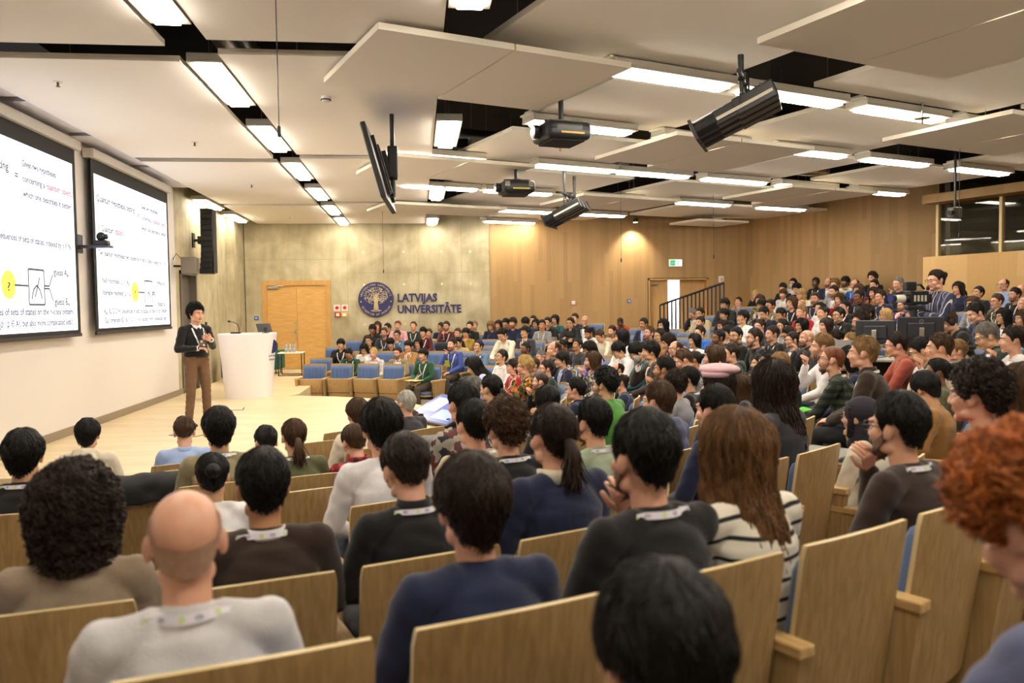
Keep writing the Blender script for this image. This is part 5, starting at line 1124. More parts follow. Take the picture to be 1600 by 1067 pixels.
# ---------------------------------------------------------------- who sits where
# head position, pose, head turn and nod, hair, skin, clothes, extras, detail, label, label of the seat
PEOPLE = [
(-0.103, 9.015, 0.351, 0, 0, 0, 'bn', 'b', 0, 'sw', 'grey', 'l', 40, 'tied-up brown-haired person in grey sweater with white lanyard, in the middle rows', 'oak seat under tied-up brown-haired person in grey sweater'),
(0.852, 12.333, 0.713, 4, 0, -22, 'lo', 'k', 1, 'sw', 'lavender', '', 25, 'black-haired person in lavender sweater, leaning forward, in the lower centre rows', 'oak seat under black-haired person in lavender sweater'),
(-2.82, 7.166, 0.575, 0, 0, 0, 'md', 'k', 1, 'hd', 'cream', '', 44, 'black-haired person in cream hoodie, facing the stage front', 'oak seat under black-haired person in cream hoodie'),
(-2.049, 7.234, 0.561, 0, 0, -22, 'sh', 'b', 0, 'sh', 'lightblue', '', 43, 'brown-haired person in light blue shirt, looking down, facing the stage front', 'oak seat under brown-haired person in light blue shirt'),
(-0.549, 7.152, 0.685, 0, 0, 0, 'md', 'b', 0, 'sc', 'cream', '', 36, 'brown-haired person in cream scarf, facing the stage front', 'oak seat under brown-haired person in cream scarf'),
(-0.141, 8.304, 0.633, 0, 0, 0, 'sh', 'w', 0, 'sw', 'charcoal', '', 38, 'white-haired person in dark grey sweater, in the middle rows', 'oak seat under white-haired person in dark grey sweater'),
(0.616, 9.197, 0.684, 0, 0, 0, 'sh', 'g', 0, 'sw', 'charcoal', '', 34, 'grey-haired person in dark grey sweater, in the middle rows', 'oak seat under grey-haired person in dark grey sweater'),
(1.625, 10.572, 0.615, 1, 0, 0, 'bz', 'd', 0, 'sw', 'black', 'b', 28, 'dark-brown-haired person in black sweater with beard, hand at chin, in the lower centre rows', 'oak seat under dark-brown-haired person in black sweater with beard'),
(1.569, 11.768, 0.728, 2, 0, 0, 'cu', 'y', 0, 'fl', 'floral', 'g', 20, 'blond-haired person in floral blouse with glasses, hand at chin, in the lower centre rows', 'oak seat under blond-haired person in floral blouse'),
(1.982, 12.291, 0.65, 0, 0, 0, 'sh', 'd', 0, 'sw', 'darkgreen', 'bgl', 25, 'dark-brown-haired person in dark green sweater with glasses and beard with white lanyard', 'oak seat under dark-brown-haired person in dark green sweater'),
(1.534, 12.932, 0.634, 3, 0, 12, 'md', 'd', 0, 'sw', 'red', 'gl', 22, 'dark-brown-haired person in red sweater with glasses with white lanyard, arms crossed', 'oak seat under dark-brown-haired person in red sweater'),
(1.489, 14.303, 0.714, 0, 0, 12, 'sh', 'k', 1, 'sh', 'white', 'g', 21, 'black-haired person in white shirt with glasses, looking up, in the lower centre rows', 'oak seat under black-haired person in white shirt with glasses'),
(-1.242, 6.636, 0.544, 0, 0, -22, 'sh', 'k', 0, 'sw', 'sage', '', 42, 'black-haired person in sage sweater, looking down, facing the stage front', 'oak seat under black-haired person in sage sweater'),
(-0.909, 5.899, 0.699, 0, 0, 0, 'pt', 'b', 0, 'sw', 'olive', 'l', 45, 'ponytailed brown-haired person in olive sweater with white lanyard, facing the stage front', 'oak seat under ponytailed brown-haired person in olive sweater'),
(-0.497, 6.102, 0.608, 0, 0, -22, 'sh', 'b', 0, 'sc', 'redplaid', '', 52, 'brown-haired person in red plaid scarf, looking down, facing the stage front', 'oak seat under brown-haired person in red plaid scarf'),
(1.153, 7.168, 0.761, 1, 0, 0, 'bo', 'k', 1, 'sw', 'black', '', 40, 'black-haired person in black sweater in the middle rows, hand at chin', 'oak seat under black-haired person in black sweater in the middle rows'),
(0.72, 8.024, 0.792, 0, 0, 0, 'pt', 'k', 1, 'sw', 'blue', '', 38, 'black-haired person in blue sweater, in the middle rows', 'oak seat under black-haired person in blue sweater'),
(1.768, 8.879, 0.671, 0, 0, 0, 'sh', 'k', 0, 'cr', 'navy', 'l', 36, 'black-haired person in navy jacket with white lanyard, in the middle rows', 'oak seat under black-haired person in navy jacket'),
(2.631, 10.201, 0.615, 0, 0, 0, 'bd', 'd', 0, 'cr', 'navy', '', 27, 'dark-brown-haired person in navy jacket, in the lower centre rows', 'oak seat under dark-brown-haired person in navy jacket'),
(2.578, 11.653, 0.8, 1, 0, 0, 'ml', 'b', 0, 'kn', 'knit', 'b', 26, 'brown-haired person in knit knit sweater with beard, hand at chin, in the lower centre rows', 'oak seat under brown-haired person in knit knit sweater'),
(2.328, 12.844, 0.738, 0, 0, 0, 'md', 'k', 1, 'cd', 'navy', 'gl', 23, 'black-haired person in navy cardigan with glasses with white lanyard, in the lower centre rows', 'oak seat under black-haired person in navy cardigan with glasses'),
(2.297, 13.392, 0.894, 2, 0, 0, 'bd', 'b', 0, 'bz', 'navy', '', 20, 'brown-haired person in navy blazer, hand at chin, in the lower centre rows', 'oak seat under brown-haired person in navy blazer'),
(2.013, 13.898, 0.586, 2, 0, 0, 'sh', 'b', 0, 'sw', 'olive', '', 22, 'short brown-haired person in olive sweater, hand at chin, in the lower centre rows', 'oak seat under short brown-haired person in olive sweater'),
(0.099, 16.359, 0.67, 0, 0, 0, 'md', 'k', 1, 'sw', 'green', 'l', 19, 'black-haired person in green sweater with white lanyard, before the concrete wall', 'oak seat under black-haired person in green sweater'),
(-1.296, 5.337, 0.848, 0, 0, 0, 'md', 'k', 1, 'vt', 'khaki', 'l', 62, 'black-haired person in khaki vest with white lanyard, facing the stage front', 'oak seat under black-haired person in khaki vest'),
(0.286, 5.315, 0.973, 0, 0, 0, 'sh', 'k', 0, 'kn', 'patterned', '', 58, 'black-haired person in patterned knit sweater, in the middle rows', 'oak seat under black-haired person in patterned knit sweater'),
(1.76, 7.43, 0.868, 0, 0, 0, 'cu', 'k', 1, 'sw', 'brightgreen', 'b', 38, 'black-haired person in bright green sweater with beard, in the middle rows', 'oak seat under black-haired person in bright green sweater'),
(2.506, 7.586, 0.827, 0, -30, 0, 'cu', 'd', 0, 'sw', 'grey', '', 36, 'dark-brown-haired person in grey sweater, turned aside, in the middle rows', 'oak seat under dark-brown-haired person in grey sweater'),
(2.808, 8.079, 0.833, 0, 0, 0, 'sh', 'k', 0, 'cr', 'black', 'l', 34, 'black-haired person in black jacket in the middle rows with white lanyard', 'oak seat under black-haired person in black jacket in the middle rows'),
(2.782, 8.82, 0.885, 1, 0, 0, 'sh', 'k', 2, 'sw', 'charcoal', 'b', 35, 'black-haired person in dark grey sweater with beard, hand at chin, in the middle rows', 'oak seat under black-haired person in dark grey sweater with beard'),
(3.606, 9.412, 0.971, 0, 0, 0, 'lo', 'b', 0, 'sw', 'charcoal', '', 27, 'brown-haired person in dark grey sweater in the upper centre rows', 'oak seat under brown-haired person in dark grey sweater in the upper centre rows'),
(3.451, 10.074, 0.892, 0, 0, -22, 'sh', 'b', 0, 'sw', 'grey', '', 29, 'short brown-haired person in grey sweater, looking down, in the upper centre rows', 'oak seat under short brown-haired person in grey sweater'),
(3.313, 11.129, 0.952, 1, 0, 0, 'md', 'k', 1, 'cr', 'darkbrown', '', 27, 'black-haired person in dark brown jacket, hand at chin, in the lower centre rows', 'oak seat under black-haired person in dark brown jacket'),
(4.129, 11.56, 0.791, 0, -30, 0, 'bn', 'k', 2, 'sw', 'charcoal', '', 26, 'tied-up black-haired person in dark grey sweater, turned aside, in the upper centre rows', 'oak seat under tied-up black-haired person in dark grey sweater'),
(3.339, 11.932, 0.893, 4, 0, -22, 'md', 'k', 1, 'sw', 'teal', 'gl', 26, 'black-haired person in teal sweater with glasses with white lanyard, leaning forward', 'oak seat under black-haired person in teal sweater with glasses'),
(4.113, 12.41, 0.913, 0, 0, 0, 'bd', 'b', 0, 'sw', 'charcoal', 'g', 26, 'brown-haired person in dark grey sweater with glasses, in the upper centre rows', 'oak seat under brown-haired person in dark grey sweater with glasses'),
(3.182, 12.533, 0.584, 0, 0, 0, 'bd', 'd', 0, 'sw', 'cream', 'g', 22, 'dark-brown-haired person in cream sweater with glasses, in the lower centre rows', 'oak seat under dark-brown-haired person in cream sweater'),
(3.355, 13.116, 0.86, 0, 0, -22, 'md', 'k', 1, 'cd', 'white', 'g', 25, 'black-haired person in white cardigan with glasses, looking down, in the lower centre rows', 'oak seat under black-haired person in white cardigan'),
(2.982, 13.678, 0.86, 0, 0, -22, 'lo', 'k', 2, 'sw', 'lilac', '', 25, 'black-haired person in lilac sweater, looking down, in the lower centre rows', 'oak seat under black-haired person in lilac sweater'),
(3.667, 14.098, 1.046, 0, -30, 0, 'lo', 'k', 1, 'sw', 'white', '', 19, 'long loose black-haired person in white sweater, turned aside, before the oak wall', 'oak seat under long loose black-haired person in white sweater'),
(2.368, 15.327, 0.639, 0, 0, 0, 'sh', 'g', 0, 'sw', 'grey', '', 21, 'grey-haired person in grey sweater, in the lower centre rows', 'oak seat under grey-haired person in grey sweater'),
(2.144, 15.897, 0.777, 1, 0, 0, 'sh', 'k', 3, 'sw', 'black', 'gbl', 20, 'black-haired person in black sweater with glasses and beard with white lanyard, hand at chin', 'oak seat under black-haired person in black sweater with glasses and beard'),
(1.25, 16.629, 0.805, 3, 0, 12, 'sh', 'k', 1, 'sw', 'steelblue', 'gl', 18, 'black-haired person in blue-grey sweater with glasses with white lanyard, arms crossed', 'oak seat under black-haired person in blue-grey sweater, arms crossed'),
(0.719, 17.049, 0.837, 1, 0, 0, 'sh', 'd', 0, 'sw', 'blue', 'bl', 19, 'dark-brown-haired person in blue sweater with beard with white lanyard, hand at chin', 'oak seat under dark-brown-haired person in blue sweater'),
(-0.456, 17.823, 0.633, 0, 0, 0, 'sh', 'd', 0, 'cr', 'khaki', 'gbl', 16, 'dark-brown-haired person in khaki jacket with glasses and beard with white lanyard, before the concrete wall', 'oak seat under dark-brown-haired person in khaki jacket'),
(-0.997, 18.093, 0.622, 0, 0, 0, 'sh', 'y', 0, 'hd', 'lightgrey', 'l', 18, 'blond-haired person in pale grey hoodie with white lanyard, before the concrete wall', 'oak seat under blond-haired person in pale grey hoodie'),
(-1.266, 19.092, 0.67, 2, 0, -22, 'bo', 'k', 1, 'sw', 'white', 'g', 17, 'black-haired person in white sweater before the concrete wall with glasses, hand at chin', 'oak seat under black-haired person in white sweater before the concrete wall'),
(-1.552, 18.228, 0.611, 4, 0, -22, 'sh', 'k', 2, 'sw', 'green', 'gl', 18, 'black-haired person in green sweater with glasses with white lanyard, leaning forward, before the concrete wall', 'oak seat under black-haired person in green sweater with glasses'),
(-1.819, 19.223, 0.788, 0, 0, 0, 'md', 'k', 1, 'pf', 'black', 'l', 17, 'first from left, black-haired person in black puffer jacket before the concrete wall', 'oak seat under first from left, black-haired person in black puffer jacket before the concrete wall'),
(-2.097, 4.496, 0.862, 0, 0, 0, 'md', 'k', 1, 'sw', 'black', 'gl', 75, 'black-haired person in black sweater with glasses with white lanyard, facing the stage front', 'oak seat under black-haired person in black sweater with glasses'),
(-1.127, 4.47, 0.719, 0, 0, 0, 'bn', 'k', 1, 'sw', 'white', '', 52, 'tied-up black-haired person in white sweater facing the stage front', 'oak seat under tied-up black-haired person in white sweater facing the stage front'),
(-0.196, 4.082, 1.011, 0, 0, 0, 'md', 'k', 0, 'sw', 'white', '', 78, 'person with mop of black hair in white sweater, facing the stage front', 'oak seat under person with mop of black hair in white sweater'),
(0.293, 4.417, 0.966, 0, 0, 0, 'sh', 'k', 0, 'sw', 'beige', 'l', 68, 'black-haired person in beige sweater in the middle rows with white lanyard', 'oak seat under black-haired person in beige sweater in the middle rows'),
(1.597, 5.187, 0.969, 0, 0, 0, 'sh', 'b', 0, 'hd', 'greyblue', 'g', 56, 'brown-haired person in grey-blue hoodie with glasses, in the middle rows', 'oak seat under brown-haired person in grey-blue hoodie'),
(2.141, 5.527, 1.034, 0, 0, 0, 'bt', 'd', 0, 'sw', 'charcoal', 'g', 48, 'person in pink beret and dark grey sweater with glasses, in the middle rows', 'oak seat under person in pink beret and dark grey sweater'),
(3.5, 8.34, 0.715, 0, 0, 0, 'lo', 'b', 0, 'sw', 'charcoal', '', 36, 'brown-haired person in dark grey sweater in the middle rows', 'oak seat under brown-haired person in dark grey sweater in the middle rows'),
(4.402, 9.314, 0.889, 0, 0, 0, 'ml', 'l', 0, 'sw', 'cream', '', 27, 'light-brown-haired person in cream sweater, in the upper centre rows', 'oak seat under light-brown-haired person in cream sweater'),
(4.523, 9.886, 0.881, 0, 0, 12, 'md', 'k', 0, 'sw', 'grey', 'g', 24, 'person with mop of black hair in grey sweater with glasses, looking up', 'oak seat under person with mop of black hair in grey sweater'),
(4.272, 10.506, 0.935, 2, 0, 0, 'sh', 'd', 0, 'hd', 'darkgreen', '', 27, 'dark-brown-haired person in dark green hoodie, hand at chin, in the upper centre rows', 'oak seat under dark-brown-haired person in dark green hoodie'),
(4.91, 11.051, 0.75, 0, 0, 0, 'sh', 'k', 1, 'sw', 'charcoal', '', 23, 'black-haired person in dark grey sweater, in the upper centre rows', 'oak seat under black-haired person in dark grey sweater'),
(5.134, 11.727, 1.094, 0, 0, 0, 'sh', 'd', 0, 'sh', 'black', 'gb', 20, 'dark-brown-haired person in black shirt with glasses and beard, in the upper centre rows', 'oak seat under dark-brown-haired person in black shirt'),
(5.115, 12.39, 1.101, 0, 30, 0, 'sh', 'k', 1, 'cr', 'black', 'gbl', 24, 'black-haired person in black jacket with glasses and beard with white lanyard, turned aside', 'oak seat under black-haired person in black jacket with glasses and beard'),
(4.208, 13.066, 0.997, 0, 0, -22, 'lo', 'd', 0, 'sw', 'maroon', 'l', 24, 'dark-brown-haired person in maroon sweater with white lanyard, looking down, in the upper centre rows', 'oak seat under dark-brown-haired person in maroon sweater'),
(4.92, 13.786, 0.965, 1, 0, 0, 'bo', 'k', 1, 'sw', 'white', '', 23, 'chin-length black-haired person in white sweater, hand at chin, in the upper centre rows', 'oak seat under chin-length black-haired person in white sweater'),
(4.601, 14.835, 1.027, 0, 0, 0, 'sh', 'k', 1, 'sw', 'tan', 'g', 18, 'black-haired person in tan sweater with glasses, in the upper centre rows', 'oak seat under black-haired person in tan sweater with glasses'),
(4.042, 16.006, 0.918, 0, 0, -22, 'sh', 'l', 0, 'sw', 'beige', '', 17, 'light-brown-haired person in beige sweater, looking down, before the oak wall', 'oak seat under light-brown-haired person in beige sweater'),
(3.187, 15.757, 0.834, 0, 0, 12, 'sh', 'k', 2, 'sw', 'charcoal', '', 19, 'black-haired person in dark grey sweater, looking up, in the lower centre rows', 'oak seat under black-haired person in dark grey sweater, looking up'),
(3.131, 17.02, 0.763, 0, 0, -22, 'sh', 'k', 3, 'sw', 'navy', '', 19, 'black-haired person in navy sweater in the lower centre rows, looking down', 'oak seat under black-haired person in navy sweater in the lower centre rows'),
(2.431, 18.042, 1.037, 0, 0, 12, 'md', 'k', 1, 'cr', 'charcoal', 'gl', 16, 'black-haired person in dark grey jacket with glasses with white lanyard, looking up', 'oak seat under black-haired person in dark grey jacket'),
(1.845, 17.446, 1.009, 4, 0, -22, 'sh', 'k', 1, 'sw', 'cream', 'l', 19, 'black-haired person in cream sweater with white lanyard, leaning forward, before the oak wall', 'oak seat under black-haired person in cream sweater'),
(0.952, 18.95, 0.792, 0, 0, -22, 'sh', 'k', 1, 'sw', 'beige', '', 18, 'black-haired person in beige sweater, looking down, before the concrete wall', 'oak seat under black-haired person in beige sweater, looking down'),
(-0.233, 18.768, 0.733, 2, 0, 0, 'md', 'k', 1, 'cd', 'tan', 'l', 18, 'black-haired person in tan cardigan with white lanyard, hand at chin, before the concrete wall', 'oak seat under black-haired person in tan cardigan'),
(-0.001, 19.694, 0.755, 0, 0, 0, 'bo', 'k', 1, 'sw', 'charcoal', 'g', 18, 'chin-length black-haired person in dark grey sweater with glasses, before the concrete wall', 'oak seat under chin-length black-haired person in dark grey sweater'),
(-0.674, 19.814, 0.763, 0, 0, -22, 'md', 'k', 1, 'sw', 'black', 'l', 17, 'black-haired person in black sweater before the concrete wall with white lanyard, looking down', 'oak seat under black-haired person in black sweater before the concrete wall'),
(-1.215, 20.042, 0.827, 0, 0, 0, 'sh', 'k', 1, 'sw', 'charcoal', 'g', 16, 'short black-haired person in dark grey sweater before the concrete wall with glasses', 'oak seat under short black-haired person in dark grey sweater before the concrete wall'),
(-1.105, 2.687, 0.975, 0, 0, 0, 'bc', 'd', 0, 'sw', 'taupe', '', 138, 'dark-brown-haired person in taupe sweater, close to the camera', 'oak seat under dark-brown-haired person in taupe sweater'),
(-0.548, 2.847, 1.001, 0, 0, 0, 'sh', 'k', 2, 'cd', 'darkbrown', 'l', 126, 'black-haired person in dark brown cardigan with white lanyard, close to the camera', 'oak seat under black-haired person in dark brown cardigan'),
(-0.056, 3.052, 1.001, 0, 0, -22, 'sh', 'd', 0, 'tn', 'black', 'l', 92, 'dark-brown-haired person in black turtleneck with white lanyard, looking down, close to the camera', 'oak seat under dark-brown-haired person in black turtleneck'),
(0.543, 3.24, 1.077, 0, 0, 0, 'pt', 'd', 0, 'fc', 'navy', 'g', 104, 'dark-brown-haired person in navy jacket with cream collar with glasses, close to the camera', 'oak seat under dark-brown-haired person in navy jacket with cream collar'),
(0.437, 4.057, 0.994, 0, 0, 0, 'cu', 'b', 0, 'sw', 'black', 'l', 80, 'curly brown-haired person in black sweater with white lanyard, in the middle rows', 'oak seat under curly brown-haired person in black sweater'),
(0.956, 4.337, 0.971, 0, 0, 0, 'sh', 'k', 0, 'sw', 'sage', 'bl', 75, 'black-haired person in sage sweater with beard with white lanyard, in the middle rows', 'oak seat under black-haired person in sage sweater with beard'),
(1.636, 4.272, 1.028, 0, 0, 0, 'sh', 'k', 0, 'sw', 'navy', '', 62, 'black-haired person in navy sweater, in the middle rows', 'oak seat under black-haired person in navy sweater'),
(2.121, 4.592, 1.125, 0, 0, 0, 'lg', 'd', 0, 'sw', 'charcoal', 'g', 66, 'dark-brown-haired person in dark grey sweater with glasses, in the middle rows', 'oak seat under dark-brown-haired person in dark grey sweater with glasses'),
(2.765, 4.719, 0.893, 0, 0, 0, 'hj', 'k', 0, 'kn', 'cream', 'g', 60, 'person in striped head scarf and cream knit sweater with glasses, in the middle rows', 'oak seat under person in striped head scarf and cream knit sweater'),
(3.965, 5.834, 0.923, 0, -30, -22, 'md', 'k', 1, 'sw', 'tan', '', 44, 'black-haired person in tan sweater, looking down, in the middle rows', 'oak seat under black-haired person in tan sweater'),
(3.914, 6.642, 1.167, 0, 0, 0, 'sh', 'l', 0, 'cr', 'darkbrown', 'l', 40, 'light-brown-haired person in dark brown jacket with white lanyard, in the middle rows', 'oak seat under light-brown-haired person in dark brown jacket'),
(3.976, 7.285, 1.068, 4, 0, 12, 'bz', 'r', 0, 'pl', 'plaid', 'gbl', 41, 'reddish-haired person in plaid shirt with glasses and beard with white lanyard, leaning forward', 'oak seat under reddish-haired person in plaid shirt'),
(4.409, 7.721, 1.03, 0, 0, 0, 'ml', 'k', 1, 'hd', 'navy', 'l', 38, 'black-haired person in navy hoodie with white lanyard, in the middle rows', 'oak seat under black-haired person in navy hoodie'),
(5.22, 7.766, 1.097, 0, 0, -22, 'sh', 'k', 1, 'sw', 'charcoal', 'g', 36, 'black-haired person in dark grey sweater with glasses, looking down, in the middle rows', 'oak seat under black-haired person in dark grey sweater, looking down'),
(4.551, 8.565, 1.119, 1, 0, 0, 'sh', 'l', 0, 'sw', 'white', 'b', 31, 'light-brown-haired person in white sweater with beard, hand at chin, in the middle rows', 'oak seat under light-brown-haired person in white sweater'),
(5.286, 8.303, 1.131, 4, 0, 0, 'sh', 'd', 0, 'hd', 'rust', 'g', 37, 'dark-brown-haired person in rust hoodie with glasses, leaning forward, in the middle rows', 'oak seat under dark-brown-haired person in rust hoodie'),
(5.907, 11.566, 1.081, 1, 0, 0, 'bl', 'k', 0, 'tn', 'charcoal', 'b', 25, 'bald person in dark grey turtleneck with beard, hand at chin, in the upper centre rows', 'oak seat under bald person in dark grey turtleneck'),
(5.945, 12.124, 1.029, 0, 0, 0, 'sh', 'd', 0, 'cr', 'charcoal', 'gl', 25, 'dark-brown-haired person in dark grey jacket with glasses with white lanyard, in the upper centre rows', 'oak seat under dark-brown-haired person in dark grey jacket'),
(5.901, 12.75, 1.107, 0, 0, 0, 'sh', 'd', 0, 'sw', 'black', 'l', 21, 'short dark-brown-haired person in black sweater with white lanyard, in the upper centre rows', 'oak seat under short dark-brown-haired person in black sweater'),
(5.156, 13.245, 1.038, 0, 0, 0, 'sh', 'k', 3, 'hd', 'navy', 'gb', 21, 'black-haired person in navy hoodie with glasses and beard, in the upper centre rows', 'oak seat under black-haired person in navy hoodie with glasses and beard'),
(5.82, 14.51, 1.076, 0, 0, 0, 'md', 'k', 1, 'sw', 'beige', '', 18, 'person with mop of black hair in beige sweater, in the upper centre rows', 'oak seat under person with mop of black hair in beige sweater'),
(5.511, 15.132, 1.063, 0, 0, 0, 'sh', 'd', 0, 'sh', 'brightblue', '', 19, 'dark-brown-haired person in bright blue shirt, in the upper centre rows', 'oak seat under dark-brown-haired person in bright blue shirt'),
(4.589, 15.476, 1.056, 0, 0, 12, 'sh', 'b', 0, 'hd', 'navy', 'gbl', 18, 'brown-haired person in navy hoodie with glasses and beard with white lanyard, looking up', 'oak seat under brown-haired person in navy hoodie'),
(5.105, 16.189, 1.186, 2, 0, 0, 'lo', 'k', 0, 'sw', 'teal', 'gb', 18, 'black-haired person in teal sweater with glasses and beard, hand at chin', 'oak seat under black-haired person in teal sweater with glasses and beard'),
(3.839, 16.578, 0.974, 4, 0, -22, 'sh', 'b', 0, 'sw', 'cream', 'l', 20, 'brown-haired person in cream sweater with white lanyard, leaning forward, before the oak wall', 'oak seat under brown-haired person in cream sweater'),
(3.915, 18.043, 0.988, 4, 0, -22, 'sh', 'k', 2, 'sh', 'white', 'b', 18, 'black-haired person in white shirt with beard, leaning forward, before the oak wall', 'oak seat under black-haired person in white shirt with beard'),
(1.206, 20.2, 0.97, 2, 0, 0, 'md', 'k', 1, 'sw', 'mustard', 'g', 16, 'black-haired person in mustard sweater with glasses, hand at chin, before the oak wall', 'oak seat under black-haired person in mustard sweater'),
(1.005, 20.24, 0.972, 0, 0, 0, 'sh', 'b', 0, 'sw', 'black', 'l', 16, 'short brown-haired person in black sweater with white lanyard, before the concrete wall', 'oak seat under short brown-haired person in black sweater'),
(0.136, 20.639, 1.0, 0, 0, 0, 'md', 'k', 1, 'sw', 'maroon', 'l', 17, 'black-haired person in maroon sweater with white lanyard, before the concrete wall', 'oak seat under black-haired person in maroon sweater'),
(-0.529, 20.712, 0.935, 2, 0, 0, 'sh', 'k', 1, 'sw', 'steelblue', 'gl', 16, 'black-haired person in blue-grey sweater with glasses with white lanyard, hand at chin', 'oak seat under black-haired person in blue-grey sweater, hand at chin'),
(-0.871, 20.927, 1.001, 0, 0, 0, 'sh', 'b', 0, 'sw', 'charcoal', 'gbl', 16, 'brown-haired person in dark grey sweater with glasses and beard with white lanyard', 'oak seat under brown-haired person in dark grey sweater with glasses and beard'),
(-1.175, 21.123, 1.076, 0, 0, 0, 'md', 'k', 3, 'pf', 'black', '', 16, 'second from left, black-haired person in black puffer jacket before the concrete wall', 'oak seat under second from left, black-haired person in black puffer jacket before the concrete wall'),
(-0.535, 1.872, 1.098, 0, 0, 0, 'bl', 'b', 0, 'sw', 'lightgrey', 'l', 182, 'bald person in pale grey sweater with white lanyard, close to the camera', 'oak seat under bald person in pale grey sweater'),
(0.13, 2.099, 1.09, 0, 0, 0, 'md', 'd', 0, 'sw', 'navy', 'g', 148, 'dark-brown-haired person in navy sweater with glasses, close to the camera', 'oak seat under dark-brown-haired person in navy sweater with glasses'),
(0.656, 2.294, 1.167, 1, 0, 0, 'sh', 'k', 0, 'sw', 'black', 'bl', 148, 'black-haired person in black sweater with beard with white lanyard, hand at chin', 'oak seat under black-haired person in black sweater with beard, hand at chin'),
(1.016, 2.468, 1.138, 0, 0, 0, 'lg', 'm', 0, 'st', 'striped', '', 124, 'brown-haired person in striped sweater, close to the camera', 'oak seat under brown-haired person in striped sweater'),
(1.841, 2.884, 1.131, 1, 0, 0, 'sh', 'k', 0, 'sw', 'darkbrown', 'gbl', 124, 'black-haired person in dark brown sweater with glasses and beard, hand at chin', 'oak seat under black-haired person in dark brown sweater with glasses and beard'),
(2.493, 3.304, 1.19, 0, 0, 0, 'cu', 'd', 0, 'sh', 'red', '', 112, 'dark-brown-haired person in red shirt, close to the camera', 'oak seat under dark-brown-haired person in red shirt'),
(2.995, 3.639, 1.162, 0, 0, 0, 'lo', 'b', 0, 'fz', 'fuzzy', '', 80, 'brown-haired person in fuzzy tan coat, in the middle rows', 'oak seat under brown-haired person in fuzzy tan coat'),
(4.741, 6.811, 0.963, 0, 0, 0, 'bn', 'k', 3, 'sw', 'olive', '', 36, 'black-haired person in olive sweater, in the middle rows', 'oak seat under black-haired person in olive sweater'),
(5.071, 7.258, 1.159, 1, 0, 0, 'sh', 'b', 0, 'cd', 'cream', 'l', 37, 'brown-haired person in cream cardigan with white lanyard, hand at chin, in the middle rows', 'oak seat under brown-haired person in cream cardigan'),
(5.966, 7.394, 1.212, 1, 0, 0, 'sh', 'd', 0, 'cr', 'lightgrey', '', 37, 'dark-brown-haired person in pale grey jacket, hand at chin, in the middle rows', 'oak seat under dark-brown-haired person in pale grey jacket'),
(6.12, 7.96, 1.228, 0, 0, -22, 'sh', 'g', 1, 'cr', 'darkgreen', 'gl', 33, 'grey-haired person in dark green jacket with glasses with white lanyard, looking down', 'oak seat under grey-haired person in dark green jacket'),
(6.198, 8.552, 1.035, 0, 0, 0, 'sh', 'l', 0, 'sw', 'grey', '', 34, 'short light-brown-haired person in grey sweater, in the middle rows', 'oak seat under short light-brown-haired person in grey sweater'),
(6.643, 9.047, 0.936, 0, 0, 0, 'bk', 'k', 0, 'sw', 'black', '', 30, 'person in black beret and black sweater, in the middle rows', 'oak seat under person in black beret and black sweater'),
(6.863, 9.649, 1.347, 4, 0, -22, 'sh', 'b', 0, 'hd', 'black', 'h', 30, 'brown-haired person in black hoodie with headphones, leaning forward, below the control room', 'oak seat under brown-haired person in black hoodie'),
(6.281, 10.983, 1.044, 0, 0, 0, 'sh', 'l', 0, 'sw', 'olive', '', 22, 'light-brown-haired person in olive sweater, in the upper centre rows', 'oak seat under light-brown-haired person in olive sweater'),
(6.859, 11.718, 1.313, 0, 0, 0, 'cu', 'd', 0, 'cd', 'navy', 'gbl', 27, 'dark-brown-haired person in navy cardigan with glasses and beard with white lanyard', 'oak seat under dark-brown-haired person in navy cardigan'),
(6.827, 12.316, 1.01, 0, 0, -22, 'cu', 'd', 0, 'sw', 'black', '', 22, 'dark-brown-haired person in black sweater, looking down, in the upper centre rows', 'oak seat under dark-brown-haired person in black sweater, looking down'),
(6.23, 12.846, 1.087, 0, 0, -22, 'sh', 'k', 1, 'sw', 'darkgreen', 'g', 19, 'black-haired person in dark green sweater with glasses, looking down, in the upper centre rows', 'oak seat under black-haired person in dark green sweater'),
(7.017, 13.053, 1.221, 0, 0, 0, 'hb', 'd', 0, 'cr', 'black', 'l', 24, 'dark-brown-haired person in black jacket with white lanyard, in the upper centre rows', 'oak seat under dark-brown-haired person in black jacket'),
(6.934, 13.768, 1.207, 0, 0, 0, 'lo', 'k', 1, 'sw', 'charcoal', 'g', 22, 'long loose black-haired person in dark grey sweater with glasses, in the upper centre rows', 'oak seat under long loose black-haired person in dark grey sweater'),
(6.823, 14.305, 1.185, 0, 0, 0, 'sh', 'k', 1, 'sw', 'grey', 'gl', 20, 'second from left, black-haired person in grey sweater with glasses with white lanyard', 'oak seat under second from left, black-haired person in grey sweater'),
(6.591, 14.774, 1.179, 0, 0, 0, 'sh', 'd', 0, 'sw', 'charcoal', '', 19, 'dark-brown-haired person in dark grey sweater, in the upper centre rows', 'oak seat under dark-brown-haired person in dark grey sweater'),
(6.492, 15.367, 1.341, 3, 0, 12, 'md', 'k', 1, 'sw', 'white', 'g', 17, 'black-haired person in white sweater with glasses, arms crossed, in the upper centre rows', 'oak seat under black-haired person in white sweater, arms crossed'),
(6.28, 15.916, 1.159, 0, 0, 0, 'ml', 'd', 0, 'sw', 'purple', 'g', 16, 'dark-brown-haired person in purple sweater with glasses, in the upper centre rows', 'oak seat under dark-brown-haired person in purple sweater'),
(5.174, 17.903, 1.185, 0, 0, 0, 'sh', 'k', 2, 'cd', 'navy', '', 18, 'black-haired person in navy cardigan, before the oak wall', 'oak seat under black-haired person in navy cardigan'),
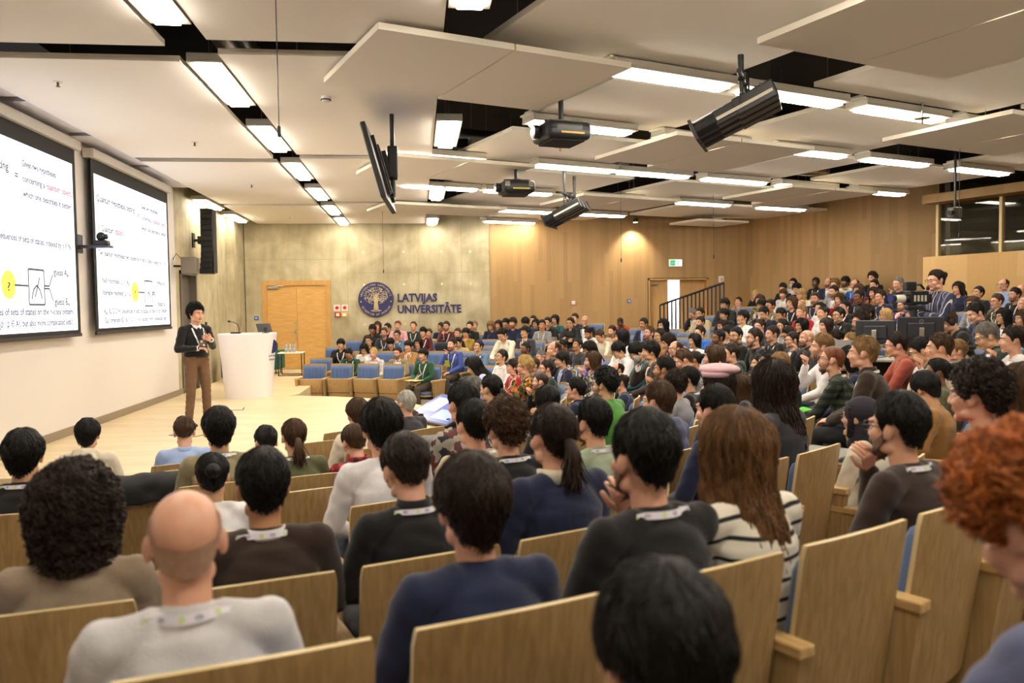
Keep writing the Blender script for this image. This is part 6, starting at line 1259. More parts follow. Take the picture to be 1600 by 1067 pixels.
(4.353, 17.581, 1.038, 0, 0, 0, 'sh', 'd', 0, 'sw', 'beige', 'b', 18, 'dark-brown-haired person in beige sweater with beard, before the oak wall', 'oak seat under dark-brown-haired person in beige sweater'),
(4.103, 19.302, 1.254, 0, 30, 0, 'bl', 'b', 0, 'cr', 'black', 'gl', 14, 'bald person in black jacket with glasses with white lanyard, turned aside, before the oak wall', 'oak seat under bald person in black jacket with glasses'),
(3.772, 19.503, 1.2, 3, 0, 0, 'sh', 'k', 1, 'pf', 'black', 'g', 16, 'black-haired person in black puffer jacket with glasses, arms crossed, before the oak wall', 'oak seat under black-haired person in black puffer jacket, arms crossed'),
(3.068, 19.535, 1.156, 0, 30, 0, 'sh', 'k', 2, 'sw', 'grey', 'l', 16, 'first from left, black-haired person in grey sweater, turned aside with white lanyard', 'oak seat under first from left, black-haired person in grey sweater'),
(3.284, 20.016, 1.207, 0, 0, 0, 'sh', 'k', 1, 'pf', 'black', '', 16, 'second from left, black-haired person in black puffer jacket before the oak wall', 'oak seat under second from left, black-haired person in black puffer jacket before the oak wall'),
(2.742, 20.198, 1.205, 0, 0, -22, 'md', 'k', 1, 'pf', 'navy', 'g', 16, 'black-haired person in navy puffer jacket with glasses, looking down, before the oak wall', 'oak seat under black-haired person in navy puffer jacket'),
(2.439, 20.424, 1.205, 0, 0, 0, 'md', 'd', 1, 'sw', 'navy', 'b', 16, 'dark-brown-haired person in navy sweater with beard, before the oak wall', 'oak seat under dark-brown-haired person in navy sweater with beard'),
(2.277, 20.546, 1.189, 0, 0, -22, 'sh', 'k', 1, 'bz', 'black', 'gl', 16, 'black-haired person in black blazer with glasses with white lanyard, looking down, before the oak wall', 'oak seat under black-haired person in black blazer, looking down'),
(1.899, 20.7, 1.134, 0, 0, -22, 'lo', 'l', 0, 'sw', 'navy', '', 15, 'light-brown-haired person in navy sweater, looking down, before the oak wall', 'oak seat under light-brown-haired person in navy sweater'),
(1.372, 21.078, 1.126, 0, 0, 0, 'sh', 'd', 0, 'cr', 'black', 'b', 15, 'dark-brown-haired person in black jacket with beard, before the oak wall', 'oak seat under dark-brown-haired person in black jacket with beard'),
(0.757, 21.151, 1.135, 1, 0, 0, 'sh', 'd', 0, 'sw', 'maroon', 'gbl', 15, 'dark-brown-haired person in maroon sweater with glasses and beard with white lanyard, hand at chin', 'oak seat under dark-brown-haired person in maroon sweater with glasses and beard'),
(0.614, 21.488, 1.104, 0, -30, 0, 'sh', 'k', 2, 'bz', 'navy', '', 15, 'black-haired person in navy blazer, turned aside, before the concrete wall', 'oak seat under black-haired person in navy blazer'),
(0.291, 21.261, 0.945, 0, 0, 0, 'sh', 'b', 0, 'sw', 'beige', '', 16, 'brown-haired person in beige sweater, before the concrete wall', 'oak seat under brown-haired person in beige sweater'),
(-0.113, 21.738, 1.136, 0, 0, 12, 'sh', 'b', 0, 'sw', 'darkgreen', 'l', 15, 'brown-haired person in dark green sweater with white lanyard, looking up, before the concrete wall', 'oak seat under brown-haired person in dark green sweater'),
(-0.534, 21.789, 1.16, 0, 0, 0, 'bn', 'r', 0, 'sw', 'pink', '', 15, 'reddish-haired person in pink sweater, before the concrete wall', 'oak seat under reddish-haired person in pink sweater'),
(-0.826, 21.984, 1.099, 0, -30, 0, 'sh', 'k', 1, 'pf', 'black', '', 15, 'black-haired person in black puffer jacket, turned aside, before the concrete wall', 'oak seat under black-haired person in black puffer jacket, turned aside'),
(-1.085, 22.017, 1.147, 0, 0, 0, 'lo', 'b', 0, 'sw', 'black', 'l', 15, 'long loose brown-haired person in black sweater with white lanyard, before the concrete wall', 'oak seat under long loose brown-haired person in black sweater'),
(0.351, 1.161, 1.084, 0, 0, 0, 'md', 'k', 1, 'sw', 'black', '', 260, 'black-haired person in black sweater close to the camera', 'oak seat under black-haired person in black sweater close to the camera'),
(1.086, 1.292, 1.215, 4, 0, -22, 'af', 'o', 0, 'hd', 'greyblue', '', 225, 'ginger-haired person in grey-blue hoodie, leaning forward, close to the camera', 'oak seat under ginger-haired person in grey-blue hoodie'),
(8.005, 10.639, 1.437, 0, 0, -22, 'sh', 'k', 0, 'tn', 'navy', '', 24, 'black-haired person in navy turtleneck, looking down, below the control room', 'oak seat under black-haired person in navy turtleneck'),
(7.995, 13.44, 1.403, 0, 0, 0, 'cu', 'd', 0, 'hd', 'brightgreen', '', 22, 'dark-brown-haired person in bright green hoodie, in the upper centre rows', 'oak seat under dark-brown-haired person in bright green hoodie'),
(7.845, 14.122, 1.383, 1, 0, 0, 'sh', 'k', 1, 'cr', 'black', 'gl', 20, 'black-haired person in black jacket with glasses with white lanyard, hand at chin', 'oak seat under black-haired person in black jacket, hand at chin'),
(7.837, 14.702, 1.415, 0, 0, 0, 'bn', 'd', 0, 'sw', 'white', '', 18, 'dark-brown-haired person in white sweater, in the upper centre rows', 'oak seat under dark-brown-haired person in white sweater'),
(7.309, 16.192, 1.407, 0, 0, -22, 'sh', 'k', 1, 'sw', 'navy', '', 18, 'black-haired person in navy sweater in the upper centre rows, looking down', 'oak seat under black-haired person in navy sweater in the upper centre rows'),
(6.272, 17.176, 1.217, 0, 0, 0, 'sh', 'd', 0, 'cr', 'grey', 'b', 17, 'dark-brown-haired person in grey jacket in the upper centre rows with beard', 'oak seat under dark-brown-haired person in grey jacket in the upper centre rows'),
(4.061, 20.376, 1.296, 1, 0, 0, 'sh', 'd', 0, 'sw', 'navy', '', 14, 'dark-brown-haired person in navy sweater, hand at chin, before the oak wall', 'oak seat under dark-brown-haired person in navy sweater, hand at chin'),
(3.588, 20.671, 1.266, 0, 0, 0, 'bo', 'k', 1, 'sw', 'teal', '', 14, 'black-haired person in teal sweater, before the oak wall', 'oak seat under black-haired person in teal sweater'),
(3.107, 20.874, 1.161, 0, 0, 0, 'bo', 'k', 1, 'pf', 'charcoal', 'g', 15, 'black-haired person in dark grey puffer jacket with glasses, before the oak wall', 'oak seat under black-haired person in dark grey puffer jacket'),
(3.076, 21.126, 1.251, 0, 0, 0, 'sh', 'k', 1, 'pf', 'black', '', 14, 'first from left, black-haired person in black puffer jacket before the oak wall', 'oak seat under first from left, black-haired person in black puffer jacket before the oak wall'),
(2.13, 20.989, 1.149, 0, 0, 0, 'bo', 'k', 1, 'sw', 'black', 'l', 15, 'black-haired person in black sweater before the oak wall with white lanyard', 'oak seat under black-haired person in black sweater before the oak wall'),
(1.521, 21.382, 1.134, 0, 0, 0, 'sh', 'l', 0, 'sh', 'beige', '', 15, 'light-brown-haired person in beige shirt, before the oak wall', 'oak seat under light-brown-haired person in beige shirt'),
(8.8, 10.698, 1.345, 0, 0, 0, 'lo', 'b', 0, 'sw', 'olive', 'g', 22, 'brown-haired person in olive sweater with glasses, below the control room', 'oak seat under brown-haired person in olive sweater with glasses'),
(8.913, 11.233, 1.366, 0, 0, 0, 'lo', 'k', 1, 'cr', 'maroon', 'gl', 22, 'black-haired person in maroon jacket with glasses with white lanyard, below the control room', 'oak seat under black-haired person in maroon jacket'),
(8.697, 13.978, 1.365, 0, 0, 0, 'lo', 'y', 0, 'sw', 'grey', 'g', 20, 'blond-haired person in grey sweater with glasses, below the control room', 'oak seat under blond-haired person in grey sweater'),
(8.667, 15.379, 1.523, 0, 0, 0, 'sh', 'k', 0, 'cr', 'black', '', 18, 'black-haired person in black jacket in the upper centre rows', 'oak seat under black-haired person in black jacket in the upper centre rows'),
(7.711, 15.313, 1.426, 0, 0, 0, 'sh', 'l', 0, 'hd', 'red', '', 20, 'light-brown-haired person in red hoodie, in the upper centre rows', 'oak seat under light-brown-haired person in red hoodie'),
(8.418, 15.9, 1.5, 0, 0, 0, 'bn', 'k', 1, 'sw', 'white', '', 16, 'tied-up black-haired person in white sweater in the upper centre rows', 'oak seat under tied-up black-haired person in white sweater in the upper centre rows'),
(7.52, 15.825, 1.38, 0, 0, -22, 'sh', 'k', 2, 'sw', 'darkbrown', '', 15, 'black-haired person in dark brown sweater, looking down, in the upper centre rows', 'oak seat under black-haired person in dark brown sweater'),
(8.118, 16.573, 1.624, 0, 0, 0, 'bo', 'b', 0, 'sw', 'black', 'l', 16, 'chin-length brown-haired person in black sweater with white lanyard, in the topmost rows', 'oak seat under chin-length brown-haired person in black sweater'),
(7.825, 17.004, 1.559, 0, 0, 0, 'sh', 'd', 2, 'sh', 'khaki', 'gl', 16, 'dark-brown-haired person in khaki shirt with glasses with white lanyard, in the upper centre rows', 'oak seat under dark-brown-haired person in khaki shirt'),
(7.791, 17.377, 1.568, 1, 0, 0, 'md', 'k', 1, 'cd', 'patterned', 'g', 15, 'black-haired person in patterned cardigan with glasses, hand at chin, in the upper centre rows', 'oak seat under black-haired person in patterned cardigan with glasses'),
(6.962, 17.528, 1.375, 0, 0, 0, 'md', 'k', 1, 'cr', 'black', 'g', 18, 'person with mop of black hair in black jacket with glasses, in the upper centre rows', 'oak seat under person with mop of black hair in black jacket'),
(7.333, 18.419, 1.608, 0, 0, 0, 'md', 'k', 1, 'pf', 'black', 'g', 15, 'black-haired person in black puffer jacket in the upper centre rows with glasses', 'oak seat under black-haired person in black puffer jacket in the upper centre rows'),
(6.593, 18.075, 1.399, 0, 0, 0, 'sh', 'k', 1, 'cr', 'beige', 'g', 14, 'black-haired person in beige jacket with glasses, in the upper centre rows', 'oak seat under black-haired person in beige jacket'),
(6.684, 18.836, 1.4, 4, 0, -22, 'sh', 'g', 0, 'cr', 'black', 'gl', 16, 'grey-haired person in black jacket with glasses with white lanyard, leaning forward', 'oak seat under grey-haired person in black jacket'),
(5.181, 20.033, 1.192, 0, 0, -22, 'bz', 'k', 4, 'pf', 'rust', '', 14, 'black-haired person in rust puffer jacket, looking down, before the oak wall', 'oak seat under black-haired person in rust puffer jacket'),
(10.04, 12.196, 1.541, 0, 0, 0, 'bl', 'b', 0, 'cr', 'black', '', 17, 'bald person in black jacket, below the control room', 'oak seat under bald person in black jacket'),
(9.95, 12.702, 1.6, 0, 0, 0, 'sh', 'b', 0, 'ca', 'camouflage', 'gl', 21, 'brown-haired person in camouflage jacket with glasses with white lanyard, below the control room', 'oak seat under brown-haired person in camouflage jacket'),
(9.921, 13.272, 1.56, 0, 0, 0, 'bo', 'b', 0, 'sw', 'grey', 'gl', 19, 'brown-haired person in grey sweater with glasses with white lanyard, below the control room', 'oak seat under brown-haired person in grey sweater with glasses'),
(9.642, 14.928, 1.541, 0, 0, 0, 'sh', 'd', 0, 'hd', 'purple', 'gb', 18, 'dark-brown-haired person in purple hoodie with glasses and beard, below the control room', 'oak seat under dark-brown-haired person in purple hoodie'),
(9.51, 15.482, 1.723, 0, 0, 0, 'sh', 'd', 0, 'sw', 'navy', 'l', 20, 'dark-brown-haired person in navy sweater in the topmost rows with white lanyard', 'oak seat under dark-brown-haired person in navy sweater in the topmost rows'),
(9.376, 16.059, 1.733, 0, 0, 0, 'sh', 'k', 3, 'cr', 'black', 'gl', 18, 'black-haired person in black jacket in the topmost rows with glasses with white lanyard', 'oak seat under black-haired person in black jacket in the topmost rows'),
(9.231, 16.579, 1.686, 1, 0, 0, 'bo', 'b', 0, 'sw', 'red', '', 17, 'brown-haired person in red sweater, hand at chin, in the topmost rows', 'oak seat under brown-haired person in red sweater'),
(8.842, 16.944, 1.709, 0, 30, 0, 'sh', 'b', 0, 'tn', 'navy', 'bl', 18, 'brown-haired person in navy turtleneck with beard with white lanyard, turned aside, in the topmost rows', 'oak seat under brown-haired person in navy turtleneck'),
(8.697, 17.27, 1.584, 0, 0, 0, 'bl', 'b', 0, 'sw', 'cream', '', 15, 'bald person in cream sweater, in the upper centre rows', 'oak seat under bald person in cream sweater'),
(8.249, 18.489, 1.697, 0, 0, 0, 'bo', 'b', 0, 'sw', 'olive', '', 14, 'chin-length brown-haired person in olive sweater, in the topmost rows', 'oak seat under chin-length brown-haired person in olive sweater'),
(10.732, 13.253, 1.711, 0, 0, 0, 'sh', 'k', 0, 'sw', 'black', 'bl', 21, 'black-haired person in black sweater below the control room with beard with white lanyard', 'oak seat under black-haired person in black sweater below the control room'),
(10.692, 14.147, 1.763, 0, 0, 12, 'sh', 'k', 1, 'bz', 'black', 'gl', 18, 'black-haired person in black blazer with glasses with white lanyard, looking up, below the control room', 'oak seat under black-haired person in black blazer, looking up'),
(10.739, 14.777, 1.864, 0, 0, 0, 'ml', 'd', 0, 'sw', 'navy', '', 16, 'neck-length dark-brown-haired person in navy sweater, below the control room', 'oak seat under neck-length dark-brown-haired person in navy sweater'),
(10.508, 15.28, 1.813, 1, 0, -22, 'sh', 'k', 0, 'cd', 'patterned', 'b', 17, 'black-haired person in patterned cardigan with beard, hand at chin, below the control room', 'oak seat under black-haired person in patterned cardigan with beard'),
(10.22, 15.975, 1.995, 1, 0, 0, 'sh', 'g', 0, 'bz', 'navy', '', 19, 'grey-haired person in navy blazer, hand at chin, below the control room', 'oak seat under grey-haired person in navy blazer'),
(10.057, 16.62, 1.818, 0, 0, 0, 'lo', 'd', 0, 'sw', 'tan', '', 17, 'dark-brown-haired person in tan sweater, in the topmost rows', 'oak seat under dark-brown-haired person in tan sweater'),
(9.933, 17.028, 1.892, 0, 0, 0, 'bo', 'b', 0, 'sw', 'maroon', '', 14, 'brown-haired person in maroon sweater, in the topmost rows', 'oak seat under brown-haired person in maroon sweater'),
(9.59, 17.494, 1.87, 0, 0, 0, 'sh', 'd', 0, 'cr', 'grey', 'bl', 16, 'dark-brown-haired person in grey jacket in the topmost rows with beard with white lanyard', 'oak seat under dark-brown-haired person in grey jacket in the topmost rows'),
(9.261, 18.391, 1.83, 0, 0, 0, 'lo', 'y', 0, 'tn', 'cream', 'g', 17, 'blond-haired person in cream turtleneck with glasses, in the topmost rows', 'oak seat under blond-haired person in cream turtleneck'),
(11.493, 14.014, 1.812, 0, 0, 0, 'bd', 'b', 0, 'sw', 'grey', '', 18, 'receding brown-haired person in grey sweater, below the control room', 'oak seat under receding brown-haired person in grey sweater'),
(11.604, 14.635, 1.927, 0, 0, 0, 'bd', 'd', 0, 'sh', 'lightblue', 'g', 18, 'dark-brown-haired person in light blue shirt with glasses, below the control room', 'oak seat under dark-brown-haired person in light blue shirt'),
(11.317, 15.472, 1.727, 0, 0, 0, 'sh', 'k', 1, 'cr', 'khaki', 'gl', 20, 'black-haired person in khaki jacket with glasses with white lanyard, below the control room', 'oak seat under black-haired person in khaki jacket'),
(10.681, 17.639, 2.01, 0, 0, 0, 'sh', 'k', 0, 'sw', 'black', '', 14, 'short black-haired person in black sweater, in the topmost rows', 'oak seat under short black-haired person in black sweater'),
(10.465, 18.11, 2.041, 0, 0, 0, 'bd', 'd', 0, 'hd', 'brightblue', 'gl', 16, 'dark-brown-haired person in bright blue hoodie with glasses with white lanyard, in the topmost rows', 'oak seat under dark-brown-haired person in bright blue hoodie'),
(10.119, 18.399, 2.038, 0, 0, 0, 'cu', 'l', 0, 'sw', 'grey', '', 15, 'curly light-brown-haired person in grey sweater, in the topmost rows', 'oak seat under curly light-brown-haired person in grey sweater'),
(9.641, 19.385, 1.973, 0, 0, -22, 'cu', 'k', 0, 'sw', 'black', '', 14, 'curly black-haired person in black sweater, looking down, in the topmost rows', 'oak seat under curly black-haired person in black sweater'),
(9.436, 19.728, 1.851, 0, 0, 0, 'md', 'b', 0, 'hd', 'lightgrey', 'l', 16, 'brown-haired person in pale grey hoodie with white lanyard, in the topmost rows', 'oak seat under brown-haired person in pale grey hoodie'),
(8.594, 20.616, 1.67, 1, 0, 12, 'sh', 'd', 0, 'hd', 'grey', '', 16, 'dark-brown-haired person in grey hoodie, hand at chin, in the topmost rows', 'oak seat under dark-brown-haired person in grey hoodie'),
(11.153, 18.49, 2.203, 0, 0, 0, 'cu', 'd', 0, 'sw', 'black', '', 16, 'curly dark-brown-haired person in black sweater, in the topmost rows', 'oak seat under curly dark-brown-haired person in black sweater'),
(10.663, 18.879, 2.126, 0, 0, 0, 'md', 'k', 3, 'sc', 'cream', 'b', 16, 'black-haired person in cream scarf with beard, in the topmost rows', 'oak seat under black-haired person in cream scarf'),
(10.536, 19.491, 2.139, 0, 0, 0, 'bd', 'k', 0, 'bz', 'navy', 'b', 14, 'black-haired person in navy blazer with beard, in the topmost rows', 'oak seat under black-haired person in navy blazer with beard'),
(10.37, 19.823, 2.143, 0, 0, 0, 'sh', 'k', 4, 'tn', 'black', 'l', 14, 'black-haired person in black turtleneck with white lanyard, in the topmost rows', 'oak seat under black-haired person in black turtleneck'),
(10.046, 20.418, 2.148, 0, 0, 0, 'sh', 'k', 1, 'hd', 'lightgrey', 'gm', 15, 'black-haired person in pale grey hoodie with glasses and blue face mask, in the topmost rows', 'oak seat under black-haired person in pale grey hoodie'),
(9.808, 20.525, 2.033, 0, 0, 0, 'md', 'd', 0, 'sw', 'black', '', 14, 'person with mop of dark-brown hair in black sweater, in the topmost rows', 'oak seat under person with mop of dark-brown hair in black sweater'),
(9.267, 21.04, 1.859, 1, 0, -22, 'sh', 'y', 0, 'sw', 'black', '', 12, 'blond-haired person in black sweater, hand at chin, in the topmost rows', 'oak seat under blond-haired person in black sweater'),
]
# empty seats
EMPTY = [
(-0.897, 8.367, 'empty seat before white-haired person in dark grey sweater'),
(0.831, 13.435, 'empty seat before dark-brown-haired person in red sweater'),
(-1.087, 7.738, 'empty seat before brown-haired person in cream scarf'),
(1.775, 11.155, 'empty seat beside dark-brown-haired person in black sweater with beard'),
(-1.873, 5.605, 'empty seat beside black-haired person in khaki vest'),
(-1.766, 6.449, 'empty seat beside black-haired person in sage sweater'),
(-0.918, 6.773, 'empty seat beside brown-haired person in cream scarf'),
(0.015, 6.341, 'empty seat beside brown-haired person in red plaid scarf'),
(0.063, 7.323, 'empty seat beside black-haired person in blue sweater'),
(1.813, 8.143, 'empty seat beside black-haired person in bright green sweater'),
(2.381, 9.64, 'empty seat beside dark-brown-haired person in navy jacket'),
(2.71, 14.24, 'empty seat beside black-haired person in lilac sweater'),
(2.428, 14.735, 'empty seat beside grey-haired person in grey sweater'),
(1.43, 14.957, 'empty seat beside black-haired person in white shirt with glasses'),
(1.24, 15.535, 'empty seat before black-haired person in black sweater with glasses and beard'),
(-0.653, 16.858, 'empty seat beside black-haired person in green sweater'),
(-1.172, 17.113, 'empty seat before blond-haired person in pale grey hoodie'),
(-1.722, 17.296, 'empty seat before black-haired person in green sweater with glasses'),
(-2.296, 17.403, 'empty seat before first from left, black-haired person in black puffer jacket before the concrete wall'),
(-2.259, 18.272, 'empty seat beside black-haired person in green sweater with glasses'),
(2.303, 7.012, 'empty seat beside dark-brown-haired person in grey sweater'),
(3.393, 14.662, 'empty seat beside long loose black-haired person in white sweater'),
(0.95, 18.052, 'empty seat before black-haired person in beige sweater, looking down'),
(0.295, 18.375, 'empty seat beside black-haired person in tan cardigan'),
(-0.831, 18.854, 'empty seat beside black-haired person in white sweater before the concrete wall'),
(-0.649, 4.734, 'empty seat beside tied-up black-haired person in white sweater facing the stage front'),
(2.039, 6.471, 'empty seat before person in pink beret and dark grey sweater'),
(2.781, 6.115, 'empty seat beside person in pink beret and dark grey sweater'),
(3.438, 15.279, 'empty seat beside black-haired person in dark grey sweater, looking up'),
(3.107, 16.282, 'empty seat before black-haired person in navy sweater in the lower centre rows'),
(1.404, 17.793, 'empty seat beside black-haired person in cream sweater'),
(1.46, 18.703, 'empty seat beside black-haired person in beige sweater, looking down'),
(-1.024, 20.039, 'empty seat beside short black-haired person in dark grey sweater before the concrete wall'),
(-2.106, 20.075, 'empty seat behind first from left, black-haired person in black puffer jacket before the concrete wall'),
(-0.534, 3.717, 'empty seat beside person with mop of black hair in white sweater'),
(3.07, 5.298, 'empty seat beside person in striped head scarf and cream knit sweater'),
(5.345, 8.879, 'empty seat beside dark-brown-haired person in rust hoodie'),
(5.581, 9.315, 'empty seat before short light-brown-haired person in grey sweater'),
(5.82, 9.819, 'empty seat before brown-haired person in black hoodie'),
(6.047, 10.362, 'empty seat beside light-brown-haired person in olive sweater'),
(4.647, 17.061, 'empty seat beside dark-brown-haired person in beige sweater'),
(3.126, 18.651, 'empty seat before first from left, black-haired person in grey sweater'),
(2.671, 18.972, 'empty seat behind black-haired person in dark grey jacket'),
(1.689, 19.879, 'empty seat beside black-haired person in mustard sweater'),
(0.592, 19.529, 'empty seat beside chin-length black-haired person in dark grey sweater'),
(0.368, 20.417, 'empty seat beside black-haired person in maroon sweater'),
(-1.714, 21.252, 'empty seat beside second from left, black-haired person in black puffer jacket before the concrete wall'),
(6.131, 13.373, 'empty seat beside black-haired person in dark green sweater'),
(6.126, 13.868, 'empty seat beside person with mop of black hair in beige sweater'),
(6.038, 16.437, 'empty seat beside dark-brown-haired person in purple sweater'),
(5.62, 16.896, 'empty seat before dark-brown-haired person in grey jacket in the upper centre rows'),
(4.824, 18.351, 'empty seat beside black-haired person in navy cardigan'),
(7.721, 9.922, 'empty seat beside black-haired person in navy turtleneck'),
(6.939, 16.667, 'empty seat beside black-haired person in navy sweater in the upper centre rows'),
(5.956, 17.759, 'empty seat beside dark-brown-haired person in grey jacket in the upper centre rows'),
(5.915, 18.445, 'empty seat beside black-haired person in beige jacket'),
(5.312, 19.385, 'empty seat beside black-haired person in rust puffer jacket'),
(2.583, 21.405, 'empty seat beside first from left, black-haired person in black puffer jacket before the oak wall'),
(8.812, 14.815, 'empty seat beside black-haired person in black jacket in the upper centre rows'),
(4.616, 20.994, 'empty seat behind dark-brown-haired person in navy sweater, hand at chin'),
(9.245, 11.715, 'empty seat beside black-haired person in maroon jacket'),
(9.254, 12.216, 'empty seat before bald person in black jacket'),
(9.967, 13.851, 'empty seat beside brown-haired person in grey sweater with glasses'),
(9.419, 15.773, 'empty seat beside black-haired person in black jacket in the topmost rows'),
(8.476, 17.723, 'empty seat beside bald person in cream sweater'),
(8.62, 17.949, 'empty seat beside chin-length brown-haired person in olive sweater'),
(7.655, 17.946, 'empty seat beside black-haired person in black puffer jacket in the upper centre rows'),
(8.038, 18.957, 'empty seat behind black-haired person in black puffer jacket in the upper centre rows'),
(7.3, 19.472, 'empty seat behind grey-haired person in black jacket'),
(10.114, 16.463, 'empty seat beside dark-brown-haired person in tan sweater'),
(9.534, 17.866, 'empty seat beside dark-brown-haired person in grey jacket in the topmost rows'),
(8.883, 18.81, 'empty seat beside blond-haired person in cream turtleneck'),
(8.92, 19.025, 'empty seat before curly black-haired person in black sweater'),
(8.453, 19.782, 'empty seat before dark-brown-haired person in grey hoodie'),
(11.065, 16.638, 'empty seat behind dark-brown-haired person in tan sweater'),
(10.689, 17.122, 'empty seat beside short black-haired person in black sweater'),
(11.027, 17.803, 'empty seat beside dark-brown-haired person in bright blue hoodie'),
(9.908, 18.852, 'empty seat beside curly light-brown-haired person in grey sweater'),
(9.93, 18.923, 'empty seat beside curly black-haired person in black sweater'),
]
# ---------------------------------------------------------------- auditorium seats
def seat_proto(name, folded, arms):
    t = thing(name, 'x', 'seat')
    m = MB(); n, k = 14, 8; w = .262
    def bp(u, v, dy):       # u across -1..1, v 0 bottom .. 1 top
        z = .20 + .70 * v + (.010 * (1 - u * u) if v > .99 else 0); x = u * w * (1 - .03 * (1 - v))
        if v > .94: x *= 1 - .035 * ((v - .94) / .06) ** 2
        y = -.222 - .105 * v + .030 * u * u + dy
        return (x, y, z)
    vs = [0, .15, .3, .45, .6, .75, .88, .94, .985, 1]
    for dy in (0, -.017):
        for v in vs:
            for i in range(n + 1): m.v.append(bp(-1 + 2 * i / n, v, dy))
    R, Cn = len(vs), n + 1
    for s in (0, 1):
        o = s * R * Cn
        for a in range(R - 1):
            for i in range(n): q = (o + a * Cn + i, o + a * Cn + i + 1, o + (a + 1) * Cn + i + 1, o + (a + 1) * Cn + i); m.f.append(q); m.mi.append(0)
    o = R * Cn
    for i in range(n):
        for a in (0, R - 1): m.f.append((a * Cn + i, a * Cn + i + 1, o + a * Cn + i + 1, o + a * Cn + i)); m.mi.append(1)
    for a in range(R - 1):
        for i in (0, n): m.f.append((a * Cn + i, (a + 1) * Cn + i, o + (a + 1) * Cn + i, o + a * Cn + i)); m.mi.append(1)
    b = m.obj('backrest', [M_OAK, M_OAKEDGE], t); shade_auto(b, 50)
    m = MB(); NX, NZ = 42, 12
    for i in range(NZ + 1):
        v = i / NZ
        for j in range(NX + 1):
            u = -1 + 2 * j / NX; vv = .36 + .60 * v; x, y, z = bp(u * .93, vv, 0)
            edge = min(1, (1 - abs(u)) * 9) ** .5 * min(1, (1 - v) * 8, v * 8 + .0) ** .5
            th = .002 + .062 * edge + .012 * abs(math.cos(u * PI * 3)) ** .5 * edge - .010
            m.v.append((x, y + th, z))
    for i in range(NZ):
        for j in range(NX): a = i * (NX + 1) + j; m.f.append((a, a + 1, a + NX + 2, a + NX + 1)); m.mi.append(0)
    m.obj('back_cushion', M_BLUE, t, smooth=True)
    if folded:
        A = Matrix.Translation((0, -.06, .37)) @ Matrix.Rotation(math.radians(80), 4, 'X')
    else: A = Matrix.Translation((0, .045, .318)) @ Matrix.Rotation(math.radians(3), 4, 'X')
    m = MB(); m.rbox(-.235, .235, -.22, .24, -.028, .0, .010, 2, A); s = m.obj('seat_pan', grain('oak_seat', 'b08d58', 'c6a672', 1 if not folded else 2), t); shade_auto(s)
    m = MB(); m.rbox(-.23, .23, -.2, .235, .0, .06, .025, 3, A); c = m.obj('seat_cushion', M_BLUE, s, smooth=False); shade_auto(c)
    for sx in arms:
        x = sx * .292
        m = MB(); m.add([(x - .022, -.25, .0), (x + .022, -.25, .0), (x - .022, -.02, .0), (x + .022, -.02, .0), (x - .022, -.335, .585), (x + .022, -.335, .585), (x - .022, .10, .585), (x + .022, .10, .585)], [(0, 2, 3, 1), (4, 5, 7, 6), (0, 1, 5, 4), (2, 6, 7, 3), (0, 4, 6, 2), (1, 3, 7, 5)])
        a = m.obj('armrest', M_OAK, t)
        m = MB(); m.rbox(x - .034, x + .034, -.345, .115, .585, .622, .006, 2); m.obj('arm_cap', grain('oak_cap', 'b48f58', 'cdae7a', 1), a)
        m = MB(); m.tube([(x - .026, -.03, .35), (x + .026, -.03, .35)], .012, 8); m.obj('bolt', M_BLACK, a)
    m = MB(); m.box(-.27, .27, -.15, -.11, .20, .26); m.tube([(-.265, -.06, .30), (.265, -.06, .30)], .018, 8); m.obj('support_bar', M_BLACK, t)
    return t
SP = {}
def seat(x, y, folded, arms, label, group, dz=0):
    r = math.hypot(x - CX0, y - CY0); z = floor_z(r) + dz; rz = math.atan2(x - CX0, -(y - CY0)); rz = math.atan2(-(CX0 - x), CY0 - y)
    key = (folded, arms)
    if key not in SP:
        SP[key] = seat_proto('auditorium_seat', folded, arms); t = SP[key]; t.location = (x, y, z); t.rotation_euler = (0, 0, rz); t['label'] = label; t['group'] = group; return t
    return dup(SP[key], (x, y, z), rz, label, group)
spots = []; SZ = {}
people = []
for i, P in enumerate(PEOPLE):
    hx, hy, hz, pose, yaw, pitch, hs, hc, skin, top, tcol, extras, size, lab, slab = P
    me, M, A = body_mesh(pose, yaw, pitch, size > 60); hl = M @ Vector((0, 0, 0))
    r = math.hypot(hx - CX0, hy - CY0); rz = math.atan2(-(CX0 - hx), CY0 - hy)
    sc = 1.0
    for _ in range(3):
        bx = hx - sc * (math.cos(rz) * hl.x - math.sin(rz) * hl.y); by = hy - sc * (math.sin(rz) * hl.x + math.cos(rz) * hl.y)
        fz = floor_z(math.hypot(bx - CX0, by - CY0)); sc = max(.95, min(1.10 if size > 60 else 1.07, (hz - fz) / hl.z))
    z = hz - sc * hl.z
    inner = 'white'
    if tcol in ('navy', 'black') and top in ('cd', 'bz', 'cr'): inner = ('charcoal', 'white', 'lightblue')[i % 3]
    o, _ = add_person(bx, by, z, rz, sc, pose, yaw, pitch, hs, hc, skin, top, tcol, extras, size, i, lab, 'audience in the seats', inner)
    people.append(o); SZ[slab] = max(-.26, min(.10, z - fz)); spots.append((bx, by, False, slab, r, math.atan2(by - CY0, bx - CX0)))
for x, y, lab in EMPTY: spots.append((x, y, True, lab, math.hypot(x - CX0, y - CY0), math.atan2(y - CY0, x - CX0)))
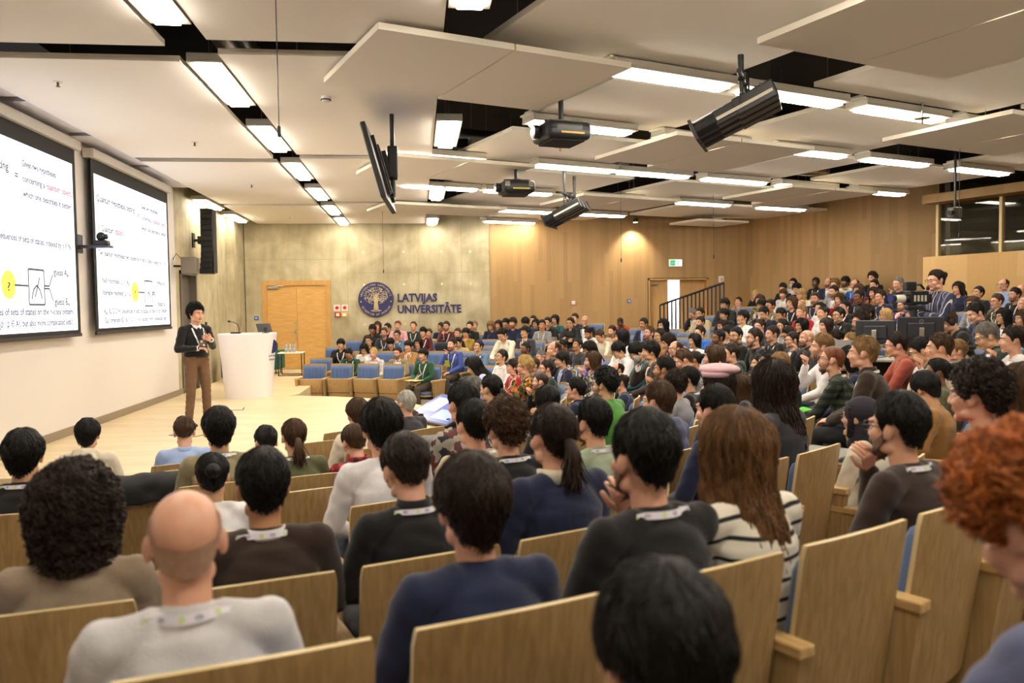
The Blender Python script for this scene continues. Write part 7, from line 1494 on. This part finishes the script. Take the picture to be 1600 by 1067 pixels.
# the two rows in front of the camera stand on their own even grid
near = []
for rb, a0, st, n in ((10.66, -73.97, 3.27, 9), (9.72, -69.9, 3.55, 9)):
    for k in range(-4, n - 3):
        near.append([rb - .305, math.radians(a0 + st * k), None])
keep = []
for sp in sorted(spots, key=lambda q: q[2]):
    x, y, emp, lab, r, az = sp
    if not emp and math.degrees(az) < -52 and 9.1 < r < 11.0:
        c = [q for q in near if q[2] is None and abs(q[0] - r) < .5 and abs(q[1] - az) < .05]
        if c: min(c, key=lambda q: abs(q[1] - az) * 10 + abs(q[0] - r))[2] = lab; continue
    keep.append(sp)
for q in near:
    x, y = CX0 + q[0] * math.cos(q[1]), CY0 + q[0] * math.sin(q[1])
    if any(math.hypot(x - k[0], y - k[1]) < .5 for k in keep) or (q[2] is None and not (-82 if q[0] < 10 else -75) < math.degrees(q[1]) < -56): continue
    if q[2] is None: q[2] = 'unused oak seat in the %s row before the camera, %s along it' % ('first' if q[0] > 10 else 'second', ORD[near.index(q) % 9])
    keep.append((x, y, 'unused' in q[2], q[2], q[0], q[1]))
GRID = {q[2] for q in near}
(px_, py_), (qx_, qy_) = PAR; pl = math.hypot(qx_ - px_, qy_ - py_)
spots = []
for k in sorted(keep, key=lambda q: q[2]):
    x, y = k[:2]
    if ((x - px_) * -(qy_ - py_) + (y - py_) * (qx_ - px_)) / pl > -.5: continue          # no seat in the parapet
    dx, dy = x - 5.9, y - 9.0; c, s_ = math.cos(math.radians(33)), math.sin(math.radians(33))
    if abs(dx * c - dy * s_) < 1.15 and abs(dx * s_ + dy * c) < .72: continue                        # nor in the control desk
    if any(abs((k[5] - q[5]) * q[4]) < (.46 if k[2] else .34) and abs(k[4] - q[4]) < (.5 if k[2] else .3) for q in spots): continue
    spots.append(k)
for x, y, emp, lab, r, az in spots:
    nb = any(abs(r2 - r) < .3 and .25 < (az2 - az) * r < .80 for _, _, _, _, r2, az2 in spots)
    seat(x, y, emp, (-1,) if nb else (-1, 1), lab, 'empty auditorium seats' if emp or 'unused' in lab else 'taken auditorium seats', (.012 if r > 10 else -.05) if lab in GRID else SZ.get(lab, 0))
# ---------------------------------------------------------------- the speaker on the stage
o, M = add_person(-3.12, 11.72, 0, math.radians(-134), .99, 5, 6, 0, 'cu', 'k', 0, 'sw', 'black', 'l', 62, 501, 'curly-haired speaker in black sweater and brown trousers standing on the stage', 'people standing', pants=mat('brown_chinos', hexc('6e523c'), .85, var=.08, scale=20))
J = pose_joints(5)
c = link('shirt_collar', collar_mesh(5, 'shirt'), o); setmats(c, [top_mat('sw', 'white')])
m = MB(); m.tube([J['pel'] + Vector((0, 0, .03)), J['pel'] + Vector((0, 0, .065))], [(.148, .135), (.148, .135)], 24, cap=False, up=(0, 1, 0)); m.obj('belt', mat('belt_brown', hexc('33231a'), .5), o)
for s in 'rl':
    e, w = J[s + 'e'], J[s + 'w']; m = MB(); m.tube([e.lerp(w, .94), e.lerp(w, 1.05)], .037, 14); m.obj('shirt_cuff', top_mat('sw', 'white'), o)
m = MB(); m.rbox(-.045, .045, .158, .163, 1.10, 1.24, .002, 1); b = m.obj('badge', mat('badge_brown', hexc('6d5c56'), .5), o)
for x0, z0 in ((.0, 1.195), (-.035, 1.145)):
    m = MB(); m.box(x0, x0 + .03, .163, .1645, z0, z0 + .03); m.obj('badge_patch', M_PLASTIC, b)
m = MB(); m.box(-.043, .043, .163, .1642, 1.10, 1.113); m.obj('badge_band', M_PLASTIC, b)
T = o.matrix_basis
q = Matrix.Translation((-3.12, 11.72, 0)) @ Matrix.Rotation(math.radians(-134), 4, 'Z') @ Matrix.Diagonal((.99, .99, .99, 1))
t = thing('slide_remote', 'small black slide remote held by the speaker', 'remote control', q @ (J['rw'] + Vector((-.065, .045, .022))), math.radians(-100))
m = MB(); m.rbox(-.015, .015, -.055, .055, -.009, .009, .006, 2); m.obj('case', M_BLACK, t)
m = MB(); m.tube([(0, .02, .008), (0, .02, .011)], .007, 10); m.obj('button', M_GREYM, t)
# ---------------------------------------------------------------- camera operator and the control desk
m = MB(); T = Matrix.Translation((6.85, 9.95, 0)) @ Matrix.Rotation(math.radians(-17), 4, 'Z'); m.box(-1.0, 1.0, -.75, .8, -.3, .25, T); structure(m.obj('floor_platform', M_CARPET))
o, M = add_person(6.86, 9.84, .25, math.radians(94), 1.03, 6, 0, -6, 'bn', 'd', 0, 'sw', 'bluestripe', 'g', 62, 502, 'camera operator standing in blue and white striped sweater with hair tied in a bun', 'people standing')
t = thing('video_camera', 'big black video camera with long white lens on tripod head', 'camera', (6.33, 9.66, 1.66), math.radians(8))
m = MB(); m.rbox(-.02, .26, -.07, .07, -.08, .10, .015, 2); m.rbox(.2, .32, -.055, .055, -.06, .06, .012, 2); m.obj('body', M_BLACK, t)
m = MB(); m.tube([(-.02, 0, 0), (-.08, 0, 0)], .055, 18); m.tube([(-.22, 0, 0), (-.27, 0, 0)], [.05, .064], 18); m.obj('lens_ring', M_BLACK, t)
m = MB(); m.tube([(-.08, 0, 0), (-.22, 0, 0)], [.052, .046], 20); m.obj('lens_barrel', mat('lens_white', hexc('c9c4b4'), .4), t)
m = MB(); m.tube([(-.27, 0, 0), (-.275, 0, 0)], .052, 18); m.obj('lens_glass', mat('lens_blue', hexc('2a3478'), .1), t)
m = MB(); m.tube([(.0, 0, .09), (.02, 0, .17), (.18, 0, .18), (.24, 0, .12)], .016, 8); m.rbox(-.12, .04, -.1, -.02, .10, .22, .015, 2); m.obj('handle', M_BLACK, t)
m = MB()
for k in range(4): m.box(.02 + k * .055, .05 + k * .055, -.073, -.069, -.04, .04)
m.obj('button_panel', M_GREYM, t)
t = thing('camera_tripod', 'black tripod carrying the big video camera', 'tripod', (6.4, 9.67, .25))
m = MB(); m.tube([(0, 0, 1.18), (0, 0, 1.33)], .05, 14); m.rbox(-.1, .12, -.05, .05, 1.26, 1.325, .015, 2); m.obj('head', M_BLACK, t)
m = MB(); m.tube([(.1, 0, 1.28), (.34, .02, 1.2)], .012, 8); m.obj('pan_handle', M_BLACK, t)
for a in (40, 160, 280):
    w = math.radians(a); m = MB(); m.tube([(0, 0, 1.2), (.22 * math.cos(w), .22 * math.sin(w), .6), (.36 * math.cos(w), .36 * math.sin(w), 0)], [.022, .018, .014], 8); m.obj('leg', M_BLACK, t)
RZD = math.radians(-33)
t = thing('control_desk', 'long grey control desk with dark legs among the seats', 'desk', (5.9, 9.0, .0), RZD)
m = MB(); m.rbox(-.85, .75, -.3, .3, .90, .93, .006, 1); m.obj('desktop', mat('desk_grey', hexc('8d8a82'), .5), t)
for sx in (-.8, .7):
    m = MB(); m.box(sx - .025, sx + .025, -.26, .26, floor_z(9.6) - .05, .9); m.obj('leg', M_BLACK, t)
m = MB(); m.box(-.8, .7, .22, .24, .35, .88); m.obj('modesty_panel', M_BLACK, t)
def monitor(x, y, rz, w, h, lab, z=.93, lift=.08):
    t = thing('computer_monitor', lab, 'monitor', (x, y, z), rz, 'monitors on the control desk')
    m = MB(); m.rbox(-w / 2, w / 2, -.03, .015, lift, lift + h, .012, 2); m.rbox(-w * .3, w * .3, -.05, -.02, lift + h * .2, lift + h * .8, .02, 2); m.obj('display_body', mat('monitor_back', hexc('22232c'), .45), t)
    m = MB(); m.box(-w / 2 + .015, w / 2 - .015, .0155, .0165, lift + .015, lift + h - .015); m.obj('screen', mat('monitor_screen', hexc('c4cde0'), .3, emit=.6), t)
    m = MB(); m.rbox(-.03, .03, -.075, -.045, 0, lift + h * .6, .008, 2); m.rbox(-.12, .12, -.12, .06, 0, .014, .005, 1); m.obj('stand', M_STEEL, t)
    return t
t = monitor(6.2, 9.22, math.radians(-20), .53, .33, 'large dark monitor on the control desk, its back with a round emblem', .93, .17)
m = MB(); ringmesh(m, .021, .025, -.0505, 28); q = m.obj('emblem_ring', mat('emblem_silver', hexc('b9bcc8'), .3, .6), t, (0, 0, .44)); 
text('DELL', .014, 'emblem_text', mat('emblem_silver', hexc('b9bcc8'), .3, .6), t, Matrix.Translation((0, -.0505, .435)) @ Matrix.Rotation(PI / 2, 4, 'X'), .0005, 'CENTER')
monitor(5.72, 9.4, math.radians(-48), .48, .29, 'smaller dark monitor turned aside on the control desk', .93, .17)
t = thing('laptop', 'silver laptop standing open on the control desk', 'laptop', (5.42, 9.50, .93), math.radians(-60))
m = MB(); m.rbox(-.16, .16, -.11, .11, 0, .015, .005, 1); m.obj('base', M_STEEL, t)
m = MB(); m.rbox(-.16, .16, -.125, -.115, .0, .22, .004, 1); m.obj('lid', mat('laptop_lid', hexc('9a9a98'), .35, .6), t)
# ---------------------------------------------------------------- things held, worn loose or laid about
def who(**k):
    ix = dict(hs=6, hc=7, top=9, tcol=10, size=12)
    for i, P in enumerate(PEOPLE):
        if all(P[ix[a]] == b for a, b in k.items()): return people[i]
def at_person(p, v): return (Matrix.Translation(p.location) @ Matrix.Rotation(p.rotation_euler.z, 4, 'Z')) @ (Vector(v) * p.scale.x), p.rotation_euler.z
def sheet(name, lab, cat, p, v, w, d, c, tilt=0, rz=0, rough=.6):
    q, z = at_person(p, v); t = thing(name, lab, cat, q, z + rz)
    m = MB(); T = Matrix.Rotation(tilt, 4, 'X'); m.rbox(-w / 2, w / 2, -d / 2, d / 2, 0, .008, .003, 1, T); m.obj('cover', mat(name + '_c', hexc(c), rough), t)
    return t, T
t, T = sheet('folder', 'pale yellow folder on the lap of the front row person in green', 'folder', who(hs='md', tcol='green'), (0, .34, .665), .32, .24, 'd3cf86')
t, T = sheet('name_badge', 'bright yellow badge hanging on the blue sweater', 'badge', who(hs='sh', tcol='blue'), (.02, .15, .80), .11, .15, 'c4d24a', 1.2)
t, T = sheet('notebook', 'white notebook held open above a red plaid scarf', 'notebook', who(tcol='redplaid'), (-.10, .33, .72), .22, .30, 'e6e0e2', .6)
m = MB()
for k in range(14): m.tube([T @ Vector((.105, -.13 + k * .02, .004)), T @ Vector((.118, -.13 + k * .02, .012))], .003, 5)
m.obj('spiral_binding', M_BLACK, t)
p = who(top='pl'); q, z = at_person(p, (-.045, .43, .66)); t = thing('paper_cup', 'white paper cup held by the person in plaid shirt', 'cup', q, z)
m = MB(); m.tube([(0, 0, 0), (0, 0, .1)], [.028, .04], 20); m.obj('cup_body', mat('cup_white', hexc('e9e6e0'), .5), t); m = MB(); m.tube([(0, 0, .098), (0, 0, .104)], .042, 20); m.obj('rim', M_PLASTIC, t)
def cloth_lump(name, lab, cat, loc, rz, r, c, seed):
    m = MB(); m.ell((0, 0, 0), r, 36, 22); v = []
    for a in m.v: a = Vector(a); v.append(tuple(a * (1 + .22 * noise.noise(a * 9 + Vector((seed, 0, 0))) + .10 * noise.noise(a * 24))))
    m.v = v; o = m.obj(name, mat('lump_' + c, hexc(c), .7, var=.1, scale=20), None, loc, rz, smooth=True); return tag(o, lab, cat)
q, z = at_person(p, (-.03, .29, .645)); cloth_lump('jacket', 'bright green jacket bundled on the lap of the plaid shirt person', 'jacket', q, z, (.15, .12, .09), '5bd02a', 3)
t = thing('backpack', 'black backpack on a seat beside the bright green jacket', 'backpack', (3.62, 7.55, .30), .4)
m = MB(); m.rbox(-.17, .17, -.12, .12, 0, .48, .08, 4); o = m.obj('bag_body', mat('bag_black', hexc('191a1d'), .7), t); shade_auto(o)
m = MB(); m.rbox(-.13, .13, -.18, -.11, .04, .26, .04, 3); shade_auto(m.obj('front_pocket', mat('bag_black', hexc('191a1d'), .7), t))
m = MB(); m.tube([(-.05, 0, .47), (-.04, 0, .53), (.04, 0, .53), (.05, 0, .47)], .01, 8); m.obj('handle', M_BLACK, t)
p = who(tcol='darkbrown', top='cr', hs='md'); q, z = at_person(p, (.0, .165, 1.085)); cloth_lump('cap', 'grey cloth cap pressed to the face of the brown jacket person', 'cap', q, z, (.07, .05, .055), '77756e', 5)
t = thing('writing_table', 'small grey tabletop on one thin leg beside the first aisle seat', 'table', (2.83, 5.3, floor_z(8.98)), math.radians(-52))
m = MB(); m.rbox(-.19, .19, -.23, .23, .69, .705, .008, 2); m.obj('tabletop', mat('table_grey', hexc('77756d'), .45), t)
m = MB(); m.tube([(-.12, -.15, 0), (-.12, -.15, .69)], .012, 8); m.box(-.2, .14, -.18, -.12, 0, .012); m.box(-.15, -.09, -.2, .2, 0, .012); m.obj('leg', M_STEEL, t)
def phone(name, lab, loc, rz, tilt, w, d):
    t = thing(name, lab, name.replace('_', ' '), loc, rz); T = Matrix.Rotation(tilt, 4, 'X')
    m = MB(); m.rbox(-w / 2, w / 2, -d / 2, d / 2, -.004, .004, .003, 2, T); m.obj('case', M_BLACK, t)
    m = MB(); m.box(-w / 2 + .008, w / 2 - .008, -d / 2 + .008, d / 2 - .008, .0041, .0046, T); m.obj('screen', mat('phone_blue', hexc('3f74e0'), .3, emit=.9), t)
p = who(hs='bl', tcol='lightgrey'); q, z = at_person(p, (.17, .36, .735)); phone('tablet', 'tablet with lit blue screen beyond the bald person in pale grey', q, z, .5, .24, .17)
p = who(hs='md', size=260); q, z = at_person(p, (-.12, .40, .70)); phone('smartphone', 'phone with pale lit screen held by the black-haired person close to the camera', q, z, .7, .16, .1)
p = who(hs='bn', tcol='grey', size=40); M = body_mesh(0, 0, 0, False)[1]
m = MB(); m.rbox(-.012, .012, -.03, .02, -.04, .04, .006, 2); q = m.obj('hair_clip', M_BLACK, p); q.matrix_local = M @ Matrix.Translation((.0, -.165, .06))
def drape(lab, x, y, c, hang=.40):
    r = math.hypot(x - CX0, y - CY0); rz = math.atan2(-(CX0 - x), CY0 - y); m = MB(); n, k = 22, 16
    for i in range(k + 1):
        for j in range(n + 1):
            u = -1 + 2 * j / n; t = i / k; z0 = .905
            if t < .45: q = t / .45; y_ = -.165 + .015 * q; z = .60 + (z0 - .60) * q
            elif t < .55: q = (t - .45) / .1; y_ = -.15 - .19 * q; z = z0 + .03 * math.sin(PI * q)
            else: q = (t - .55) / .45; y_ = -.345 - .02 * q; z = z0 - hang * q
            w = .25 + .05 * noise.noise(Vector((t * 4, u, 7))); a = Vector((u * w, y_, z)); a += Vector((0, (.018 if t > .5 else -.0) * -1, .02)) * noise.noise(a * 11); m.v.append(tuple(a))
    for i in range(k):
        for j in range(n): m.f.append((i * (n + 1) + j, i * (n + 1) + j + 1, (i + 1) * (n + 1) + j + 1, (i + 1) * (n + 1) + j)); m.mi.append(0)
    b = bmesh.new(); me = m.mesh('jacket', True); b.from_mesh(me); bmesh.ops.solidify(b, geom=b.faces[:], thickness=.02); bmesh.ops.recalc_face_normals(b, faces=b.faces[:]); b.to_mesh(me); b.free(); me.materials.append(mat('drape_' + c, hexc(c), .8, var=.15, scale=15))
    o = link('jacket', me, None, (x, y, floor_z(r)), rz); tag(o, lab, 'jacket', 'jackets laid over seats')
for px, lab, c in (('697,533', 'dark navy jacket draped over a seat back before the concrete wall', '1b1e2a'), ('216,752', 'black jacket draped over a near seat behind the cream hoodie', '141416'), ('690,697', 'grey knitted jacket hung over a front seat near the floor monitor', '6c6a66')):
    x, y = DRAPE[px]; drape(lab, x, y, c, .12 if px == '216,752' else .40)
